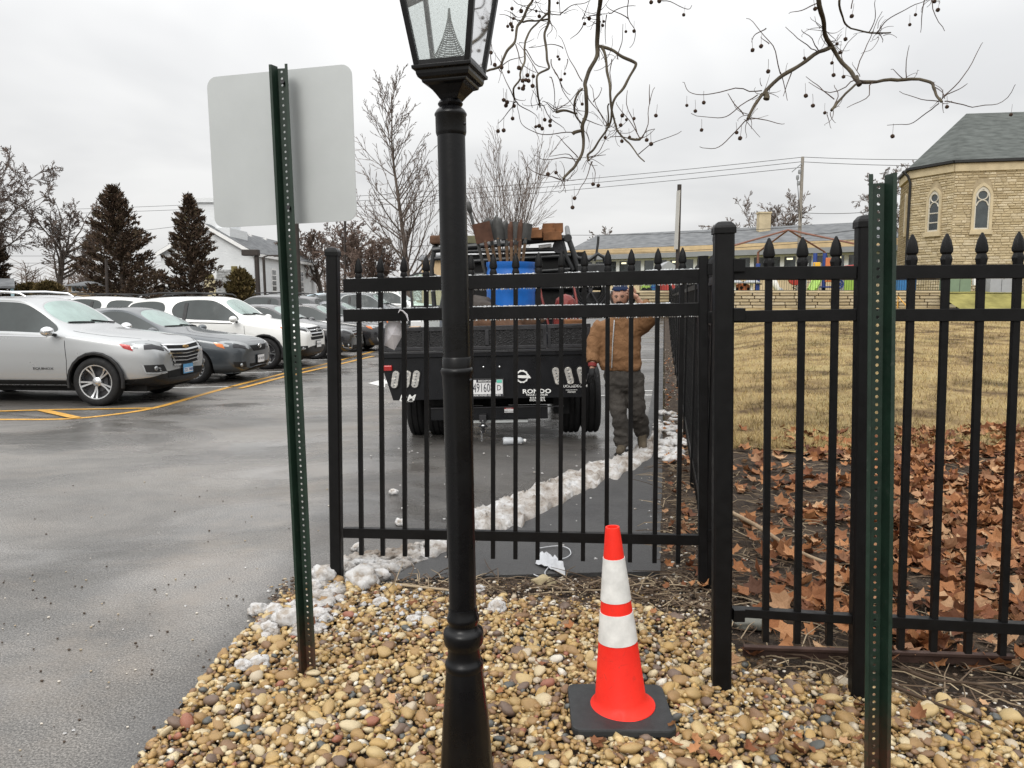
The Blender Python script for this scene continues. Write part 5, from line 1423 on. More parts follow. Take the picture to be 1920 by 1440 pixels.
def shovel(px, py, wpx, hpx, mat, kind, dep, tiltx, label):
    c = bw(px, py, .95 + dep); w_ = wpx * 1.2 / F * (TY + 1); tiltx *= .55; h_ = hpx / F * (TY + 1)
    foot = V((dc.x + (c.x - dc.x) * .15, dc.y + dep * .3, dzb + .06)); t = (c - foot).normalized()
    root = thing('shovel', label, 'shovel', foot, 'shovels standing in the drum')
    M_ = Matrix.Translation(c) @ frame((0, 0, 0), V((math.cos(tiltx), math.sin(tiltx), 0)), t)
    mb = MB(); rows = []
    n = 6; P = []
    for i in range(n + 1):
        v = i / n; ww = w_ / 2 * (1 if kind == 'square' else (math.sqrt(max(0, 1 - max(0, (v - .55) / .45) ** 2)) * .98 + .02) if v > .55 else .9 + .1 * v / .55)
        for j in range(5):
            u = -1 + j / 2; P.append(V((u * ww, -.035 * (1 - u * u) * 1 + .02, (v - .5) * h_)))
    k = len(P); P2 = [p + V((0, .005, 0)) for p in P]; fs = []
    for i in range(n):
        for j in range(4): a = i * 5 + j; fs += [(a, a + 1, a + 6, a + 5), (k + a, k + a + 5, k + a + 6, k + a + 1)]
    ring = list(range(5)) + [i * 5 + 4 for i in range(1, n + 1)] + [n * 5 + j for j in (3, 2, 1, 0)] + [i * 5 for i in range(n - 1, 0, -1)]
    for i in range(len(ring)): a, b = ring[i], ring[(i + 1) % len(ring)]; fs.append((a, k + a, k + b, b))
    mb.add([M_ @ p for p in P + P2], fs); mb.build('blade', K[mat], root, smooth=50)
    mb = MB(); mb.tube([foot, c - t * h_ * .42], .018, 8); mb.build('handle', K['wood_handle'], root, smooth=60)
    mb = MB(); mb.tube([c - t * h_ * .75, c - t * h_ * .3], [.024, .014], 8); mb.build('socket', K[mat], root, smooth=60)
shovel(906, 436, 27, 36, 'rustblade', 'square', -.10, .25, 'rusty square shovel leaning left out of the blue drum')
shovel(918, 428, 20, 42, 'greyblade', 'round', .05, .5, 'grey round shovel behind the rusty square shovel')
shovel(932, 427, 18, 44, 'greyblade', 'round', -.02, -.5, 'dark narrow shovel standing upright beside the rusty one')
shovel(949, 432, 17, 38, 'greyblade', 'round', .08, .9, 'turned round shovel in the middle of the drum')
shovel(959, 434, 10, 36, 'rustblade', 'round', -.1, 1.2, 'rusty shovel seen edge on near the drum middle')
shovel(968, 433, 19, 34, 'greyblade', 'square', .1, -.1, 'grey square shovel right of the drum middle')
shovel(977, 432, 9, 40, 'rustblade', 'round', -.05, 1.2, 'rusty narrow spade seen from its edge')
shovel(987, 434, 17, 30, 'greyblade', 'square', .12, .2, 'rightmost grey square shovel next to the timber blocks')
mb = MB(); a = bw(895, 455, .9); b = bw(877, 378, .9); mb.tube([V((dc.x - .12, dc.y, dzb + .1)), a.lerp(b, .75)], .018, 8); 
bar = thing('digging_bar', 'long dark digging bar leaning left out of the drum', 'bar', (dc.x - .12, dc.y, dzb + .06)); mb.build('shaft', K['greyblade'], bar, smooth=60)
mb = MB(); t = (b - a).normalized(); mb.tube([a.lerp(b, .72), a.lerp(b, .8), a.lerp(b, .97), b], [.02, .034, .034, .02], 8); mb.build('chisel_end', K['greyblade'], bar, smooth=60)
# timber blocks on the rack
K['timber'] = simple('weathered_timber', (.15, .068, .03), .75, 0, .2, .35, 7, .4, 40)
blocks = [(985, 441, 20, 12, 0), (1000, 434, 18, 8, .12), (1008, 441, 20, 14, -.05), (1026, 436, 24, 10, .1), (1035, 445, 34, 14, .05), (1028, 427, 22, 10, .2), (1044, 430, 18, 16, .15)]
for i, (px, py, w_, h_, dy) in enumerate(blocks):
    c = bw(px, py, ry + .0 + dy); mb = MB(); mb.box(c, (w_ / F * (TY + ry), .55, h_ / F * (TY + ry) * 1.05), (0, R(-2), R(random.uniform(-6, 6))))
    tag(mb.build('timber_block', K['timber'], bevel=.006), ['small timber block at the left end of the rack pile', 'thin timber offcut on top of the left blocks', 'brown timber block second from the left on the rack', 'flat timber offcut in the middle of the rack pile', 'long timber block at the bottom right of the rack pile', 'topmost timber offcut on the rack pile', 'rough timber block at the right end of the rack pile'][i], 'timber', 'timber blocks on the rack')
K['tan_bag'] = simple('brown_tarp', (.10, .055, .034), .8, 0, .2, .4, 5, .5, 14)
K['dark_bag'] = simple('grey_sack', (.05, .043, .038), .85, 0, .2, .4, 6, .5, 14)
def lumpy(name, label, cat, c, r, sq, mat, seed):
    mb = MB(); mb.ball(c, r, 3, sq, jit=.5, seed=seed); return tag(mb.build(name, mat, smooth=180), label, cat)
c = bw(900, 570, .55); lumpy('sack', 'crumpled grey sack lying left of the blue drum', 'sack', (c.x, c.y, deck(c.x) + .28), .30, (.85, .7, .95), K['dark_bag'], 3)
c = bw(932, 575, .35); lumpy('tarp', 'brown tarp folded in front of the blue drum', 'tarp', (c.x, c.y, deck(c.x) + .22), .34, (1.25, .6, .72), K['tan_bag'], 5)
c = bw(1060, 560, .9); K['redgear'] = simple('faded_red_paint', (.15, .02, .015), .5, .1, .4, .3, 8)
gen = thing('power_compactor', 'dark red tamping machine among gear right of the drum', 'machine', (c.x, c.y, deck(c.x)))
mb = MB(); z0_ = deck(c.x); mb.bx(c.x - .22, c.x + .2, c.y - .2, c.y + .25, z0_ + .01, z0_ + .12); mb.build('plate', K['steel'], gen, bevel=.02)
mb = MB(); mb.bx(c.x - .14, c.x + .14, c.y - .12, c.y + .15, z0_ + .12, z0_ + .42); mb.ball((c.x, c.y, z0_ + .45), .13, 2); mb.build('engine', K['redgear'], gen, bevel=.015)
mb = MB(); mb.tube([(c.x - .18, c.y, z0_ + .15), (c.x - .28, c.y + .1, z0_ + .55), (c.x - .30, c.y + .2, z0_ + .75), (c.x + .1, c.y + .2, z0_ + .75), (c.x + .14, c.y + .1, z0_ + .5), (c.x + .16, c.y, z0_ + .15)], .016, 8); mb.build('handle', K['redgear'], gen, smooth=60)
# hose reel on the right of the rack
c = bw(1106, 545, 2.75); reel = thing('hose_reel', 'coiled black hose reel hanging at the right of the rack', 'hose', (c.x, c.y, c.z - .2))
mb = MB()
for k in range(7):
    for rr in (.17, .195): mb.tube([c + V((rr * math.cos(a_ * PI / 12), -.09 + .026 * k, rr * math.sin(a_ * PI / 12))) for a_ in range(24)], .013, 6, closed=True)
mb.build('coil', K['rubber'], reel, smooth=60)
mb = MB(); 
for yy_ in (-.12, .12): mb.tube([c + V((.225 * math.cos(a_ * PI / 12), yy_, .225 * math.sin(a_ * PI / 12))) for a_ in range(24)], .012, 6, closed=True)
mb.tube([c + V((0, -.13, 0)), c + V((0, .35, 0))], .03, 8)
for a_ in range(3): mb.bar(c + V((.22 * math.cos(a_ * PI / 3), -.12, .22 * math.sin(a_ * PI / 3))), c - V((.22 * math.cos(a_ * PI / 3), .12, .22 * math.sin(a_ * PI / 3))), .02, .01)
mb.build('reel_frame', K['steel'], reel, smooth=60)
c = bw(1020, 461, ry - .08); mb = MB(); mb.tube([bw(1010, 463, ry - .06), bw(1034, 460, ry - .06)], .026, 10); tag(mb.build('plastic_pipe', K['white'], smooth=60), 'short white pipe offcut lying under the rack crossbar', 'pipe')
for i, (px, py, w_, h_, y, mat, lab) in enumerate([(788, 612, 30, 22, 1.2, 'plate', 'white carton on the left rear of the truck bed'), (778, 618, 18, 12, .6, 'tan_box', 'small tan box in front of the white carton'), (813, 610, 28, 24, 1.0, 'alu', 'pale grey bin left of the lamp post on the bed'), (905, 605, 40, 12, .5, 'timber', 'brown plank stack just behind the tailgate'), (1075, 604, 36, 10, .5, 'timber', 'brown board pile by the right tailgate')]):
    if mat == 'tan_box': K['tan_box'] = simple('cardboard', (.40, .30, .22), .8, 0, .2, .2, 6, .2, 40)
    c = bw(px, py, y); mb = MB(); zb_ = deck(c.x); ht = max(.12, bw(px, py - h_ / 2, y).z - zb_)
    mb.bx(c.x - w_ / 2 / F * (TY + y), c.x + w_ / 2 / F * (TY + y), c.y - .15, c.y + .15, zb_ + .003, zb_ + ht); tag(mb.build('storage_box', K[mat], bevel=.01), lab, 'box')
c = bw(818, 452, ry + .3); mb = MB(); mb.bx(c.x - .08, c.x + .3, c.y - .2, c.y + .2, bw(800, 459, ry + .3).z, bw(800, 443, ry + .3).z)
tag(mb.build('tool_case', K['tan_bag'], bevel=.03), 'brown tool case strapped on the left of the rack', 'case')
c = bw(882, 450, ry + .25); mb = MB()
for k in range(4): mb.bx(c.x - .35, c.x + .12, c.y - .2 + .12 * k, c.y - .1 + .12 * k, c.z - .06, c.z + .05)
K['olive'] = simple('olive_planks', (.11, .105, .06), .7, 0, .3, .3, 6, .3, 40)
tag(mb.build('plank_bundle', K['olive'], bevel=.005), 'olive plank bundle on the rack behind the lamp post', 'planks')
# ------------------------------------------------------------------ worker standing beside the truck
pf = G(1166, 848); 
worker = thing('person', 'man in brown work jacket and grey trousers raising an arm to his capped head', 'person', (pf.x, pf.y, 0))
W0 = V(worker.location)
dep_ = PX(pf)[2]
def wp(px, py, dy=0.):      # point of the figure: picture position at depth offset dy
    return AT(px, py, pf.y + dy)
K['skin'] = simple('weathered_skin', (.42, .235, .165), .55, 0, .4, .18, 16, .1, 80)
m = Mat('brown_duck_canvas', .85, 0, .2); a = m.noise(3.2, 5, .6); b = m.noise(260, 2, .6); f_ = m.noise(9, 3, .5, dist=1.2)
c = m.ramp(a, [(.3, (.135, .068, .031)), (.55, (.205, .108, .052)), (.75, (.265, .148, .076))]); m.col(m.mix(.35, c, m.ramp(b, [(.3, .6), (.7, 1.3)]), 'MULTIPLY')); m.bump(m.math('ADD', f_, m.math('MULTIPLY', b, .1)), .8, .03); K['jacket'] = m.m
m = Mat('worn_grey_trousers', .9, 0, .15); a = m.noise(4, 5, .65); f_ = m.noise(8, 3, .5, dist=1.5)
m.col(m.ramp(a, [(.3, (.034, .031, .028)), (.6, (.060, .054, .048)), (.8, (.10, .088, .072))])); m.bump(f_, .9, .03); K['trousers'] = m.m
K['boot'] = simple('muddy_boot', (.075, .06, .042), .8, 0, .2, .4, 14, .4, 60)
K['glove'] = simple('black_glove', (.016, .016, .017), .7, 0, .3, .3, 14, .2, 80)
K['cuff'] = simple('red_cuff', (.16, .014, .012), .8)
K['cap_blue'] = simple('blue_cap', (.012, .022, .06), .8, 0, .2, .25, 12)
K['hoodgrey'] = simple('pale_hood', (.42, .41, .40), .9, 0, .2, .15, 9, .4, 20)
K['hair'] = simple('dark_hair', (.018, .013, .010), .8, 0, .3, .3, 30, .5, 90)
sc = lambda v: v / F * dep_
pel = wp(1170, 706); chest = wp(1160, 635); neck = wp(1158, 592); head = wp(1163, 556, -.03)
shL, shR = wp(1122, 612), wp(1197, 612)
elL, haL = wp(1113, 655, -.02), wp(1110, 694, -.10)
elR, haR = wp(1219, 593, -.10), wp(1192, 556, -.16)
hipL, hipR = wp(1152, 712), wp(1188, 712, .02)
knL, knR = wp(1160, 775, -.05), wp(1195, 772, .02)
anL, anR = wp(1168, 830, -.02), wp(1204, 812, .22)
# continuous body under the clothes
def oval_rings(mb, rings, n=20):     # (centre, half width, half depth)
    P = [c + V((rx * math.cos(2 * PI * j / n), ry * math.sin(2 * PI * j / n), 0)) for c, rx, ry in rings for j in range(n)]; k = len(rings)
    mb.add(P, [(i * n + j, i * n + (j + 1) % n, (i + 1) * n + (j + 1) % n, (i + 1) * n + j) for i in range(k - 1) for j in range(n)] + [tuple(range(n - 1, -1, -1)), tuple((k - 1) * n + j for j in range(n))])
mb = MB(); oval_rings(mb, [(wp(1168, 716), .13, .09), (pel, .15, .10), (wp(1163, 670), .145, .10), (chest, .165, .11), (wp(1159, 612), .17, .09), (wp(1158, 598), .09, .07)])
mb.tube([wp(1158, 605), neck, wp(1162, 570, -.01)], [.065, .058, .056], 14)
for a_, b_, c_ in ((shL, elL, haL), (shR, elR, haR)): mb.tube([a_, b_, c_], [.05, .04, .028], 12); mb.ball(b_, .04, 2)
for a_, b_, c_ in ((hipL, knL, anL), (hipR, knR, anR)): mb.tube([a_, b_, c_], [.08, .055, .04], 12); mb.ball(b_, .055, 2)
fuse('body', mb, K['skin'], worker)
# head: shaped ellipsoid with brow, nose, lips, chin, ears
mb = MB(); vs_, fs = ICO[4]; hr = sc(18); P = []
for v in vs_:
    x, y, z = v.x, v.y, v.z
    wx_ = .80 - .16 * max(0, -z) ** 1.5; q = V((x * wx_, y * .98, z * 1.28))
    if y < 0:
        f = max(0, -y)
        q.y -= .20 * math.exp(-((x / .13) ** 2 + ((z + .12) / .20) ** 2)) * f           # nose
        q.y -= .09 * math.exp(-((x / .10) ** 2 + ((z + .27) / .08) ** 2)) * f           # tip
        q.y += .09 * math.exp(-(((abs(x) - .30) / .15) ** 2 + ((z - .08) / .10) ** 2)) * f  # eye sockets
        q.y -= .05 * math.exp(-((x / .5) ** 2 + ((z - .27) / .10) ** 2)) * f            # brow
        q.y -= .06 * math.exp(-((x / .25) ** 2 + ((z + .52) / .07) ** 2)) * f           # lips
        q.y -= .08 * math.exp(-((x / .3) ** 2 + ((z + .86) / .14) ** 2)) * f            # chin
    P.append(q * hr)
RH = Matrix.Rotation(R(-14), 4, 'Z') @ Matrix.Rotation(R(10), 4, 'X')
HM = Matrix.Translation(head) @ RH
mb.add([HM @ p for p in P], fs)
for s in (-1, 1): mb.ball(HM @ V((s * hr * .80, .05 * hr, -.05 * hr)), hr * .24, 2, (.35, .7, 1))
hd = mb.build('head', K['skin'], worker, smooth=180)
K['eye'] = simple('dark_eye', (.02, .015, .012), .2)
K['eyewhite'] = simple('eye_white', (.22, .17, .14), .4)
mb = MB()
for s in (-1, 1): mb.ball(HM @ V((s * hr * .30, -.80 * hr, .07 * hr)), hr * .12, 2, (1.2, .8, .6))
mb.build('eyes', K['eyewhite'], hd, smooth=180)
mb = MB()
for s in (-1, 1): mb.ball(HM @ V((s * hr * .30, -.885 * hr, .06 * hr)), hr * .065, 2, (1, .6, .9)); mb.tube([HM @ V((s * hr * .14, -.96 * hr, .20 * hr)), HM @ V((s * hr * .32, -.95 * hr, .26 * hr)), HM @ V((s * hr * .48, -.82 * hr, .20 * hr))], hr * .035, 6)
mb.build('eyebrows', K['eye'], hd, smooth=180)
mb = MB()        # moustache and beard
mb.tube([HM @ V((-.34 * hr, -.82 * hr, -.52 * hr)), HM @ V((-.15 * hr, -1.03 * hr, -.40 * hr)), HM @ V((0, -1.07 * hr, -.38 * hr)), HM @ V((.15 * hr, -1.03 * hr, -.40 * hr)), HM @ V((.34 * hr, -.82 * hr, -.52 * hr))], [hr * .05, hr * .09, hr * .09, hr * .09, hr * .05], 8)
mb.ball(HM @ V((0, -.62 * hr, -.95 * hr)), hr * .42, 3, (1.05, .8, .62), jit=.3, seed=2)
mb.build('beard', K['hair'], hd, smooth=180)
K['lip'] = simple('lip', (.30, .12, .09), .5); mb = MB(); mb.tube([HM @ V((-.2 * hr, -.90 * hr, -.55 * hr)), HM @ V((0, -1.0 * hr, -.54 * hr)), HM @ V((.2 * hr, -.90 * hr, -.55 * hr))], hr * .055, 6); mb.build('lips', K['lip'], hd, smooth=180)
# hood down round the head, cap with peak
def shell(name, fz, sx, sy, sz, off, mat, cut, par=worker):
    mb = MB(); vs2_, fs2_ = ICO[4]; keep = [i for i, v in enumerate(vs2_) if cut(v)]; ks = set(keep)
    P = [HM @ V((v.x * hr * sx + off[0] * hr, v.y * hr * sy + off[1] * hr, v.z * hr * sz + off[2] * hr)) for v in vs2_]
    Pi = [HM @ V((v.x * hr * sx * .93 + off[0] * hr, v.y * hr * sy * .93 + off[1] * hr, v.z * hr * sz * .93 + off[2] * hr)) for v in vs2_]
    n = len(P); F_ = [f for f in fs2_ if all(i in ks for i in f)]
    ed = {}
    for f in F_:
        for a_, b_ in ((f[0], f[1]), (f[1], f[2]), (f[2], f[0])): ed[(a_, b_)] = 1
    rim = [(a_, b_, n + b_, n + a_)[::-1] for (a_, b_) in ed if (b_, a_) not in ed]
    mb.add(P + Pi, F_ + [tuple(n + i for i in f[::-1]) for f in F_] + rim); return mb.build(name, mat, par, smooth=180)
shell('cap', 0, 1.0, 1.16, 1.46, (0, .02, -.02), K['cap_blue'], lambda v: v.z > .50 - .25 * max(0, v.y))
shell('hood', 0, 1.12, 1.22, 1.48, (-.04, .06, -.02), K['hoodgrey'], lambda v: v.y > -.5 and (abs(v.x) > .45 or v.y > -.1) and v.z < .46)
# jacket
mb = MB(); oval_rings(mb, [(wp(1163, 695), .205, .14), (wp(1163, 686), .222, .155), (wp(1162, 662), .225, .16), (wp(1160, 635), .228, .155), (wp(1159, 618), .225, .14), (wp(1158, 606), .19, .12), (wp(1158, 597), .12, .11), (wp(1158, 588), .095, .10)])
mb.tube(smoothline([shL + V((.05, 0, .0)), shL + V((-.0, 0, -.06)), elL, wp(1110, 680, -.08)], 4), [.10, .10, .10, .098, .095, .092, .088, .085, .082, .076, .072, .068, .062], 14)
mb.tube(smoothline([shR - V((.06, 0, .0)), shR + V((.02, 0, .0)), elR + V((-.01, 0, -.02)), elR + V((.0, -.01, .03)), wp(1203, 570, -.14)], 4), [.105, .105, .105, .102, .10, .098, .096, .095, .094, .094, .092, .088, .084, .08, .076, .07, .064], 14)
jk = fuse('jacket', mb, K['jacket'], worker, .013, 6)
for v in jk.data.vertices:      # cloth folds
    p = v.co; v.co = p + v.normal * (mnoise.noise(V((p.x * 8, p.y * 8, p.z * 13))) * .014 + mnoise.noise(V((p.x * 20, p.y * 20, p.z * 30 + 5))) * .007)
mb = MB(); mb.tube([wp(1152, 600, -.135), wp(1149, 640, -.165), wp(1147, 690, -.155)], .006, 6); mb.build('zip', K['alloy'], jk, smooth=60)
zz_h = .0
# trousers
mb = MB(); oval_rings(mb, [(wp(1166, 684), .185, .13), (wp(1167, 705), .195, .14), (wp(1169, 722), .19, .135), (wp(1170, 732), .14, .11)])
mb.tube(smoothline([hipL + V((0, 0, .06)), wp(1156, 740), knL, wp(1166, 805, -.05), anL + V((0, -.01, -.02))], 4), [.112, .112, .11, .106, .103, .10, .096, .092, .089, .087, .086, .086, .087, .089, .09, .09, .088], 16)
mb.tube(smoothline([hipR + V((0, 0, .06)), wp(1191, 740), knR, wp(1200, 792, .12), anR + V((0, 0, .0))], 4), [.112, .112, .11, .106, .102, .098, .095, .091, .088, .087, .086, .086, .087, .089, .09, .089, .086], 16)
tr = fuse('trousers', mb, K['trousers'], worker, .013, 5)
for v in tr.data.vertices:
    p = v.co; low = max(0, min(1, (.75 - p.z) / .6)); v.co = p + v.normal * (mnoise.noise(V((p.x * 8, p.y * 8, p.z * 18))) * .010 * (1 + low * 1.6) + mnoise.noise(V((p.x * 20, p.y * 20, p.z * 34))) * .006)
# boots
def boot(ank, toe_dir, pitch, lift):
    a_ = V(ank); d = V(toe_dir).normalized(); up = V((0, 0, 1))
    Rm = Matrix.Rotation(pitch, 3, d.cross(up)); d2 = Rm @ d; up2 = Rm @ up
    base = V((a_.x, a_.y, lift))
    pts = [(base + up2 * .20 - d2 * .02, .058), (base + up2 * .11 - d2 * .02, .056), (base + up2 * .052 - d2 * .045, .052), (base + up2 * .052 + d2 * .06, .052), (base + up2 * .046 + d2 * .14, .050), (base + up2 * .040 + d2 * .20, .040)]
    skin_obj('boot', [(p, r) for p, r in pts], [(0, 1), (1, 2), (1, 3), (3, 4), (4, 5)], K['boot'], worker)
    mb = MB(); sd_ = d2.cross(up2)
    P = []
    for t, ww in ((-.10, .042), (-.02, .05), (.08, .046), (.16, .054), (.22, .046), (.25, .02)):
        for s in (-1, 1):
            for z_ in (0, .022): P.append(base + d2 * t + sd_ * s * ww + up2 * z_)
    fs = []
    for i in range(5):
        b = i * 4; fs += [(b, b + 2, b + 6, b + 4), (b + 1, b + 5, b + 7, b + 3), (b, b + 4, b + 5, b + 1), (b + 2, b + 3, b + 7, b + 6)]
    fs += [(0, 1, 3, 2), (20, 22, 23, 21)]; mb.add(P, fs); mb.build('sole', K['rubber'], worker, bevel=.004)
boot(anL, (-.35, -1, 0), 0, .0); boot(anR + V((0, .0, 0)), (-.12, -1, 0), R(-28), .075)
# gloves: palm, four bent fingers, thumb
def hand(wr, fwd, nrm, mat, curl, sgn):
    wr, f, n_ = V(wr), V(fwd).normalized(), V(nrm).normalized(); s = f.cross(n_).normalized() * sgn; n_ = n_.normalized()
    nodes = [(wr - f * .03, .034), (wr + f * .02, .036, .026), (wr + f * .07, .040, .024)]; ed = [(0, 1), (1, 2)]
    skin_obj('glove', nodes, ed, mat, worker)
    for i, (o, L) in enumerate(((-.033, .072), (-.011, .082), (.012, .076), (.033, .060))):
        b = wr + f * .055 + s * o; pts = [b]; d = f.copy()
        for k_ in range(3):
            d = (Matrix.Rotation(-curl * sgn, 3, s * sgn) @ d) if curl else d; pts.append(pts[-1] + d * L / 2.4)
        skin_obj('finger', [(b - f * .02, .012)] + [(p, .0125 - .001 * j) for j, p in enumerate(pts)], [(j, j + 1) for j in range(4)], mat, worker, sub=1)
    b = wr + f * .012 - s * .03; skin_obj('thumb', [(b, .014), (b - s * .03 + f * .03, .014), (b - s * .038 + f * .065 + n_ * .01, .0115)], [(0, 1), (1, 2)], mat, worker, sub=1)
hand(haL, (-.1, -.15, -1), (0, -1, 0), K['glove'], .35, 1)
hand(haR, (-.75, -.25, .35), (0, -1, .2), K['skin'], .3, -1)
mb = MB(); mb.tube([wp(1111, 681, -.08), wp(1110.5, 687, -.09)], [.047, .043], 12); mb.build('cuff', K['cuff'], worker, smooth=60)
# ------------------------------------------------------------------ background buildings
K['limestone'] = None
m = Mat('buff_limestone', .85, 0, .2); r_ = m.rnd(); a = m.noise(3, 5, .65); b = m.noise(26, 4, .65)
c = m.ramp(r_, [(0., (.40, .325, .20)), (.3, (.48, .40, .26)), (.55, (.35, .28, .17)), (.8, (.54, .465, .33)), (1., (.44, .365, .235))])
c = m.mix(.6, c, m.ramp(a, [(.3, .7), (.7, 1.2)]), 'MULTIPLY'); m.col(c); m.bump(b, .6, .02); K['limestone'] = m.m
K['mortar'] = simple('mortar', (.34, .28, .185), .95, 0, .1, .2, 4)
K['dressed'] = simple('dressed_stone', (.46, .385, .255), .8, 0, .2, .15, 2, .2, 20)
def shingle(name, c0, c1, sx, sz, ang):
    m = Mat(name, .9, 0, .2); br = m.n('ShaderNodeTexNoise'); br.inputs['Scale'].default_value = 1.0; br.inputs['Detail'].default_value = 3
    m.l(m.scalevec(sx, sx, sz), br.inputs['Vector']); a = m.noise(.35, 4, .6)
    c = m.ramp(br.outputs['Fac'], [(.32, c0), (.68, c1)]); m.col(m.mix(.5, c, m.ramp(a, [(.3, .75), (.7, 1.15)]), 'MULTIPLY')); m.bump(br.outputs['Fac'], .4, .02); return m.m
K['slate_roof'] = shingle('green_grey_slate', (.050, .056, .052), (.095, .104, .098), 1.6, 5, 0)
K['shingle_grey'] = shingle('grey_shingles', (.095, .10, .105), (.17, .175, .18), 1.4, 6, 0)
K['winglass'] = cglass('dark_window_glass', (.045, .055, .058), .06, .3)
K['cream'] = simple('cream_siding', (.55, .45, .30), .8, 0, .2, .06, 2)
K['tan'] = simple('tan_boards', (.50, .38, .23), .8, 0, .2, .12, 2)
K['fascia'] = simple('grey_fascia', (.22, .23, .24), .6, 0, .3, .08, 2)
K['whiteframe'] = simple('white_frame', (.62, .64, .66), .6, 0, .3, .06, 3)
K['concrete'] = simple('pale_concrete', (.42, .41, .38), .85, 0, .2, .12, 2, .2, 20)

# retaining wall of stone blocks
ZW = Z_WALL; ztop = AT(1500, 546, WALL_Y).z
wl, wr_ = AT(1195, 560, WALL_Y).x, AT(1770, 560, WALL_Y).x
K['gap'] = simple('dark_joint', (.07, .05, .03), .95)
K['limewin'] = simple('pale_window_stone', (.50, .47, .40), .8)
rwall = thing('retaining_wall', 'low tan stone retaining wall at the back of the lawn', 'wall', ((wl + wr_) / 2, WALL_Y, ZW))
mb = MB(); mb.bx(wl, wr_, WALL_Y + .06, WALL_Y + .5, ZW - 1.0, ztop - .10); mb.build('core', K['gap'], rwall)
bl_me = []
for v in range(5):
    mb = MB(); mb.box((0, 0, 0), (1, 1, 1)); o = mb.build('stone_block', K['limestone'], None, bevel=.06, origin=(0, 0, 0)); me = o.data; bpy.data.objects.remove(o)
    for q in me.vertices: q.co += V((0, -.25 * abs(mnoise.noise(q.co * 2 + V((v * 5, 0, 0)))), 0)) if q.co.y < 0 else V((0, 0, 0))
    bl_me.append(me)
nrow = 5; ch_ = (ztop - .08 - ZW) / nrow; cnt = 0
for r in range(-3, nrow):
    x = wl + random.uniform(-.2, .1)
    while x < wr_:
        L = random.uniform(.55, 1.25); L = min(L, wr_ - x)
        if L > .2 and (r >= 0):
            o = link('stone_block', bl_me[random.randrange(5)], rwall); o.location = V((x + L / 2, WALL_Y + .08, ZW + (r + .5) * ch_)) - worg(rwall); o.scale = (L - .055, .18 + random.uniform(-.05, .05), ch_ - .045); cnt += 1
        x += L
mb = MB(); mb.bx(wl - .05, wr_ + .05, WALL_Y - .06, WALL_Y + .55, ztop - .08, ztop + .02); mb.build('coping', K['dressed'], rwall, bevel=.02)
# terrace behind the wall, grassy mound right of it
mb = MB(); mb.add([(wl - .2, WALL_Y + .3, ztop - .09), (70, WALL_Y + .3, ztop - .09), (70, 140, ztop + .3), (wl - 3, 140, ztop + .3)], [(0, 1, 2, 3)])
K['mound'] = simple('green_brown_turf', (.21, .19, .065), .9, 0, .1, .35, 1.2, .5, 8, 0, True)
mb.build('terrace', K['mound'], kind='structure')
mb = MB(); n = 12
for i in range(n + 1):
    for j in range(n + 1):
        x = wr_ - .3 + 26 * i / n; y = WALL_Y - 3.2 + 4.4 * j / n; t = j / n; mb.v.append((x, y, ZW - .2 + (ztop - ZW + .2) * t * t * (3 - 2 * t) + .04 * mnoise.noise(V((x, y, 0)))))
for i in range(n):
    for j in range(n): a_ = i * (n + 1) + j; mb.f.append((a_, a_ + n + 1, a_ + n + 2, a_ + 1)); mb.m.append(0)
mb.build('grass_bank', K['mound'], kind='structure', smooth=60, origin=(0, 0, 0))

# --- church apse
ze = AT(1708, 318, 46.5).z
def at_z(px, py, z):
    d = ray(px, py); return O + d * ((z - CAM_H) / d.z)
c1, c2, c3, c0 = at_z(1708, 318, ze), at_z(1792, 303.5, ze), at_z(1935, 298.5, ze), at_z(1687, 332, ze)
c0 = V((c1.x + 1.15, c1.y + 3.4, ze)); c4 = at_z(2150, 291, ze); c5 = V((c4.x + 4, c4.y + 9, ze)); cb = V((c0.x + 4.2, c0.y + 7, ze))
zb_ = ztop - .2
church = thing('church', 'buff stone church apse with lancet windows and steep slate roof', 'church', ((c1.x + c3.x) / 2, c1.y + 3, zb_))
ring = [cb, c0, c1, c2, c3, c4, c5]
mb = MB(); k = len(ring); cen_ = sum((V((p.x, p.y, 0)) for p in ring), V((0, 0, 0))) / k
P = [V((p.x, p.y, zb_ - .5)) for p in ring] + [V((p.x, p.y, ze - .02)) for p in ring]
mb.add(P, [(i, (i + 1) % k, k + (i + 1) % k, k + i) for i in range(k)] + [tuple(range(k, 2 * k))]); mb.build('wall_core', K['mortar'], church)
ridge = at_z(1812, 213, 13.6); apx = V((ridge.x, ridge.y, ridge.z)); apx2 = at_z(2230, 200, 13.6)
mb = MB(); ov = 1.04
E = [cen_ + (V((p.x, p.y, 0)) - cen_) * ov + V((0, 0, ze + .05)) for p in ring]
mb.add(E + [apx, apx2], [(0, 1, k), (1, 2, k), (2, 3, k), (3, 4, k + 1, k), (4, 5, k + 1), (5, 6, k + 1), (6, 0, k, k + 1)]); mb.build('roof', K['slate_roof'], church)
mb = MB()
for i in range(1, 5): a_, b_ = E[i], E[i + 1]; mb.bar(a_ - V((0, 0, .05)), b_ - V((0, 0, .05)), .14, .16, V((0, 0, 1)))
mb.build('gutter', K['black_plastic'], church)
mb = MB()
for i in range(1, 5): a_, b_ = cen_ + (V((ring[i].x, ring[i].y, 0)) - cen_) * 1.012, cen_ + (V((ring[i + 1].x, ring[i + 1].y, 0)) - cen_) * 1.012; mb.bar(a_ + V((0, 0, ze - .32)), b_ + V((0, 0, ze - .32)), .42, .12, V((0, 0, 1)))
mb.build('cornice', K['dressed'], church)
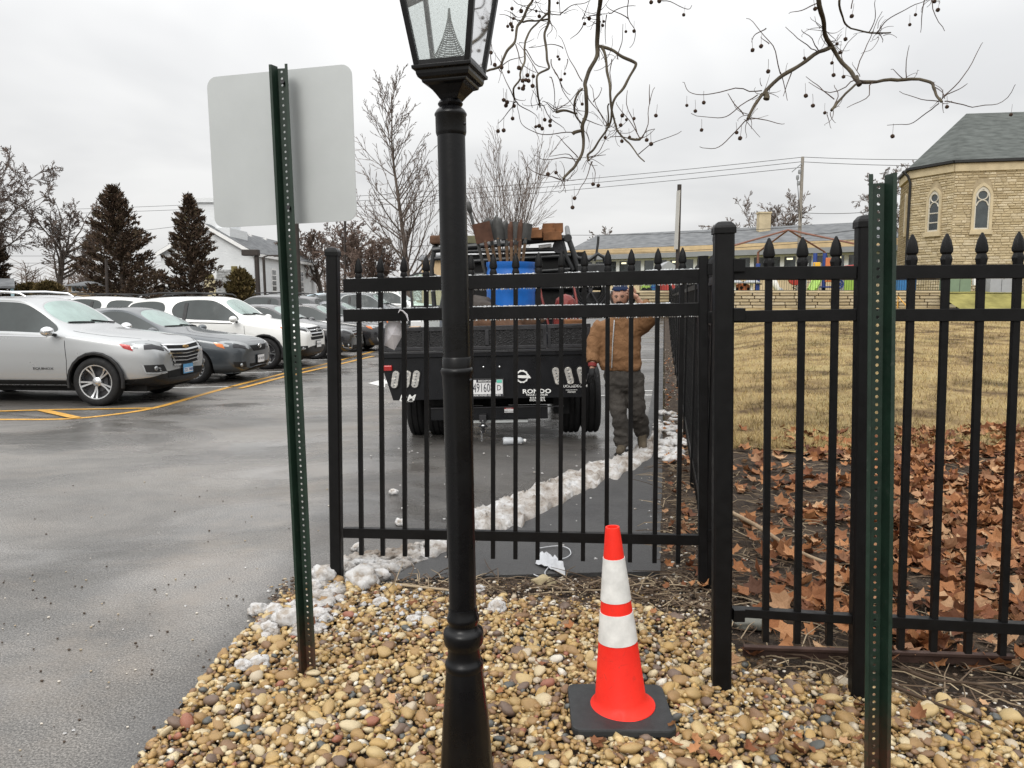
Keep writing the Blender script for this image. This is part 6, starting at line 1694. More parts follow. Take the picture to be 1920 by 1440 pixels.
# facing stones, one by one, leaving the windows free
wins = []
def facet(a_, b_, wlist):
    d = V((b_.x - a_.x, b_.y - a_.y, 0)); L = d.length; d.normalize(); n_ = V((d.y, -d.x, 0))
    if n_.y > 0: n_ = -n_
    stones = MB(); z = zb_ - .45; row = 0
    while z < ze - .55:
        h_ = random.uniform(.11, .175); x = -random.uniform(0, .4)
        while x < L:
            w_ = random.uniform(.25, .6); x1_ = min(x + w_, L); x0_ = max(x, 0)
            mid_ = (x0_ + x1_) / 2; skip = False
            for wx, wz0, wz1, hw in wlist:
                if wz0 - .15 < z + h_ / 2 < wz1 + .5 and abs(mid_ - wx) < hw + (x1_ - x0_) / 2 - .02:
                    top = wz1 - hw * 1.0
                    eff = hw if z < top else hw * math.sqrt(max(0, 1 - ((z - top) / (wz1 + .45 - top)) ** 2))
                    if abs(mid_ - wx) < eff + (x1_ - x0_) / 2 - .02:
                        skip = True
                        for lo_, hi_ in ((x0_, wx - eff), (wx + eff, x1_)):
                            if hi_ - lo_ > .06: stonebox(stones, a_, d, n_, lo_, hi_, z, h_)
            if not skip and x1_ - x0_ > .06: stonebox(stones, a_, d, n_, x0_, x1_, z, h_)
            x += w_
        z += h_; row += 1
    stones.build('wall_stones', K['limestone'], church, kind='stuff')
    return d, n_
def stonebox(s, a_, d, n_, x0_, x1_, z, h_):
    pr = random.uniform(.02, .06); c = V((a_.x, a_.y, 0)) + d * ((x0_ + x1_) / 2) + V((0, 0, z + h_ / 2)); g = .012
    hx, hz_ = (x1_ - x0_) / 2 - g, h_ / 2 - g; r_ = random.random()
    back = [c + d * sx * hx + V((0, 0, sz * hz_)) - n_ * .02 for sx, sz in ((-1, -1), (1, -1), (1, 1), (-1, 1))]
    mid_ = [c + d * sx * hx + V((0, 0, sz * hz_)) + n_ * pr * .4 for sx, sz in ((-1, -1), (1, -1), (1, 1), (-1, 1))]
    fr = [c + d * sx * hx * .86 + V((0, 0, sz * hz_ * .66)) + n_ * pr for sx, sz in ((-1, -1), (1, -1), (1, 1), (-1, 1))]
    s.add(back + mid_ + fr, [(0, 1, 5, 4), (1, 2, 6, 5), (2, 3, 7, 6), (3, 0, 4, 7), (4, 5, 9, 8), (5, 6, 10, 9), (6, 7, 11, 10), (7, 4, 8, 11), (8, 9, 10, 11)], 0, r_)
def along(a_, b_, px):     # distance along the facet for a picture column
    pl_ = Plane(a_, b_); p = pl_.at(px, 400); d = V((b_.x - a_.x, b_.y - a_.y, 0)).normalized(); return (V((p.x, p.y, 0)) - V((a_.x, a_.y, 0))).dot(d), p
def lancet_pts(hw, z0_, z1_, n=9):
    """pointed arch outline (x,z), spring at z1-1.5hw"""
    sp = z1_ - hw * 1.55; P = [(-hw, z0_), (hw, z0_)]; 
    for i in range(n + 1):
        t = i / n; a_ = t * math.acos(.35); x = hw - 2 * hw * .77 * (1 - math.cos(a_)); P.append((max(x, 0), sp + (z1_ - sp) * math.sin(a_) / math.sin(math.acos(.35))))
    Q = [(-x, z) for x, z in P[2:]][::-1]
    return P + Q[1:]
def lancet(a_, b_, px, ytop, ybot, wpx):
    x, p = along(a_, b_, px); d = V((b_.x - a_.x, b_.y - a_.y, 0)).normalized(); n_ = V((d.y, -d.x, 0)); n_ = -n_ if n_.y > 0 else n_
    zt_, zb2 = Plane(a_, b_).at(px, ytop).z, Plane(a_, b_).at(px, ybot).z; hw = wpx / 2 / F * p.y
    return x, zb2, zt_, hw, d, n_
def build_lancet(a_, W_, bars):
    x, z0_, z1_, hw, d, n_ = W_; o0 = V((a_.x, a_.y, 0)) + d * x
    Mw = Matrix(((d.x, 0, n_.x, o0.x), (d.y, 0, n_.y, o0.y), (0, 1, 0, 0), (0, 0, 0, 1)))
    def ring_(outer, inner, t0, t1, name, mat, par):
        n = len(outer); P = [Mw @ V((x_, z_, t)) for t in (t0, t1) for rr in (outer, inner) for x_, z_ in rr]; fs = []
        for i in range(n):
            j = (i + 1) % n; fs += [(i, n + i, n + j, j), (2 * n + i, 2 * n + j, 3 * n + j, 3 * n + i), (i, j, 2 * n + j, 2 * n + i), (n + i, 3 * n + i, 3 * n + j, n + j)]
        mb = MB(); mb.add(P, fs); return mb.build(name, mat, par)
    big_ = lancet_pts(hw * 1.45, z0_ - .1, z1_ + hw * .5); med = lancet_pts(hw * 1.06, z0_, z1_); sm = lancet_pts(hw * .86, z0_ + .08, z1_ - .16)
    ring_(big_, med, -.12, .12, 'window_surround', K['dressed'], church)
    win = ring_(med, sm, -.12, .07, 'window', K['limewin'], church)
    mb = MB(); mb.prism([(x_ * .98, z_) for x_, z_ in med], .006, .03, Mw); mb.build('pane', K['winglass'], win)
    mb = MB(); zc_ = z1_ - hw * 1.35
    for rr in (.72,): mb.tube([Mw @ V((hw * rr * math.cos(2 * PI * i / 16), zc_ + hw * rr * math.sin(2 * PI * i / 16), .05)) for i in range(16)], hw * .11, 6, closed=True)
    zz0 = zc_ - hw * .72
    mb.tube([Mw @ V((-hw * .86, zz0 - hw * .9, .05)), Mw @ V((-hw * .55, zz0 - hw * .25, .05)), Mw @ V((0, zz0, .05)), Mw @ V((hw * .55, zz0 - hw * .25, .05)), Mw @ V((hw * .86, zz0 - hw * .9, .05))], hw * .11, 6)
    for t in bars: mb.tube([Mw @ V((-hw * .9, z0_ + (zz0 - z0_) * t, .045)), Mw @ V((hw * .9, z0_ + (zz0 - z0_) * t, .045))], .035, 5)
    mb.build('tracery', K['limewin'], win, smooth=60)
    mb = MB(); mb.prism([(-hw * 1.6, z0_ - .28), (hw * 1.6, z0_ - .28), (hw * 1.6, z0_ - .05), (-hw * 1.6, z0_ - .05)], -.1, .16, Mw); mb.build('sill', K['dressed'], church)
W1, W2 = lancet(c1, c2, 1752, 357, 434, 21), lancet(c2, c3, 1840, 349, 430, 24)
facet(c0, c1, []); facet(c1, c2, [(W1[0], W1[1], W1[2], W1[3] * 1.4)]); facet(c2, c3, [(W2[0], W2[1], W2[2], W2[3] * 1.4)]); facet(c3, c4, [])
build_lancet(c1, W1, (.3, .62)); build_lancet(c2, W2, ())
W0_ = lancet(c0, c1, 1700, 366, 434, 7); build_lancet(c0, W0_, ())
mb = MB(); q = c1 + V((-.05, -.12, 0)); mb.tube([V((q.x, q.y, zb_)), V((q.x, q.y, ze - .8)), V((q.x - .15, q.y + .02, ze - .4)), V((q.x - .45, q.y + .1, ze - .1))], .075, 8); mb.build('downspout', K['black_plastic'], church, smooth=60)

# --- low school behind the playground
sl, sr = AT(1082, 470, 74), AT(1700, 446, 59)
ze_s = (sl.z + sr.z) / 2; sl.z = sr.z = ze_s
sd_ = V((sr.x - sl.x, sr.y - sl.y, 0)); Ls = sd_.length; sd_.normalize(); sn = V((sd_.y, -sd_.x, 0))
MS = Matrix(((sd_.x, -sn.x, 0, sl.x), (sd_.y, -sn.y, 0, sl.y), (0, 0, 1, 0), (0, 0, 0, 1)))     # x along, y back, z up
school = thing('school_building', 'long low cream school with grey shingle roof and white framed windows', 'school', (sl + sd_ * Ls / 2) + V((0, 0, ztop - .2 - ze_s)))
zf = ztop - .2
mbx = lambda: MB()
def SB(x0_, x1_, y0_, y1_, z0_, z1_, mb): mb.add([MS @ V((x, y, z)) for z in (z0_, z1_) for y in (y0_, y1_) for x in (x0_, x1_)], [(0, 2, 3, 1), (4, 5, 7, 6), (0, 1, 5, 4), (2, 6, 7, 3), (0, 4, 6, 2), (1, 3, 7, 5)]); return mb
SB(.2, Ls - .2, .25, 12, zf, ze_s - .2, MB()).build('wall', K['cream'], school)
zr = AT(1350, 428, 72).z
hipl, hipr = (AT(1116, 437, 79) - sl).dot(sd_), (AT(1600, 417, 66) - sl).dot(sd_)
mb = MB(); R_ = [MS @ V(p) for p in ((-.6, -.7, ze_s), (Ls + .6, -.7, ze_s), (Ls + .6, 12.6, ze_s), (-.6, 12.6, ze_s), (hipl, 6, zr), (hipr + .8, 6, zr))]
mb.add(R_, [(0, 1, 5, 4), (1, 2, 5), (2, 3, 4, 5), (3, 0, 4), (0, 3, 2, 1)]); mb.build('roof', K['shingle_grey'], school)
SB(-.62, Ls + .62, -.78, -.71, ze_s - .52, ze_s - .02, MB()).build('fascia_board', K['tan'], school)
for i in range(3): SB(-.62, Ls * .28, -.80, -.781, ze_s - .52 + .17 * i, ze_s - .52 + .17 * i + .12, MB()).build('siding_board', K['tan'], school)
SB(-.62, Ls + .62, -.82, .24, ze_s - .95, ze_s - .53, MB()).build('canopy_edge', K['fascia'], school)
zw1, zw0 = ze_s - 1.05, ze_s - 2.45
nw = 22; wstep = (Ls - 1) / nw
pane_i = 0
for i in range(nw):
    x0_ = .5 + i * wstep
    win = SB(x0_, x0_ + wstep, .10, .22, zw0 - .12, zw0, MB()); SB(x0_, x0_ + wstep, .10, .22, zw1 - .06, zw1 + .08, win); SB(x0_, x0_ + .16, .10, .22, zw0, zw1 - .06, win); SB(x0_ + wstep - .16, x0_ + wstep - .001, .10, .22, zw0, zw1 - .06, win)
    o = win.build('window', K['whiteframe'], school)
    SB(x0_ + .15, x0_ + wstep - .15, .17, .2, zw0, zw1 - .05, MB()).build('pane', K['winglass'], o)
K['tube'] = bpy.data.materials.new('lit_tube'); K['tube'].use_nodes = True
bb = K['tube'].node_tree.nodes['Principled BSDF']; bb.inputs['Emission Color'].default_value = (1, .93, .6, 1); bb.inputs['Emission Strength'].default_value = 1.1
for i in (3, 7, 11, 15, 18):
    x0_ = .5 + i * wstep; SB(x0_ + .35, x0_ + wstep - .4, .14, .168, zw1 - .32, zw1 - .18, MB()).build('ceiling_light', K['tube'], school)
cc_ = AT(1432, 410, 69); mb = MB(); mb.bx(cc_.x - .5, cc_.x + .5, cc_.y - .4, cc_.y + .4, cc_.z - 1.6, AT(1432, 401, 69).z); mb.bx(cc_.x - .56, cc_.x + .56, cc_.y - .46, cc_.y + .46, AT(1432, 401, 69).z, AT(1432, 399, 69).z + .05); mb.build('chimney', K['dressed'], school)

# --- white chapel on the left
cy_ = 60; zb2 = .85
gL = AT(475, 475, cy_); zeave = gL.z
apw = AT(386, 424, cy_); hwid = gL.x - apw.x; farY = 79
chapel = thing('chapel', 'white clapboard chapel with grey roof and boarded arched door', 'chapel', (apw.x, cy_, zb2))
m = Mat('white_clapboard', .7, 0, .3); sp = m.n('ShaderNodeSeparateXYZ'); m.l(m.co(), sp.inputs[0])
m.col(m.ramp(m.noise(.8, 5, .6), [(.3, (.68, .70, .71)), (.7, (.78, .80, .81))])); m.bump(m.math('FRACT', m.math('MULTIPLY', sp.outputs['Z'], 5.5)), .8, .03); K['clap'] = m.m
xl = apw.x - hwid; pk = apw.z
mb = MB(); mb.prism([(xl, zb2 - .4), (gL.x, zb2 - .4), (gL.x, zeave), (apw.x, pk), (xl, zeave)], cy_, farY, Matrix(((1, 0, 0, 0), (0, 0, 1, 0), (0, 1, 0, 0), (0, 0, 0, 1)))); mb.build('wall', K['clap'], chapel)
for s, nm in ((1, 'roof'), (-1, 'roof')):
    mb = MB(); ex = hwid * 1.08; zz0 = pk + .06 - (pk - zeave) * 1.08
    q = [V((apw.x, cy_ - .35, pk + .06)), V((apw.x + s * ex, cy_ - .35, zz0)), V((apw.x + s * ex, farY + .3, zz0)), V((apw.x, farY + .3, pk + .06))]
    mb.add(q + [v + V((0, 0, .14)) for v in q], [(3, 2, 1, 0), (4, 5, 6, 7), (0, 1, 5, 4), (1, 2, 6, 5), (2, 3, 7, 6), (3, 0, 4, 7)]); mb.build(nm, K['shingle_grey'], chapel)
    mb = MB(); mb.bar(q[0] + V((0, -.03, -.05)), q[1] + V((0, -.03, -.05)), .26, .06, V((0, 0, 1))); mb.build('rake_board', K['white'], chapel)
mb = MB(); mb.bar(V((apw.x + ex, cy_ - .3, zz0 - .02)), V((apw.x + ex, farY, zz0 - .02)), .22, .10, V((0, 0, 1))); mb.build('eave_board', K['white'], chapel)
# squat bell tower over the gable
ta, tb = AT(352, 388, cy_ + 1), AT(436, 450, cy_ + 1)
mb = MB(); mb.bx(ta.x, tb.x, cy_ + .5, cy_ + 4.5, zeave, AT(400, 428, cy_ + 1).z); mb.build('tower_base', K['clap'], chapel)
tb2 = AT(395, 388, cy_ + 1).x
mb = MB(); mb.bx(ta.x + .4, tb2 + 1.2, cy_ + .9, cy_ + 4.1, AT(400, 428, cy_ + 1).z, AT(400, 380, cy_ + 1).z); mb.bx(ta.x + .2, tb2 + 1.4, cy_ + .7, cy_ + 4.3, AT(400, 380, cy_ + 1).z, AT(400, 372, cy_ + 1).z); mb.build('bell_tower', K['clap'], chapel)
# stone veneer patch, arched door, boarded window
K['ashlar'] = None
m = Mat('grey_fieldstone', .9, 0, .2); v_ = m.n('ShaderNodeTexVoronoi'); v_.inputs['Scale'].default_value = 1; m.l(m.scalevec(1.6, 1, 4.5), v_.inputs['Vector'])
m.col(m.ramp(m.noise(4, 4), [(.3, (.26, .26, .25)), (.7, (.44, .45, .45))])); m.bump(v_.outputs['Distance'], 1, .06); K['ashlar'] = m.m
va, vb = AT(408, 505, cy_), AT(436, 565, cy_)
mb = MB(); rowz = zb2
while rowz < va.z:
    xx_ = AT(407, 520, cy_).x
    while xx_ < vb.x:
        w_ = random.uniform(.3, .7); h_ = .2; mb.bx(xx_, min(xx_ + w_ - .03, vb.x), cy_ - random.uniform(.05, .1), cy_ - .004, rowz, rowz + h_ - .03, rnd=random.random()); xx_ += w_
    rowz += .2
mb.build('stone_veneer', K['ashlar'], chapel, kind='stuff')
K['tanwood'] = simple('tan_board', (.48, .42, .27), .8, 0, .2, .12, 2); K['olivewood'] = simple('olive_board', (.20, .17, .07), .8, 0, .2, .2, 2)
da, db = AT(383, 523, cy_), AT(406, 565, cy_); hwd = (db.x - da.x) / 2; cxd = (da.x + db.x) / 2
MXc = Matrix(((1, 0, 0, 0), (0, 0, 1, cy_), (0, 1, 0, 0), (0, 0, 0, 1)))
mb = MB(); mb.prism([(cxd - hwd, zb2), (cxd + hwd, zb2), (cxd + hwd, da.z - .1), (cxd - hwd, da.z - .1)], -.10, -.03, MXc); mb.build('door', K['tanwood'], chapel)
mb = MB(); mb.prism([(cxd - hwd, da.z), (cxd + hwd, da.z)] + [(cxd + hwd * math.cos(PI * i / 10), da.z + hwd * 1.1 * math.sin(PI * i / 10)) for i in range(1, 10)], -.10, -.03, MXc); mb.build('fanlight', K['olivewood'], chapel)
mb = MB(); mb.tube([V((cxd + hwd * 1.1 * math.cos(PI * i / 12), cy_ - .08, da.z + hwd * 1.2 * math.sin(PI * i / 12))) for i in range(13)], .10, 6); mb.build('arch_trim', K['white'], chapel)
wa, wb_ = AT(434, 499, cy_), AT(447, 551, cy_); mb = MB(); mb.bx(wa.x, wb_.x, cy_ - .08, cy_ - .01, wb_.z, wa.z); mb.build('boarded_window', K['olivewood'], chapel)
sx_ = gL.x
for px, yt, yb in ((513, 506, 546), (565, 509, 548)):
    r_ = ray(px, 530); Yw = sx_ / r_.x * r_.y; zt_, zb3 = AT(px, yt, Yw).z, AT(px, yb, Yw).z
    mb = MB(); mb.bx(sx_ + .005, sx_ + .07, Yw - .62, Yw + .62, zb3 - .1, zt_ + .1); o = mb.build('window', K['white'], chapel)
    for k in range(2):
        for l_ in range(4):
            hh = (zt_ - zb3) / 4; mb = MB(); mb.bx(sx_ + .071, sx_ + .08, Yw - .52 + .54 * k, Yw - .02 + .54 * k, zb3 + hh * l_ + .04, zb3 + hh * (l_ + 1) - .04); mb.build('pane', K['winglass'], o)
mb = MB()
for k in range(3): p = V((apw.x + .35, cy_ + 4.6 + 4.2 * k, pk - .1)); mb.box(p, (.35, .35, .35))
mb.build('roof_vent', K['white'], chapel)
# small tan house and pale blue house at the left
def house(name, label, px0, px1, pyeave, pypeak, Y, depth, mats, win_px):
    a_, b_ = AT(px0, pyeave, Y), AT(px1, pyeave, Y); zp = AT(px0, pypeak, Y).z; root = thing(name, label, 'house', ((a_.x + b_.x) / 2, Y, .5))
    mb = MB(); mb.bx(a_.x, b_.x, Y, Y + depth, 0, a_.z); mb.build('wall', K[mats[0]], root)
    mb = MB(); q = [V((a_.x - .4, Y - .4, a_.z)), V((b_.x + .4, Y - .4, a_.z)), V((b_.x + .4, Y + depth + .4, a_.z)), V((a_.x - .4, Y + depth + .4, a_.z)), V((a_.x - .2, Y + depth / 2, zp)), V((b_.x + .2, Y + depth / 2, zp))]
    mb.add(q, [(0, 1, 5, 4), (2, 3, 4, 5), (1, 2, 5), (3, 0, 4), (0, 3, 2, 1)]); mb.build('roof', K[mats[1]], root)
    for x0_, x1_, y0_, y1_ in win_px:
        p, q = AT(x0_, y0_, Y), AT(x1_, y1_, Y); mb = MB(); mb.bx(p.x - .08, q.x + .08, Y - .06, Y - .002, q.z - .08, p.z + .08); o = mb.build('window', K['white'], root); mb = MB(); mb.bx(p.x, q.x, Y - .075, Y - .061, q.z, p.z); mb.build('pane', K['winglass'], o)
    return root
K['bluehouse'] = simple('pale_blue_siding', (.30, .42, .46), .8, 0, .2, .06, 2); K['pinky'] = simple('tan_brick_far', (.48, .36, .22), .9, 0, .1, .1, 3); K['stucco'] = simple('grey_stucco', (.52, .50, .44), .9, 0, .1, .08, 3)
house('house', 'small tan house with a row of windows under the conifer', 128, 172, 536, 526, 66, 6, ('pinky', 'shingle_grey'), [(136 + 7.5 * i, 141.5 + 7.5 * i, 538, 546) for i in range(4)])
bh = house('house', 'pale blue house with grey porch roof at the frame edge', -200, 12, 497, 478, 52, 7, ('bluehouse', 'shingle_grey'), [(-60, -40, 503, 522), (-20, -6, 538, 558)])
mb = MB(); a_, b_ = AT(-200, 535, 50), AT(10, 535, 50); q = [V((a_.x, 52, a_.z + .55)), V((b_.x, 52, a_.z + .55)), V((b_.x, 49.8, a_.z)), V((a_.x, 49.8, a_.z))]; mb.add(q + [v - V((0, 0, .15)) for v in q], [(0, 1, 2, 3), (7, 6, 5, 4), (0, 4, 5, 1), (1, 5, 6, 2), (2, 6, 7, 3), (3, 7, 4, 0)]); mb.build('porch_roof', K['shingle_grey'], bh)
mb = MB(); p = AT(6, 545, 50); mb.bx(p.x - .1, p.x + .1, 49.95, 50.15, .4, a_.z - .1); mb.build('porch_post', K['bluehouse'], bh)
bh.location.x -= 1.6; bh.rotation_euler = (0, 0, R(33))
tanb = house('house', 'tan building wall glimpsed behind the truck cab', 790, 905, 488, 476, 84, 3, ('pinky', 'shingle_grey'), [])

# --- playground pieces on the terrace
ZT = ztop - .08
def plc(px, Y): p = AT(px, 540, Y); return V((p.x, Y, ZT))
col = lambda n_, c, r=.4: K.setdefault(n_, simple(n_, c, r, 0, .5, .1, 3))
col('toy_orange', (.55, .17, .06)); col('toy_red', (.36, .04, .035)); col('toy_lime', (.27, .42, .08)); col('toy_blue', (.02, .05, .22)); col('toy_bright_blue', (.03, .14, .34)); col('toy_grey', (.25, .26, .27)); col('toy_yellow', (.75, .42, .04)); col('rust_metal', (.17, .075, .05), .7)
# black rail fence behind the wall
pf_ = thing('playground_fence', 'thin black playground fence standing behind the retaining wall', 'fence', plc(1450, WALL_Y + 1.2))
xa_, xb_ = plc(1200, WALL_Y + 1.2).x, plc(1770, WALL_Y + 1.2).x; zf1 = AT(1500, 521, WALL_Y + 1.2).z
mb = MB()
for z in (ZT + .12, zf1 - .1): mb.tube([(xa_, WALL_Y + 1.2, z), (xb_, WALL_Y + 1.2, z)], .025, 6)
mb.build('rail', K['black'], pf_)
mb = MB(); x = xa_; i = 0
while x < xb_: mb.tube([(x, WALL_Y + 1.2, ZT), (x, WALL_Y + 1.2, zf1)], .030 if i % 16 == 0 else .009, 4); x += .13; i += 1
mb.build('balusters', K['black'], pf_, kind='stuff')
c = plc(1391, 48.6); o = thing('climber', 'orange dome climber with round holes behind the stone wall', 'play equipment', c); z1 = AT(1391, 531, 48.6).z - ZT
mb = MB(); mb.prism([(-.62, 0), (.62, 0), (.55, z1 * .55), (.36, z1 * .9), (.1, z1), (-.15, z1), (-.42, z1 * .85), (-.6, z1 * .5)], -.25, .25, Matrix.Translation(c) @ MX); mb.build('shell', K['toy_orange'], o, bevel=.08)
mb = MB()
for x, z in ((-.1, .25), (-.1, .62), (.32, .5), (-.38, .5), (.1, .95)): mb.lathe([(.10, 0), (.10, .02)], 12, Matrix.Translation(c + V((x, -.255, z * z1 / 1.1))) @ Matrix.Rotation(PI / 2, 4, 'X'))
mb.build('hole', K['dark'], o)
for px, lab in ((1377, 'grey toadstool table left of the orange climber'), (1409, 'grey toadstool table right of the orange climber')):
    c = plc(px, 48.1); o = thing('toadstool_table', lab, 'table', c); mb = MB(); mb.lathe([(0, .85), (.30, .82), (.52, .68), (.50, .62), (.0, .62)], 20, Matrix.Translation(c)); mb.build('top', K['toy_grey'], o, smooth=60); mb = MB(); mb.lathe([(.16, 0), (.10, .1), (.10, .62)], 12, Matrix.Translation(c)); mb.build('stem', K['white'], o, smooth=60)
c = plc(1420, 49.5); o = thing('play_post', 'dark blue play post behind the right toadstool', 'play equipment', c); mb = MB(); mb.tube([c, c + V((0, 0, 1.9))], .14, 10); mb.build('post', K['toy_blue'], o, smooth=60); mb = MB(); mb.tube([c + V((-1.2, 0, 1.1)), c + V((.2, 0, 1.0)), c + V((.2, -.2, .6)), c + V((-1.0, -.2, .75))], .04, 6); mb.build('loop_bar', K['steel'], o, smooth=60)
c = plc(1490, 48.4); o = thing('spring_rider', 'red round spring rider with yellow centre', 'play equipment', c); mb = MB(); mb.lathe([(.44, -.12), (.44, .12), (.2, .16)], 24, Matrix.Translation(c + V((0, 0, .95))) @ Matrix.Rotation(PI / 2, 4, 'X')); mb.build('disc', K['toy_red'], o, bevel=.04); mb = MB(); mb.ball(c + V((-.05, -.14, .97)), .15, 2, (1, .4, 1)); mb.build('centre', K['toy_yellow'], o, smooth=180)
mb = MB(); mb.tube([c + V((.12 * math.cos(k * .9), .12 * math.sin(k * .9), .02 + .035 * k)) for k in range(18)], .025, 6); mb.build('spring', K['steel'], o, smooth=60)
c = plc(1452, 48.3); o = thing('rocker', 'white and grey animal rocker leaning behind the wall', 'play equipment', c); mb = MB(); mb.tube([c + V((-.2, 0, 1.0)), c + V((-.05, 0, .7)), c + V((.2, 0, .25)), c + V((.35, 0, .2))], [.16, .22, .18, .1], 10); mb.build('body', K['white'], o, smooth=60); mb = MB(); mb.ball(c + V((.3, -.05, .2)), .2, 2, (1.3, .6, .8)); mb.ball(c + V((-.22, -.03, 1.12)), .14, 2); mb.build('saddle', K['toy_grey'], o, smooth=180)
c = plc(1540, 50.5); o = thing('play_tower', 'play tower with blue posts, orange panel and lime slide', 'play equipment', c)
mb = MB()
for px in (1526, 1544, 1566): p = plc(px, 50.5); mb.tube([p, p + V((0, 0, 2.6))], .13, 10)
mb.build('post', K['toy_blue'], o, smooth=60)
p = plc(1553, 50.2); mb = MB(); mb.bx(p.x - .22, p.x + .45, 50.2, 50.3, ZT + .75, ZT + 2.3); mb.build('panel', K['toy_orange'], o, bevel=.03)
p = plc(1535, 49.9); mb = MB(); mb.bx(p.x - .35, p.x + .1, 50.0, 50.1, ZT + 1.0, ZT + 2.0); mb.build('panel', K['toy_yellow'], o, bevel=.03)
a_, b_ = plc(1537, 49.4) + V((0, 0, 1.3)), plc(1522, 48.2) + V((0, 0, .15)); mb = MB(); mb.bar(a_, b_, .55, .08, V((1, .2, 0))); mb.bar(a_ + V((-.25, 0, .1)), b_ + V((-.25, 0, .1)), .08, .26, V((1, 0, 0))); mb.bar(a_ + V((.25, 0, .1)), b_ + V((.25, 0, .1)), .08, .26, V((1, 0, 0))); mb.build('slide', K['toy_lime'], o, bevel=.03)
p = plc(1550, 49.8); mb = MB(); mb.bx(p.x - .5, p.x + .5, 49.6, 50.4, ZT + .38, ZT + .48); mb.build('deck', K['toy_blue'], o, bevel=.02)
p = plc(1518, 49); q = thing('climbing_net', 'dark climbing frame left of the play tower', 'play equipment', p); mb = MB()
for k in range(4): mb.tube([p + V((-.7 + .45 * k, 0, 0)), p + V((-.55 + .4 * k, 0, 1.9))], .03, 6)
for k in range(4): mb.tube([p + V((-.75, 0, .3 + .42 * k)), p + V((.7, 0, .3 + .42 * k))], .03, 6)
mb.build('frame', K['toy_grey'], q, smooth=60)
p = plc(1592, 49); q = thing('playhouse', 'lime and red playhouse with grey wheel panel', 'play equipment', p); mb = MB(); mb.bx(p.x - .3, p.x + 1.3, 49, 50, ZT, ZT + 1.25); mb.build('wall', K['toy_lime'], q, bevel=.04); mb = MB(); mb.prism([(p.x - .2, ZT + 1.25), (p.x + 1.4, ZT + 1.25), (p.x + 1.1, ZT + 1.8), (p.x + .1, ZT + 1.8)], 48.9, 50.1, MX); mb.build('roof', K['toy_red'], q, bevel=.03)
mb = MB(); mb.bx(p.x - 1.0, p.x - .32, 48.95, 49.05, ZT, ZT + 1.2); mb.build('panel', K['toy_grey'], q, bevel=.03); mb = MB(); pw_ = p + V((-.66, -.08, .6)); mb.tube([pw_ + V((.25 * math.cos(k * PI / 8), 0, .25 * math.sin(k * PI / 8))) for k in range(16)], .04, 6, closed=True)
for k in range(4): mb.tube([pw_ + V((.25 * math.cos(k * PI / 4), 0, .25 * math.sin(k * PI / 4))), pw_ - V((.25 * math.cos(k * PI / 4), 0, .25 * math.sin(k * PI / 4)))], .025, 5)
mb.build('wheel', K['toy_blue'], q, smooth=60)
p = plc(1224, 49); q = thing('water_barrel', 'bright blue barrel behind the wall by the lot end', 'barrel', p); mb = MB(); mb.lathe([(.40, 0), (.44, .1), (.44, 1.2), (.36, 1.35), (.0, 1.4)], 20, Matrix.Translation(p)); mb.build('shell', K['toy_bright_blue'], q, smooth=50); mb = MB(); mb.lathe([(.455, .35), (.455, .42)], 20, Matrix.Translation(p)); mb.build('hoop', K['toy_blue'], q, smooth=50)
p = plc(1247, 50); q = thing('shed', 'dark red play shed behind the blue barrel', 'shed', p); mb = MB(); mb.bx(p.x - .6, p.x + .8, 49.6, 51, ZT, ZT + 1.5); mb.build('wall', K['toy_red'], q, bevel=.02); mb = MB(); mb.prism([(p.x - .75, ZT + 1.5), (p.x + .95, ZT + 1.5), (p.x + .1, ZT + 2.05)], 49.4, 51.2, MX); mb.build('roof', K['toy_grey'], q)
p = plc(1212, 48.6); q = thing('toy_truck', 'lime green toy vehicle left of the blue barrel', 'toy', p); mb = MB(); mb.bx(p.x - .3, p.x + .2, 48.3, 49, ZT + .2, ZT + .8); mb.bx(p.x - .3, p.x - .05, 48.35, 48.95, ZT + .8, ZT + 1.1); mb.build('body', K['toy_lime'], q, bevel=.05); mb = MB()
for sx in (-.2, .1): mb.lathe([(.18, -.05), (.18, .05)], 14, Matrix.Translation(p + V((sx, -.33, .2))) @ Matrix.Rotation(PI / 2, 4, 'X'))
mb.build('wheel', K['rubber'], q, smooth=40)
p = plc(1697, 44.5); q = thing('recycling_cart', 'bright blue cart behind the wall beside the church', 'bin', p); mb = MB(); mb.bx(p.x - .5, p.x + .5, 44.2, 44.9, ZT + .1, ZT + 1.0); mb.build('body', K['toy_bright_blue'], q, bevel=.05); mb = MB(); mb.bx(p.x - .55, p.x + .55, 44.15, 44.95, ZT + 1.0, ZT + 1.1); mb.build('lid', K['toy_blue'], q, bevel=.02)
# bare canopy frame
gz = AT(1478, 431, 54).z; gzl = AT(1545, 470, 54).z
gaz = thing('canopy_frame', 'rusty bare canopy frame standing over the playground', 'frame', plc(1478, 54))
ap = AT(1478, 431, 54); A1, A2, A3, A4 = AT(1362, 470, 51), AT(1421, 491, 57.5), AT(1546, 469.5, 57), AT(1630, 480, 51)
for q_ in (A1, A2, A3, A4): q_.z = (A1.z + A3.z) / 2
mb = MB()
for q_ in (A1, A2, A3, A4): mb.tube([ap, q_], .065, 6)
mb.build('hip_rafter', K['rust_metal'], gaz, smooth=60)
for q_ in (A1, A2, A3, A4): mb = MB(); mb.tube([V((q_.x, q_.y, ZT)), q_], .09, 8); mb.build('leg', K['rust_metal'], gaz, smooth=60)
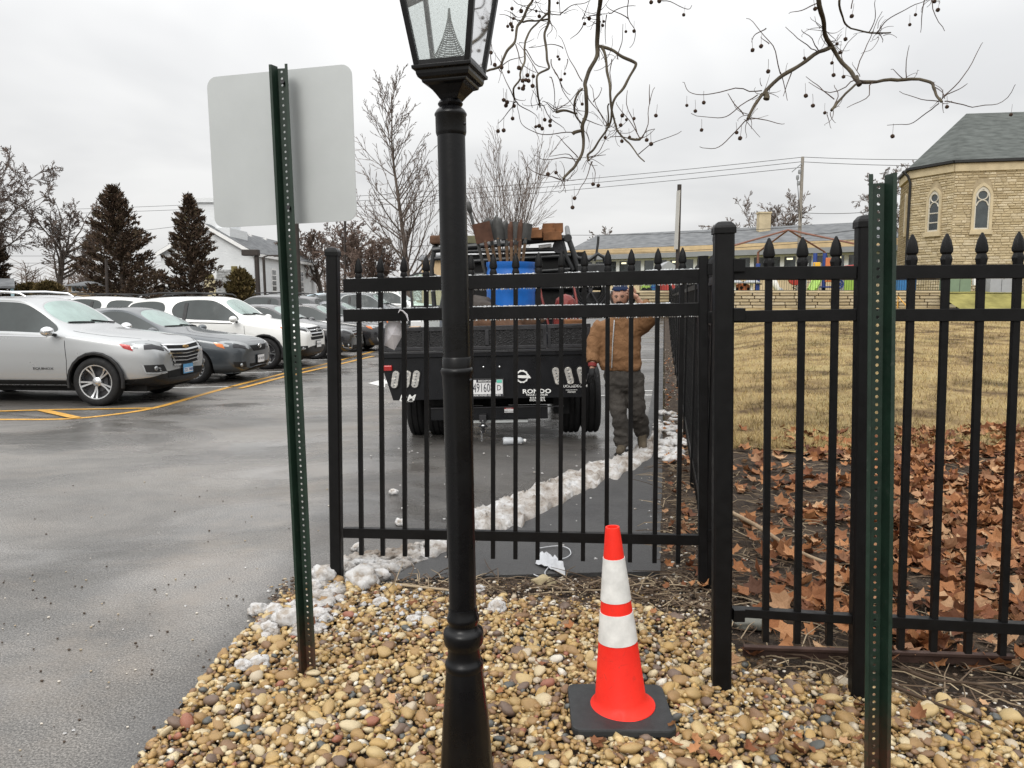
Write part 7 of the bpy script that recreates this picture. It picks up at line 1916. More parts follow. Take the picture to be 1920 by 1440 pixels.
# cabinets, handrail
K['cabgreen'] = simple('cabinet_green', (.16, .22, .15), .6, 0, .3, .08, 3); K['cabgrey'] = simple('cabinet_grey', (.30, .31, .33), .6, 0, .3, .08, 3)
def cabinet(px0, px1, pyt, Y, mat, label):
    a_, b_ = AT(px0, pyt, Y), AT(px1, pyt, Y); zb_c = ztop - .12; root = thing('utility_cabinet', label, 'cabinet', ((a_.x + b_.x) / 2, Y, zb_c))
    mb = MB(); mb.bx(a_.x, b_.x, Y, Y + .9, zb_c, a_.z); mb.build('housing', K[mat], root, bevel=.03)
    mb = MB(); mb.bx((a_.x + b_.x) / 2 - .01, (a_.x + b_.x) / 2 + .01, Y - .006, Y - .001, zb_c + .1, a_.z - .1); mb.bx((a_.x + b_.x) / 2 + .08, (a_.x + b_.x) / 2 + .12, Y - .04, Y - .001, zb_c + .8, zb_c + 1.0); mb.build('door_latch', K['steel'], root)
cabinet(1779, 1822, 519, 41.9, 'cabgreen', 'green utility cabinet on the bank before the church'); cabinet(1858, 1900, 520, 41.7, 'cabgrey', 'grey utility cabinet at the right by the church')
p = plc(1829, 42.2); q = thing('gas_meter', 'small white meter box between the two cabinets', 'meter', p); mb = MB(); mb.bx(p.x - .15, p.x + .15, 42.1, 42.3, ZT + .4, ZT + .95); mb.build('box', K['white'], q, bevel=.03); mb = MB(); mb.tube([p + V((0, -.05, 0)), p + V((0, -.05, .4))], .04, 8); mb.build('pipe', K['steel'], q)
hrl = thing('handrail', 'yellow handrail on the steps at the wall end', 'handrail', V((AT(1690, 570, 40.5).x, 40.5, ZW)))
mb = MB()
for dy in (0, .9):
    a_, b_ = AT(1684, 556, 40.2 + dy * .4), AT(1700, 574, 39.6 + dy * .4); mb.tube([V((a_.x, a_.y, ZW - .1)), a_, b_, V((b_.x, b_.y, ZW - .3))], .035, 6)
mb.build('rail', K['yellow_line'], hrl, smooth=60)
# --- poles and wires
K['polewood'] = simple('weathered_pole', (.25, .23, .205), .9, 0, .1, .2, 6, .3, 20)
up = AT(1505, 294, 57.5)
upole = thing('utility_pole', 'weathered wooden utility pole behind the playground', 'pole', V((up.x, up.y, 1.0)))
mb = MB(); mb.tube([V((up.x, up.y, .8)), up], [.14, .11], 10); mb.build('shaft', K['polewood'], upole, smooth=60)
mb = MB(); mb.bar(up + V((-.1, -.2, -.5)), up + V((-.8, -.2, -1.1)), .06, .06); 
for dx_, dz_ in ((-.25, -1.1), (-.38, -1.5), (-.3, -1.9)): mb.lathe([(.10, -.15), (.12, 0), (.10, .15)], 8, Matrix.Translation(up + V((dx_, -.2, dz_))))
mb.build('insulator', K['fascia'], upole)
mb = MB(); mb.tube([up + V((-.4, -.2, -1.6)), up + V((-.25, -.3, -3.2)), up + V((0, -.2, -4.6))], .025, 5); mb.build('drop_cable', K['black_plastic'], upole)
def wire(label, pts, sag=.35, r=.022):
    mb = MB(); dense = []
    for a_, b_ in zip(pts[:-1], pts[1:]):
        for k in range(12): t = k / 12; dense.append(a_.lerp(b_, t) - V((0, 0, 4 * sag * t * (1 - t))))
    dense.append(pts[-1]); mb.tube(dense, r, 4); o = mb.build('power_line', K['black_plastic'], smooth=60); return tag(o, label, 'wire', 'overhead power lines')
tl = [AT(560, 378, 82), AT(-300, 402, 95)]
wire('topmost pair wire running from the utility pole across the left sky', [AT(2100, 286, 50), up + V((.05, 0, -.02)), AT(590, 372, 78), AT(-200, 398, 92)], .3)
wire('second pair wire just below the topmost line', [AT(2100, 302, 50), up + V((-.08, 0, -.35)), AT(590, 381, 78), AT(-200, 405, 92)], .3)
wire('third wire below the topmost pair', [up + V((-.1, 0, -.75)), AT(590, 392, 78), AT(-200, 480, 90)], .25)
wire('lower cable sagging behind the truck rack to the pole', [up + V((0, -.2, -5.0)), AT(1000, 440, 72), AT(590, 472, 78), AT(-200, 478, 88)], .25)
wire('lowest cable passing before the school roof', [AT(2100, 425, 43), AT(1700, 433, 50), up + V((0, -.25, -6.2)), AT(1000, 478, 72), AT(560, 486, 74), AT(-200, 492, 86)], .2)
wire('cable between the pole and the church eave', [up + V((0, -.2, -4.0)), AT(1700, 389, 52), AT(2100, 384, 43.2)], .2)
wire('cable crossing the church windows', [up + V((0, -.22, -5.6)), AT(1700, 412, 52), AT(2100, 404, 42.0)], .2)
K['bronze'] = simple('dark_bronze_pole', (.035, .028, .024), .6, .2, .4, .2, 4)
def lot_pole(label, px, pyt, pyb, Y, r, head=None, sign=False):
    t_, b_ = AT(px[0], pyt, Y), AT(px[1], pyb, Y); z_ = zlot(Y); root = thing('light_pole', label, 'pole', (b_.x, Y, z_))
    mb = MB(); mb.tube([V((b_.x, Y, z_)), t_], r, 10); mb.build('shaft', K['bronze'], root, smooth=60)
    if head == 'box': mb = MB(); mb.bx(t_.x - .85, t_.x + .15, Y - .25, Y + .25, t_.z - .05, t_.z + .32); mb.build('lamp_head', K['bronze'], root, bevel=.04)
    if head == 'arm': mb = MB(); mb.tube([t_, t_ + V((.3, 0, .1)), t_ + V((.9, 0, .1))], .05, 6); mb.bx(t_.x + .7, t_.x + 1.4, Y - .12, Y + .12, t_.z + .02, t_.z + .14); mb.build('lamp_head', K['bronze'], root)
    if sign: mb = MB(); a_, c_ = AT(px[0] - 8, pyt + 12, Y), AT(px[0] - 3, pyt + 122, Y); mb.box(((a_.x + c_.x) / 2, Y - .1, (a_.z + c_.z) / 2), (.03, .17, a_.z - c_.z), (0, R(1.5), R(20))); mb.build('banner', K['concrete'], root)
lot_pole('dark light pole rising behind the grey road sign', (552, 561), 360, 566, 34, .13)
lot_pole('light pole with box lamp head beside the chapel corner', (481, 485), 478, 556, 48, .14, 'box'); lot_pole('slim pole with arm lamp in front of the chapel side', (494, 498), 482, 558, 52, .09, 'arm')
lot_pole('thin dark pole with a narrow banner at the end of the lot', (1274, 1268), 346, 590, 24, .065, None, True)
lot_pole('dark light pole standing before the left conifer', (199, 200), 486, 566, 33, .06)
lot_pole('far pole seen left of the bare tree', (647, 646), 412, 560, 70, .12)
# ------------------------------------------------------------------ trees
def bark(name, c0, c1):
    m = Mat(name, .9, 0, .15); a = m.noise(5, 5, .65); m.col(m.ramp(a, [(.3, c0), (.7, c1)])); m.bump(a, .5, .02); return m.m
K['bark'] = bark('grey_brown_bark', (.060, .047, .038), (.115, .095, .08)); K['twig'] = bark('brown_twigs', (.095, .072, .060), (.165, .132, .115))
K['twig_red'] = bark('rusty_twigs', (.10, .068, .054), (.165, .122, .10))
def grow(rng_, P, limbs, twigs, p, d, L, r, lev):
    """recursive limb: P dict of parameters by level"""
    q = P[lev]; n = max(3, int(q['seg'])); pts = [p.copy()]; rad = [r]; dirs = [d.copy()]
    for i in range(n):
        d = (d + V((rng_.gauss(0, 1), rng_.gauss(0, 1), rng_.gauss(0, 1))) * q['wob'] + V((0, 0, q['up']))).normalized()
        p = p + d * (L / n); pts.append(p); rad.append(max(P['rmin'], r * (1 - (i + 1) / n * q['taper']))); dirs.append(d.copy())
    (limbs if lev <= P['trunk_lev'] else twigs).append((pts, rad))
    if lev + 1 in P and lev < P['max']:
        c = P[lev + 1]; k = c['num'] if isinstance(c['num'], int) else rng_.randint(*c['num'])
        for i in range(k):
            t = c['from'] + (1 - c['from']) * ((i + rng_.random()) / k); f = t * n; j = min(int(f), n - 1); pp = pts[j].lerp(pts[j + 1], f - j)
            ax = dirs[j].orthogonal().normalized(); ax.rotate(Matrix.Rotation(rng_.uniform(0, 2 * PI), 3, dirs[j])); dd = dirs[j].copy(); dd.rotate(Matrix.Rotation(R(rng_.gauss(c['ang'], c['ang'] * .22)), 3, ax))
            grow(rng_, P, limbs, twigs, pp, dd, L * c['len'] * (1 - .55 * t * c.get('cone', 1)) * rng_.uniform(.75, 1.2), max(P['rmin'], rad[j] * c['rad']), lev + 1)
def tube_bulk(mb, items, n):
    for pts, rad in items: mb.tube(pts, rad, n, cap=False)
def bare_tree(label, base, H, P, seed, twigmat='twig', n=(7, 3), group='bare winter trees', lean=(0, 0)):
    rng_ = random.Random(seed); root = thing('bare_tree', label, 'tree', base, group); limbs, twigs = [], []
    grow(rng_, P, limbs, twigs, V(base) - V((0, 0, .2)), V((lean[0], lean[1], 1)).normalized(), H, P['r0'], 0)
    mb = MB(); tube_bulk(mb, limbs, n[0]); mb.build('trunk', K['bark'], root, smooth=60)
    mb = MB(); tube_bulk(mb, twigs, n[1]); o = mb.build('crown', K[twigmat], root, smooth=60); return root
UPR = {0: dict(seg=14, wob=.03, up=.03, taper=.92), 1: dict(seg=8, wob=.05, up=.075, taper=.9, num=52, ang=44, len=.40, rad=.42, **{'from': .16}, cone=1.3),
       2: dict(seg=5, wob=.07, up=.05, taper=.85, num=(6, 10), ang=34, len=.42, rad=.5, **{'from': .15}), 3: dict(seg=3, wob=.08, up=.03, taper=.8, num=(2, 4), ang=30, len=.45, rad=.6, **{'from': .2}), 'max': 3, 'trunk_lev': 1, 'rmin': .011, 'r0': .17}
VASE = {0: dict(seg=4, wob=.02, up=.02, taper=.3), 1: dict(seg=12, wob=.035, up=.035, taper=.92, num=20, ang=27, len=2.35, rad=.34, **{'from': .5}, cone=.2),
        2: dict(seg=7, wob=.05, up=.04, taper=.9, num=(12, 16), ang=26, len=.42, rad=.42, **{'from': .15}), 3: dict(seg=4, wob=.07, up=.02, taper=.8, num=(3, 5), ang=24, len=.45, rad=.6, **{'from': .2}), 'max': 3, 'trunk_lev': 1, 'rmin': .010, 'r0': .16}
OAK = {0: dict(seg=7, wob=.04, up=.02, taper=.4), 1: dict(seg=9, wob=.11, up=.04, taper=.88, num=12, ang=44, len=1.15, rad=.44, **{'from': .45}, cone=.4),
       2: dict(seg=7, wob=.13, up=.03, taper=.85, num=(7, 9), ang=42, len=.5, rad=.45, **{'from': .2}), 3: dict(seg=5, wob=.14, up=.02, taper=.8, num=(6, 8), ang=42, len=.5, rad=.5, **{'from': .15}),
       4: dict(seg=3, wob=.14, up=.02, taper=.6, num=(7, 10), ang=40, len=.5, rad=.6, **{'from': .1}), 'max': 4, 'trunk_lev': 1, 'rmin': .02, 'r0': .28}
def gp(px, Y, z=.5): p = AT(px, 560, Y); return V((p.x, Y, z))
def treeH(px, pyt, Y, z=.5): return AT(px, pyt, Y).z - z
bare_tree('slender upright bare tree left of the lamp post', gp(772, 38), treeH(757, 150, 38) * .98, dict(UPR, r0=.15), 5)
bare_tree('many stemmed bare tree spreading behind the truck rack', gp(945, 44), treeH(940, 250, 44) * .30, VASE, 9)
bare_tree('large bare tree behind the small tan house', gp(108, 62), treeH(108, 372, 62) * .58, OAK, 3)
bare_tree('big bare tree reaching in at the left frame edge', gp(-45, 56), treeH(-40, 290, 56) * .62, OAK, 12)
bare_tree('pale bare tree between the big left tree and conifer', gp(165, 74), treeH(165, 400, 74) * .62, dict(UPR, rmin=.02), 21)
bare_tree('brown tinged bare tree behind the chapel end', gp(655, 72), treeH(650, 385, 72) * .48, dict(OAK, rmin=.025), 31, 'twig_red')
bare_tree('rusty bare tree showing left of the upright tree', gp(605, 78), treeH(605, 400, 78) * .50, dict(OAK, rmin=.026), 33, 'twig_red')
bare_tree('small bare tree rising above the school roof', gp(1425, 84), treeH(1425, 362, 84) * .55, dict(OAK, rmin=.022), 41)
bare_tree('bare tree peeking over the left end of the school roof', gp(1150, 100), treeH(1150, 424, 100) * .55, dict(OAK, rmin=.03), 43)
bare_tree('bare tree between green post and church roof', gp(1690, 74), treeH(1690, 288, 74) * .52, dict(OAK, rmin=.024), 47, 'twig')
bare_tree('low bushy bare tree behind the truck cab', gp(705, 60), treeH(705, 430, 60) * .5, dict(OAK, rmin=.02), 53, 'twig_red')
# conifers, bronzed by winter
m = Mat('bronzed_juniper', .9, 0, .1); r_ = m.rnd(); m.col(m.ramp(r_, [(0., (.030, .021, .015)), (.4, (.062, .042, .030)), (.75, (.10, .068, .048)), (1., (.062, .054, .030))])); K['juniper'] = m.m
def conifer(label, base, H, W, seed, skew=0, prof=None, group='bronzed conifers', mat='juniper'):
    rng_ = random.Random(seed); root = thing('conifer', label, 'tree', base, group); b = V(base)
    mb = MB(); mb.tube([b - V((0, 0, .2)), b + V((0, 0, H * .9))], [.22, .03], 8); mb.build('trunk', K['bark'], root, smooth=60)
    mb = MB(); br = MB(); nb_ = 210
    for i in range(nb_):
        t = (i + rng_.random()) / nb_; t = t ** .9; z = .4 + t * (H - .4); a_ = rng_.uniform(0, 2 * PI)
        env = W * (prof(t) if prof else (1 - t) ** .75 * (.72 + .28 * mnoise.noise(V((math.cos(a_) * 1.3, math.sin(a_) * 1.3, t * 5 + seed)))) )
        env = max(.10, env * rng_.uniform(.7, 1.12)); up_ = .25 + .9 * t
        tip = b + V((math.cos(a_) * env + skew * t, math.sin(a_) * env, z + env * up_ * .5)); st = b + V((skew * t * .6, 0, z - env * .15))
        br.tube([st, st.lerp(tip, .5) - V((0, 0, env * .05)), tip], [.03, .02, .01], 3, cap=False)
        ns = int(24 + env * 36)
        for k in range(ns):
            u = 1 - .85 * rng_.random() ** 1.5; c = st.lerp(tip, u) + V((rng_.gauss(0, .17), rng_.gauss(0, .17), rng_.gauss(0, .11))) * (1.1 - .6 * u); s = rng_.uniform(.07, .18)
            d = (V((math.cos(a_), math.sin(a_), .5 + up_ * .6)) + V((rng_.gauss(0, .5), rng_.gauss(0, .5), rng_.gauss(0, .3)))).normalized(); e = d.orthogonal().normalized(); e.rotate(Matrix.Rotation(rng_.uniform(0, 6.28), 3, d))
            r__ = rng_.random()
            mb.add([c - e * s * .38, c + d * s * 1.5, c + e * s * .38, c - d * s * .3 + V((0, 0, .02))], [(0, 3, 1), (3, 2, 1)], 0, r__)
    mb.build('crown', K[mat], root); br.build('branches', K['bark'], root, smooth=60); return root
conifer('taller bronzed conifer left of the chapel', gp(232, 50, .6), treeH(224, 352, 50, .6), 4.3, 4, -.4)
conifer('shorter bronzed conifer standing against the chapel tower', gp(360, 53, .6), treeH(362, 368, 53, .6), 3.3, 8, .1)
conifer('dark spruce cut by the left edge of the picture', gp(-4, 58, .5), treeH(0, 400, 58, .5), 1.9, 15, 0)
m = Mat('olive_arborvitae', .9, 0, .1); r_ = m.rnd(); m.col(m.ramp(r_, [(0., (.045, .036, .015)), (.5, (.10, .078, .03)), (1., (.16, .115, .055))])); K['arbor'] = m.m
for px, top, Y, W_, lab in ((92, 532, 57, 1.3, 'olive arborvitae bush at the foot of the big bare tree'), (452, 508, 55, 1.3, 'yellow green shrub growing by the boarded chapel window'), (60, 535, 58, 1.5, 'dark shrub left of the olive arborvitae')):
    conifer(lab, gp(px, Y, .6), treeH(px, top, Y, .6), W_, int(px), 0, lambda t: (1 - t ** 3) * .8, 'shrubs before the houses', 'arbor')
# far wood closing the horizon
mb = MB(); rng_ = random.Random(77)
for i in range(520):
    px = rng_.uniform(-500, 2400); Y = rng_.uniform(105, 150); p = gp(px, Y, 0); H = rng_.uniform(3.5, 6.5) * (1.15 if px < 700 else .8)
    mb.tube([p, p + V((rng_.gauss(0, .3), 0, H * .5)), p + V((rng_.gauss(0, .8), 0, H))], [.16, .10, .03], 3, cap=False)
    for k in range(26):
        z = rng_.uniform(.2, .95) * H; a_ = p + V((0, 0, z)); L_ = rng_.uniform(.6, 2.2); mb.tube([a_, a_ + V((rng_.gauss(0, 1) * L_, rng_.gauss(0, .5) * L_, rng_.uniform(.2, 1) * L_))], [.05, .02], 3, cap=False)
tag(mb.build('far_wood', K['twig'], kind='stuff', origin=(0, 100, 0)), 'brown leafless wood along the horizon', 'wood')
# ------------------------------------------------------------------ sycamore branches hanging in from above
K['syc'] = None
m = Mat('sycamore_bark', .8, 0, .2); a = m.noise(7, 5, .65); m.col(m.ramp(a, [(.3, (.034, .026, .019)), (.55, (.080, .066, .045)), (.75, (.14, .122, .085))])); m.bump(m.noise(40, 3), .4, .004); K['syc'] = m.m
K['syctwig'] = bark('sycamore_twig', (.040, .026, .020), (.085, .058, .045))
K['seedball'] = simple('seed_ball', (.055, .036, .026), .95, 0, .1, .35, 60, 1., 160)
def z8(pts): return [(900 + x / 3.6, y / 3.6) for x, y in pts]
def z5(pts): return [(900 + x * .53125, y * .53125) for x, y in pts]
def sdepth(px, py, Y0): return Y0 + .55 * mnoise.noise(V((px / 160, py / 160, Y0)))
def spt(px, py, Y0): return AT(px, py, sdepth(px, py, Y0))
trunkb = V((6.6, 6.4, zlawn(6.6, 6.4)))
syc = thing('sycamore_tree', 'bare sycamore whose knobbly limbs and seed balls hang in from above', 'tree', trunkb)
def limb(pts, w0, w1, Y0, mat='syc', n=8):
    P = [spt(x, y, Y0) for x, y in pts]; P = smoothline(P, 4); k = len(P)
    px2r = lambda w_: w_ / 2 / F * Y0
    for i in range(1, k - 1): q = P[i]; P[i] = q + V((mnoise.noise(q * 7), mnoise.noise(q * 7 + V((9, 0, 0))), mnoise.noise(q * 7 + V((0, 9, 0))))) * (.012 if w0 > 3 else .02)
    mb = MB(); rad = []
    for i in range(k):
        t = i / (k - 1); kn = .86 + (.16 * mnoise.noise(P[i] * 9) if n > 5 else .1 * mnoise.noise(P[i] * 20)); rad.append(px2r(w0 + (w1 - w0) * t) * kn)
    mb.tube(P, rad, n); mb.build('branch' if n > 5 else 'twig', K[mat], syc, smooth=60)
YA, YB = 5.4, 6.0
for pts, a_, b_ in [([(820, -330), (815, -150), (812, 0), (800, 150), (795, 310), (785, 390), (735, 480), (705, 560), (710, 610), (722, 700), (715, 770), (690, 840), (692, 900), (695, 950), (685, 1050), (650, 1100), (600, 1160), (565, 1210)], 10.5, 6),
                    ([(800, 315), (860, 335), (950, 375), (1030, 420), (1050, 440), (1030, 490), (970, 590), (920, 650), (900, 700), (885, 800), (860, 860)], 7, 4.5),
                    ([(825, 325), (850, 420), (870, 540), (880, 640), (890, 720), (900, 780), (925, 870), (980, 940), (1010, 970), (1060, 1040), (1110, 1090)], 6.5, 2.5),
                    ([(860, 860), (820, 930), (760, 1010), (725, 1050), (735, 1085)], 4.5, 5), ([(870, 700), (865, 790), (850, 850)], 3, 4),
                    ([(690, 600), (655, 640), (640, 700), (650, 780), (680, 830)], 5, 3.5), ([(655, 765), (590, 745), (515, 755)], 4, 6.5), ([(692, 880), (660, 890), (625, 905)], 6, 8),
                    ([(480, -330), (470, -50), (470, 60), (465, 140), (440, 220), (440, 300), (455, 400), (465, 460), (400, 500), (385, 580), (390, 650), (405, 720)], 6.5, 4),
                    ([(400, -330), (360, -30), (330, 40), (290, 130), (250, 180), (240, 290), (180, 340), (150, 400), (130, 445), (45, 480)], 6, 5),
                    ([(455, 90), (390, 150), (330, 220), (300, 330), (300, 420), (275, 500), (270, 535), (225, 600), (235, 670)], 4.5, 4), ([(290, 150), (350, 140), (460, 130)], 4, 4), ([(1000, 930), (1040, 938), (1080, 935)], 4.5, 6)]:
    limb(z8(pts), a_, b_, YA)
for pts in [[(720, 650), (790, 750), (830, 840)], [(690, 550), (640, 470), (590, 390), (530, 240)], [(560, 330), (480, 310), (330, 320)], [(470, 520), (500, 600), (520, 740)], [(520, 740), (450, 700), (420, 690)], [(420, 710), (470, 790), (580, 890)], [(890, 400), (885, 520), (885, 620)],
            [(1080, 940), (1040, 870), (970, 760), (920, 690)], [(1080, 940), (1130, 840), (1145, 700), (1180, 590)], [(1145, 700), (1145, 570)], [(1070, 1040), (1110, 1000), (1200, 960), (1360, 885)], [(680, 1080), (560, 1070), (430, 1085), (370, 1050)], [(550, 1215), (420, 1180), (340, 1130), (280, 1055)],
            [(760, 1090), (720, 1200), (640, 1330)], [(750, 1090), (780, 1150), (775, 1230)], [(740, 1080), (820, 1000), (880, 890)], [(660, 1060), (570, 990), (515, 915)], [(640, 905), (500, 905), (400, 905), (330, 880), (280, 820), (250, 700)], [(690, 800), (760, 835), (830, 850)], [(250, 690), (190, 590), (130, 450)], [(240, 680), (190, 770), (120, 835)],
            [(250, 690), (330, 740), (390, 800)], [(1010, -300), (1000, -20), (995, 60), (1005, 140), (1050, 210), (1040, 270), (1010, 320)], [(1005, 130), (900, 70), (850, 30)], [(855, 100), (850, 300)], [(690, 120), (800, 90), (870, 80)], [(700, 150), (660, 220), (610, 265)], [(1010, -150), (1180, -10), (1280, 10), (1400, 50), (1430, 35)],
            [(470, 130), (480, 200), (455, 250)], [(240, 300), (280, 420), (380, 490)], [(300, 330), (360, 420), (460, 470)], [(130, 450), (200, 400), (300, 380)], [(75, 440), (75, 350), (80, 300)], [(650, 1100), (600, 1050), (470, 1055)], [(860, 850), (800, 760), (740, 570)], [(765, 690), (800, 650), (815, 590)], [(930, 400), (955, 280), (965, 160)], [(590, 400), (570, 470)], [(500, 470), (550, 560), (610, 640)], [(520, 740), (600, 690), (680, 590)],
            [(1080, 930), (1120, 885), (1180, 870)], [(1060, 900), (1000, 700), (995, 610)], [(1010, 930), (930, 915), (880, 918)], [(400, 500), (360, 440), (250, 290)], [(540, -150), (545, 50), (545, 100)], [(545, 100), (440, 80), (250, 30), (210, -60)], [(290, 140), (200, 110), (130, 95)], [(545, 95), (620, 50), (740, 10), (800, -60)], [(480, 400), (520, 500), (590, 640), (690, 780)], [(740, 1060), (850, 1045)], [(870, 90), (970, 50), (1050, 40)], [(690, 130), (720, 60), (740, 10)]]:
    limb(z8(pts), 2.4, 1.1, YA, 'syctwig', 5)
for pts, a_, b_ in [([(1180, -360), (1185, -100), (1195, 0), (1210, 70), (1215, 110), (1240, 165), (1270, 210), (1310, 255), (1340, 290), (1400, 285), (1500, 280), (1590, 285), (1605, 310), (1610, 340), (1630, 360)], 11, 5.5), ([(1240, 165), (1180, 195), (1120, 235), (1070, 265), (1010, 320), (1000, 335)], 8.5, 7), ([(1005, 325), (1010, 350)], 9, 13), ([(1000, 330), (970, 370), (945, 420)], 6, 6), ([(1330, 270), (1340, 300)], 8, 10), ([(1335, 295), (1290, 330), (1240, 390)], 4, 6), ([(1300, -300), (1290, -60), (1270, 0), (1280, 60), (1310, 100), (1400, 118), (1450, 115)], 5, 3)]:
    limb(z5(pts), a_, b_, YB)
for pts in [[(995, 320), (900, 315), (800, 335), (740, 325), (715, 290)], [(980, 335), (900, 390), (840, 415), (745, 400)], [(945, 420), (880, 490), (830, 520), (775, 518)], [(945, 420), (1010, 425), (1075, 437)], [(1060, 260), (1040, 180), (990, 110), (940, 65)], [(1060, 255), (1075, 300), (1085, 355)], [(1195, 180), (1170, 140), (1135, 105)], [(1195, 185), (1140, 150), (1078, 95)], [(1195, 10), (1140, 35), (1090, 48)], [(1400, 115), (1440, 70), (1500, 30), (1580, 0), (1640, -60)],
            [(1590, -60), (1600, 30), (1640, 110)], [(1575, -40), (1565, 50), (1555, 115)], [(1330, 250), (1360, 160), (1420, 40)], [(1250, 350), (1200, 310), (1150, 270)], [(1385, 290), (1360, 350), (1295, 380)], [(1310, 260), (1280, 190), (1330, 120)], [(1505, 275), (1515, 160)], [(1620, 360), (1560, 350), (1480, 322)], [(1620, 365), (1560, 410), (1500, 440), (1437, 442)], [(1640, 358), (1700, 370), (1760, 378), (1850, 360), (1890, 298)], [(1630, 350), (1690, 290), (1750, 200), (1775, 150)], [(1640, 340), (1690, 320), (1720, 295)], [(1600, 290), (1640, 340)],
            [(1500, 278), (1470, 260), (1450, 245)], [(1330, 280), (1240, 330), (1160, 290)], [(1010, 100), (975, 120), (960, 150)], [(1020, 155), (990, 130)], [(930, 405), (890, 350), (875, 330)], [(1100, 250), (1085, 300), (1070, 340)], [(1310, 30), (1330, -40)], [(1370, 115), (1400, 60), (1395, 0)], [(1400, 118), (1420, 150)], [(1240, 390), (1265, 340), (1250, 300)]]:
    limb(z5(pts), 2.5, 1.1, YB, 'syctwig', 5)
# fine shoots breaking from the limbs
rt_ = random.Random(8)
for n_, box, Yx, src in ((95, z8, YA, [(690, 600), (690, 880), (515, 755), (860, 860), (235, 670), (465, 460), (405, 720), (130, 445), (300, 330), (290, 130), (1080, 935), (735, 1085), (470, 140), (850, 420), (925, 870), (640, 700), (810, 120), (270, 535), (570, 1210), (545, 100), (460, 60), (360, 20)]), (62, z5, YB, [(1000, 335), (945, 420), (1240, 165), (1340, 290), (1630, 360), (1070, 265), (1410, 118), (1240, 390), (1215, 110), (1500, 280), (1590, 0)])):
    for k in range(n_):
        x, y = src[rt_.randrange(len(src))]; sc2 = 3.6 if box is z8 else 1.9; x += rt_.gauss(0, 5 * sc2); y += rt_.gauss(0, 5 * sc2); a_ = rt_.uniform(0, 6.28); L_ = rt_.uniform(14, 46) * sc2; pts = [(x, y)]; cv = rt_.uniform(-.5, .5)
        for j in range(3): pts.append((pts[-1][0] + math.cos(a_) * L_ / 3, pts[-1][1] + math.sin(a_) * L_ / 3)); a_ += cv
        limb(box(pts), 1.6, .8, Yx, 'syctwig', 4)
balls8 = [(1155, 15), (1375, 100), (985, 213), (707, 160), (737, 125), (835, 145), (828, 172), (525, 382), (535, 400), (572, 498), (547, 538), (690, 703), (960, 780), (988, 808), (1040, 800), (950, 845), (1187, 780), (958, 953), (1010, 925), (1125, 945), (1155, 972), (845, 928), (763, 1243), (798, 1252), (638, 1338), (625, 1400), (458, 1175), (513, 1165), (122, 885), (160, 880), (220, 800), (437, 808), (473, 818), (473, 847), (400, 850), (420, 868), (377, 855), (160, 675), (183, 690), (175, 712), (230, 715), (263, 595), (288, 545), (310, 540), (328, 545), (297, 580), (290, 598), (320, 508), (360, 515), (355, 580), (193, 485), (263, 458), (145, 455), (100, 438), (75, 355), (216, 58), (278, 75), (227, 125), (208, 162), (217, 180), (218, 203), (187, 178), (380, 75), (400, 110), (523, 20), (1210, 8), (1040, 210)]
balls5 = [(962, 177), (992, 163), (1017, 252), (730, 372), (760, 392), (790, 362), (782, 459), (906, 468), (918, 488), (1150, 338), (1175, 373), (1217, 398), (1242, 222), (1271, 185), (1260, 155), (1290, 138), (1312, 57), (1183, 31), (1145, 205), (1248, 265), (1283, 271), (1517, 87), (1537, 52), (1616, 35), (1604, 5), (1648, 377), (1456, 481), (1874, 405)]
mb = MB(); mb.ball((0, 0, 0), .0145, 3, jit=.16, seed=2); bo = mb.build('seed_ball', K['seedball'], syc, smooth=180, origin=(0, 0, 0)); mb = MB(); mb.tube([(0, 0, .012), (.002, .001, .05), (0, .002, .085)], .0014, 4); so = mb.build('stem', K['syctwig'], bo, origin=(0, 0, 0)); so.location = (0, 0, 0)
first = True
for lst, Yb in ((z8(balls8), YA), (z5(balls5), YB)):
    for x, y in lst:
        p = spt(x, y, Yb)
        if first: o = bo; first = False
        else: o = bo.copy(); COL.objects.link(o); s_ = so.copy(); COL.objects.link(s_); s_.parent = o
        o.location = p - worg(syc); k = random.uniform(.66, 1.0) * (1.0 if Yb < 5.8 else 1.12); o.scale = (k, k, k); o.rotation_euler = (random.gauss(0, .08), random.gauss(0, .08), random.uniform(0, 6))
# trunk and the great limb that carries them, above and beside the frame
mb = MB(); top1 = spt(*z8([(820, -330)])[0], YA); top2 = spt(*z5([(1180, -360)])[0], YB); top3 = spt(*z8([(400, -330)])[0], YA); top4 = spt(*z8([(480, -330)])[0], YA); top5 = spt(*z5([(1300, -300)])[0], YB); top6 = spt(*z8([(1010, -300)])[0], YA)
mb.tube(smoothline([trunkb - V((0, 0, .3)), trunkb + V((-.1, 0, 2.2)), trunkb + V((-.5, .05, 4.6)), V((4.4, 6.2, top2.z + 1.1)), V((2.6, 6.0, top2.z + .9)), V((1.0, 5.7, top1.z + .8)), V((-.8, 5.4, top1.z + .7))], 5), [max(.03, .24 - .007 * i) for i in range(31)], 12)
for q, x in ((top2, 2.5), (top5, 2.9), (top1, .8), (top4, .2), (top3, -.2), (top6, 1.2)): mb.tube(smoothline([V((x, 5.8, top1.z + .8)), q.lerp(V((x, 5.8, top1.z + .8)), .5) + V((0, 0, .1)), q, q - V((0, 0, .12))], 4), .025, 8)
mb.build('trunk', K['syc'], syc, smooth=60)

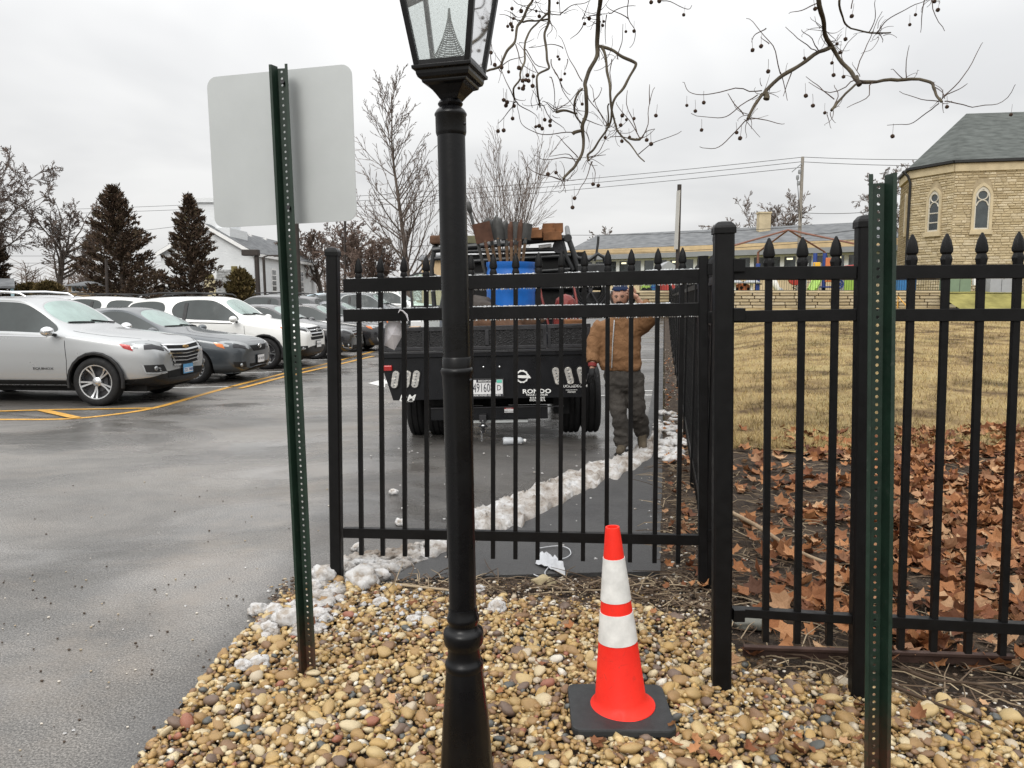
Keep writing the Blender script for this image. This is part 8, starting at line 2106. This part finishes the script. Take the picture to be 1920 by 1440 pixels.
# ------------------------------------------------------------------ snow
m = Mat('old_snow', .7, 0, .3); a = m.noise(5, 5, .65, True); b = m.noise(34, 4, .7, True)
c = m.ramp(a, [(.33, (.20, .16, .125)), (.47, (.42, .385, .35)), (.66, (.66, .66, .66))]); c = m.mix(m.ramp(b, [(.56, 0.), (.70, .85)]), c, (.22, .16, .11))
m.col(c); m.b.inputs['Subsurface Weight'].default_value = .1; m.b.inputs['Subsurface Radius'].default_value = (.02, .02, .02); m.bump(m.math('ADD', b, m.noise(120, 3, .8, True)), .9, .014); K['snow_dirty'] = m.m
m = Mat('clean_snow', .65, 0, .3); a = m.noise(14, 5, .65); m.col(m.ramp(a, [(.36, (.36, .31, .26)), (.50, (.58, .57, .56)), (1., (.70, .71, .72))])); m.bump(m.noise(90, 5, .8), .9, .012); K['snow'] = m.m
# ridge left by the plough along the drive
RC = [(800, 1036, 26), (850, 1015, 34), (890, 985, 44), (930, 972, 50), (980, 952, 52), (1030, 930, 50), (1080, 905, 44), (1130, 885, 38), (1180, 868, 34), (1215, 845, 30), (1232, 815, 22), (1240, 790, 14)]
mb = MB(); rows = []
pts = []
for (x, y, w_), (x2, y2, w2) in zip(RC[:-1], RC[1:]):
    for k in range(10): t = k / 10; pts.append((x + (x2 - x) * t, y + (y2 - y) * t, w_ + (w2 - w_) * t))
nn_ = 22
for i, (x, y, w_) in enumerate(pts):
    a_, b_ = G(x - 5, y - w_ * .50), G(x + 6, y + w_ * .54); hmax = .055 * (w_ / 50) ** .8
    for j in range(nn_ + 1):
        t = j / nn_; e = .26 * mnoise.noise(V((i * .25, 5 * (t > .5), 0))); p = a_.lerp(b_, t + e * (t - .5) * 2)
        hh = hmax * (max(0, math.sin(PI * t)) ** .55) * (1 + .55 * mnoise.noise(V((p.x * 9, p.y * 9, 0)))) + .034 * mnoise.noise(V((p.x * 20, p.y * 20, 4))) + .022 * mnoise.noise(V((p.x * 48, p.y * 48, 4)))
        mb.v.append((p.x, p.y, max(-.01, hh) + (.014 if t > .6 else .004) - (.03 if j in (0, nn_) else 0)))
for i in range(len(pts) - 1):
    for j in range(nn_): a_ = i * (nn_ + 1) + j; mb.f.append((a_, a_ + 1, a_ + nn_ + 2, a_ + nn_ + 1)); mb.m.append(0)
tag(mb.build('snow_ridge', K['snow_dirty'], smooth=180, origin=G(1000, 940)), 'dirty ploughed snow ridge running along the drive behind the gate', 'snow', kind='stuff')
# slush around the gate post
mb = MB(); rng_ = random.Random(5)
def blobs(region, n, r0, r1, flat, zoff=.0):
    k = 0
    while k < n:
        x, y = rng_.uniform(min(p[0] for p in region), max(p[0] for p in region)), rng_.uniform(min(p[1] for p in region), max(p[1] for p in region))
        if not inside(x, y, region): continue
        p = G(x, y); r_ = rng_.uniform(r0, r1); mb.ball((p.x, p.y, r_ * flat * .4 + zoff), r_, 2, (1, rng_.uniform(.7, 1.1), flat), jit=.8, seed=rng_.random() * 50); k += 1
blobs([(645, 1050), (760, 1030), (830, 1015), (835, 1035), (760, 1065), (700, 1080), (650, 1080)], 120, .02, .05, .6)
blobs([(590, 1075), (660, 1085), (640, 1140), (600, 1190), (500, 1200), (480, 1180), (560, 1120)], 150, .012, .038, .6, .01)
tag(mb.build('slush', K['snow_dirty'], smooth=180, kind='stuff'), 'brown stained slush lying round the gate post foot', 'slush')
mb = MB()
blobs([(540, 1140), (760, 1100), (850, 1120), (800, 1200), (600, 1200)], 70, .005, .016, .7, .022); blobs([(660, 700), (1240, 880), (1240, 1060), (700, 1090)], 90, .004, .011, .6, .014); blobs([(100, 900), (560, 900), (520, 1100), (260, 1400), (60, 1400)], 14, .004, .012, .6)
blobs([(1240, 770), (1275, 790), (1290, 850), (1245, 880), (1225, 820)], 50, .03, .085, .5, .02)
tag(mb.build('snow_crumbs', K['snow'], smooth=180, kind='stuff'), 'small crumbs of snow scattered over stones and asphalt', 'snow')
mb = MB(); mb2 = []
for k in range(190):
    x, y = rng_.uniform(-10, 620), rng_.uniform(880, 1420) if k % 3 else rng_.uniform(1080, 1240)
    if inside(x, y, poly_px): continue
    p = G(x, y); s_ = rng_.uniform(.0025, .0085); mb.ball((p.x, p.y, .004), s_, 1, (1, rng_.uniform(.5, 1), .6), rnd=rng_.random() * .6)
debris_mb = mb
def clump(px, py, w_, label, seed, flat=.72, n=5):
    p = G(px, py); r_ = w_ / 2 / F * p.y * 1.05; mb = MB(); rr = random.Random(seed)
    mb.ball((p.x, p.y, r_ * flat * .75), r_ * .85, 3, (1, .85, flat), jit=.5, seed=seed)
    for k in range(n + 4): a_ = rr.uniform(0, 6.28); mb.ball((p.x + r_ * .62 * math.cos(a_), p.y + r_ * .5 * math.sin(a_), r_ * rr.uniform(.3, .9) * flat), r_ * rr.uniform(.22, .5), 2, (1, 1, .85), jit=.5, seed=seed + k)
    tag(mb.build('snow_clump', K['snow'], smooth=180), label, 'snow clump', 'lumps of snow by the gate')
for i, (px, py, w_, lab) in enumerate([(608, 1090, 54, 'biggest snow lump leaning on the gate post foot'), (590, 1105, 30, 'snow lump left of the biggest one by the green post'), (680, 1098, 66, 'wide snow lump just right of the gate post'), (712, 1088, 40, 'snow lump at the right end beside the asphalt edge'), (484, 1152, 38, 'leftmost round snow lump at the asphalt edge'), (515, 1150, 34, 'brownish snow lump right of the leftmost round one'), (540, 1175, 62, 'snow heap touching the left side of the green post'), (505, 1185, 34, 'low snow lump below the leftmost round one'), (596, 1160, 40, 'snow lump right of the green post'), (487, 1250, 40, 'right half of the snow pair on the gravel edge'), (456, 1256, 34, 'left half of the snow pair on the gravel edge'), (443, 1212, 18, 'small snow lump alone on the asphalt edge'), (714, 1137, 30, 'white snow lump midway between green post and lamp'), (777, 1168, 28, 'round snow lump left of the lamp collar'), (932, 1148, 40, 'snow lump right of the lamp collar'), (748, 1127, 18, 'small snow lump left of the lamp post'), (738, 927, 18, 'snow lump lying on the drive behind the gate'), (672, 1032, 26, 'snow lump in front of the second gate picket'), (750, 985, 22, 'snow lump behind the bottom gate rail'), (900, 1110, 24, 'snow lump tucked behind the lamp post')]): clump(px, py, w_, lab, i * 7 + 1)

# ------------------------------------------------------------------ leaves, twigs, litter
m = Mat('sycamore_leaf', .75, 0, .25); r_ = m.rnd(); a = m.noise(14, 4, .6)
c = m.ramp(r_, [(0., (.095, .036, .017)), (.25, (.24, .095, .036)), (.45, (.345, .165, .072)), (.60, (.13, .047, .022)), (.78, (.43, .265, .145)), (.9, (.18, .065, .028)), (1., (.075, .034, .02))]); m.col(m.mix(.55, c, m.ramp(a, [(.3, .6), (.7, 1.25)]), 'MULTIPLY')); m.bump(a, .3, .01); K['leaf'] = m.m
def leaf_mesh(seed):
    rr = random.Random(seed); out = []
    lobes = [(-150, .42), (-125, .30), (-100, .72), (-72, .60), (-48, .95), (-24, .70), (0, 1.05), (24, .70), (48, .95), (72, .60), (100, .72), (125, .30), (150, .42)]
    curl = rr.uniform(.2, 1.0); fold = rr.uniform(-.4, .8); tw = rr.uniform(-.5, .5)
    ringo, ringi = [], []
    for an, r__ in lobes:
        r__ *= rr.uniform(.85, 1.1); x, y = r__ * math.sin(R(an)), r__ * math.cos(R(an))
        f = lambda x, y: curl * (x * x + y * y) * .45 + fold * abs(x) * .5 + tw * x * y * .5 + .08 * rr.gauss(0, 1)
        ringo.append((x, y, f(x, y))); xi, yi = x * .5, y * .5; ringi.append((xi, yi, curl * (xi * xi + yi * yi) * .45 + fold * abs(xi) * .5))
    n = len(lobes); vs_ = [(0, -.12, 0)] + ringi + ringo; fs = []
    for i in range(n - 1): fs += [(0, 1 + i, 2 + i), (1 + i, 1 + n + i, 2 + n + i), (1 + i, 2 + n + i, 2 + i)]
    b = len(vs_); vs_ += [(-.02, -.1, .0), (.02, -.1, 0), (0, -.75, .05 + .2 * rr.random())]; fs.append((b, b + 1, b + 2))
    return np.array(vs_), np.array([f for f in fs])
leaves = [leaf_mesh(i) for i in range(12)]
LP = []
rng_ = random.Random(11); tries = 0
while len(LP) < 4500 and tries < 90000:
    tries += 1
    y = rng_.uniform(3.2, 9.2); x = xf(max(y, FX0.y)) + rng_.uniform(-.2, 9.5); px, py, dep = PX((x, y, 0))
    if px > 2150: continue
    dens = .0
    if py < 1260 and py > 700:
        dens = max(0, min(1, (px - 1330) / 330)) * (1 if py < 1190 else .35)
        if py < 850: dens *= max(0, (py - 760) / 90) * .75
        if px < 1620: dens = max(dens * .42, .04)
        dens *= .35 + 1.5 * (mnoise.noise(V((x * 1.6, y * 1.6, 2))) + .3)
    if rng_.random() > dens: continue
    LP.append((x, y, zlawn(x, y) + rough(x, y) + rng_.uniform(.012, .06), rng_.uniform(.045, .10)))
for k in range(46):        # a few lying on the gravel
    px, py = rng_.uniform(560, 1900), rng_.uniform(1120, 1430)
    if rng_.random() < .5: px, py = rng_.gauss(1420, 130), rng_.gauss(1415, 22)
    p = G(px, py)
    if inside(px, py, poly_px): LP.append((p.x, p.y, .035, rng_.uniform(.025, .05)))
for k in range(150): 
    y = 4 + 16 * rng_.random() ** 1.4; x = xe(y) + rng_.uniform(.02, .28); LP.append((x, y, zlawn(x, y) + .05, rng_.uniform(.02, .045)))
order = sorted(range(len(LP)), key=lambda i: -(LP[i][3] / PX(LP[i][:3])[2]) if 0 < PX(LP[i][:3])[0] < 1910 and PX(LP[i][:3])[1] < 1435 else 0)
single = set(order[:300])
lm = []
for vs_, fs in leaves:
    me = bpy.data.meshes.new('leaf'); me.from_pydata([tuple(q) for q in vs_], [], [tuple(int(i) for i in f) for f in fs]); me.materials.append(K['leaf']); lm.append(me)
Vb, Fb, Rb, off = [], [], [], 0
for i, (x, y, z, s) in enumerate(LP):
    e = (rng_.gauss(0, .36), rng_.gauss(0, .36), rng_.uniform(0, 6.28)); vs_, fs = leaves[i % 12]
    if i in single: o = link('leaf', lm[i % 12], mulch, (x, y, z)); o.rotation_euler = e; o.scale = (s, s, s)
    else: vv = (vs_ * s) @ euler_mat(*e).T + np.array([x, y, z]); Vb.append(vv); Fb.append(fs + off); off += len(vv); Rb.append(np.full(len(vv), rng_.random()))
bulk('leaves', np.concatenate(Vb), np.concatenate(Fb), K['leaf'], mulch, np.concatenate(Rb), smooth=False)
m = Mat('dead_twig', .85, 0, .2); m.col(m.ramp(m.rnd(), [(0., (.045, .03, .02)), (.4, (.10, .068, .045)), (.75, (.20, .15, .10)), (1., (.34, .27, .18))])); K['deadtwig'] = m.m
mb = MB()
for k in range(3600):
    if rng_.random() < .78: y = 2.9 + 5.3 * rng_.random() ** 1.5; x = xf(max(y, FX0.y)) + (rng_.random() ** 1.4) * 4.4 - .25
    else: y = rng_.uniform(3.8, 4.27); x = rng_.uniform(-.8, 1.1)
    if y < 3.75 and x < .95 or (y > 4.24 and x < 1.0) or (x < 1 and rng_.random() < .55): continue
    if inside(*PX((x, y, 0))[:2], poly_px) and rng_.random() < .93: continue
    L_ = rng_.uniform(.05, .32); a_ = rng_.uniform(0, 6.28); p = V((x, y, zlawn(x, y) + rough(x, y) + .02)); d = V((math.cos(a_), math.sin(a_), rng_.gauss(0, .1)))
    mb.tube([p, p + d * L_ * .5 + V((rng_.gauss(0, .015), rng_.gauss(0, .015), .012)), p + d * L_], [.0035, .003, .0015], 3, cap=False, rnd=rng_.random())
mb.build('twigs', K['deadtwig'], mulch, kind='stuff')
# chips and small stones in the mulch
mb = MB()
for k in range(7200):
    t_ = rng_.random()
    if t_ < .42: y = 2.85 + 2.8 * rng_.random() ** 1.5; x = xf(max(y, FX0.y)) + rng_.uniform(-.28, 3.6)
    elif t_ < .60: y = 3.9 + 20 * rng_.random() ** 1.6; x = xe(y) + rng_.uniform(.0, .32)
    else: y = rng_.uniform(3.7, 4.27); x = rng_.uniform(-1.3, 1.3)
    px, py, _ = PX((x, y, 0))
    if inside(px, py, [(640, 960), (1238, 700), (1238, 1072), (720, 1092)]): continue
    s_ = rng_.uniform(.004, .013); mb.ball((x, y, zlawn(x, y) + rough(x, y) + (.012 if y < 8.1 else .034)), s_, 1, (1, rng_.uniform(.6, 1), rng_.uniform(.4, .8)), rnd=rng_.random())
m = Mat('chip_stone', .7, 0, .3); m.col(m.ramp(m.rnd(), [(0., (.06, .042, .03)), (.45, (.13, .09, .06)), (.7, (.32, .26, .18)), (.88, (.50, .46, .40)), (1., (.62, .60, .56))], 'CONSTANT')); K['chip'] = m.m
mb.build('stone_chips', K['chip'], mulch, kind='stuff')
tag(debris_mb.build('grit', K['chip'], lot, kind='stuff'))
def stick(name, label, pts, r0, r1, z=.03, mat='deadtwig'):
    P = []
    for i, q in enumerate(pts): p = G(*q[:2]); P.append(V((p.x, p.y, zlawn(p.x, p.y) + z + (q[2] if len(q) > 2 else 0))))
    P = smoothline(P, 5); k = len(P); mb = MB(); mb.tube(P, [r0 + (r1 - r0) * i / (k - 1) for i in range(k)], 7); tag(mb.build(name, K[mat], smooth=60), label, 'stick')
K['paletwig'] = bark('pale_stick', (.20, .14, .09), (.36, .27, .18))
stick('fallen_branch', 'pale fallen branch slanting through the first fence bay', [(1372, 985, .05), (1420, 1012, .05), (1470, 1040, .03), (1520, 1066, .03), (1580, 1085, .02), (1620, 1098, 0)], .016, .007, .04, 'paletwig')
stick('fallen_branch', 'thin pale stem leaning beside the gate hinge post', [(1322, 1105, 0), (1327, 1080, .10), (1334, 1060, .22), (1338, 1050, .36)], .006, .003, .02, 'paletwig')
stick('fallen_branch', 'dark stick lying below the rusty strip at the far right', [(1670, 1300), (1740, 1330), (1800, 1352), (1860, 1384)], .008, .004, .035)
stick('fallen_branch', 'brown stick crossing the gravel by the right green post', [(1690, 1268), (1750, 1290), (1830, 1298), (1915, 1320)], .009, .004, .035)
stick('fallen_branch', 'long twig lying on the leaves inside the second bay', [(1640, 960), (1700, 990), (1760, 1020), (1830, 1060), (1880, 1120)], .007, .003, .05)
stick('fallen_branch', 'buried dark stick along the front edge of the asphalt', [(740, 1105), (800, 1112), (850, 1118), (905, 1128)], .009, .005, .03)
# rusty edging strip
K['rusty'] = simple('rusty_edging', (.055, .032, .025), .8, .2, .3, .35, 9, .5, 60)
mb = MB(); a_, b_ = G(1392, 1238), G(1895, 1256); a_.z = b_.z = .045; mb.bar(a_, b_, .055, .012, V((0, 0, 1))); mb.bar(a_ + V((0, -.012, .022)), b_ + V((0, -.012, .022)), .014, .03, V((0, 0, 1)))
tag(mb.build('edging_strip', K['rusty'], bevel=.003), 'rusty steel edging strip lying under the fence panels', 'edging')
# flat stone by the post and a lump of tan stone
p = G(1410, 1172); mb = MB(); mb.ball((p.x, p.y, .02), .10, 3, (1.2, .7, .35), jit=.5, seed=4); tag(mb.build('flat_stone', simple('grey_flat_stone', (.13, .13, .11), .7), smooth=180), 'flat grey stone behind the square fence post', 'stone')
p = G(1020, 1098); mb = MB(); mb.ball((p.x, p.y, .022), .05, 3, (1.2, .8, .7), jit=.5, seed=14); tag(mb.build('tan_stone', simple('tan_lump', (.33, .27, .16), .8, bump=.5, bscale=40), smooth=180), 'tan stone lump just below the crumpled white mask', 'stone')
# crumpled face mask on the asphalt strip
mk = G(1040, 1062); mask = thing('face_mask', 'crumpled white paper mask with ear loops on the asphalt', 'mask', (mk.x, mk.y, .014))
K['maskw'] = simple('white_nonwoven', (.50, .51, .53), .8, 0, .2, .08, 20, .3, 40)
mb = MB(); nu, nv = 10, 6; C4 = [(1004, 1064), (1060, 1084), (1052, 1058), (1013, 1043)]; P = []
for j in range(nv + 1):
    for i in range(nu + 1):
        u, v = i / nu, j / nv; x = (C4[0][0] * (1 - u) + C4[1][0] * u) * (1 - v) + (C4[3][0] * (1 - u) + C4[2][0] * u) * v; y = (C4[0][1] * (1 - u) + C4[1][1] * u) * (1 - v) + (C4[3][1] * (1 - u) + C4[2][1] * u) * v
        p = G(x, y); P.append(V((p.x, p.y, .026 + .020 * (1 - (2 * v - 1) ** 2) + .034 * mnoise.noise(V((u * 5, v * 7, 1))) + .010 * math.sin(v * 22 + u * 5))))
k = len(P); fs = []; w_ = nu + 1
for j in range(nv):
    for i in range(nu): a_ = j * w_ + i; fs += [(a_, a_ + 1, a_ + w_ + 1, a_ + w_), (k + a_, k + a_ + w_, k + a_ + w_ + 1, k + a_ + 1)]
mb.add(P + [q - V((0, 0, .0015)) for q in P], fs); mb.build('fabric', K['maskw'], mask, smooth=60)
for loop in ([(1012, 1035), (1030, 1032), (1050, 1031), (1066, 1036), (1070, 1046), (1062, 1053), (1054, 1055)], [(1030, 1070), (1022, 1080), (1022, 1088), (1010, 1089), (1001, 1085)]):
    P = []
    for q in loop: p = G(*q); P.append(V((p.x, p.y, .026)))
    mb = MB(); mb.tube(smoothline(P, 5), .0032, 5); mb.build('ear_loop', K['maskw'], mask, smooth=60)
# crushed plastic bottle under the truck tail
p = G(964, 834); bt = thing('plastic_bottle', 'crushed clear white bottle lying on the asphalt behind the hitch', 'bottle', (p.x, p.y, 0)); Mb_ = Matrix.Translation((p.x, p.y, .045)) @ Matrix.Rotation(R(8), 4, 'Z') @ Matrix.Rotation(PI / 2, 4, 'Y')
K['bottle'] = simple('cloudy_plastic', (.46, .48, .50), .3, 0, .5, .12, 12)
mb = MB(); mb.lathe([(.0, -.125), (.038, -.122), (.044, -.11), (.042, -.03), (.036, .0), (.042, .03), (.04, .07), (.016, .105)], 18, Mb_); o = mb.build('shell', K['bottle'], bt, smooth=60); mb = MB(); mb.lathe([(.017, .105), (.018, .13), (.0, .131)], 14, Mb_); mb.build('cap', K['white'], bt, smooth=40)
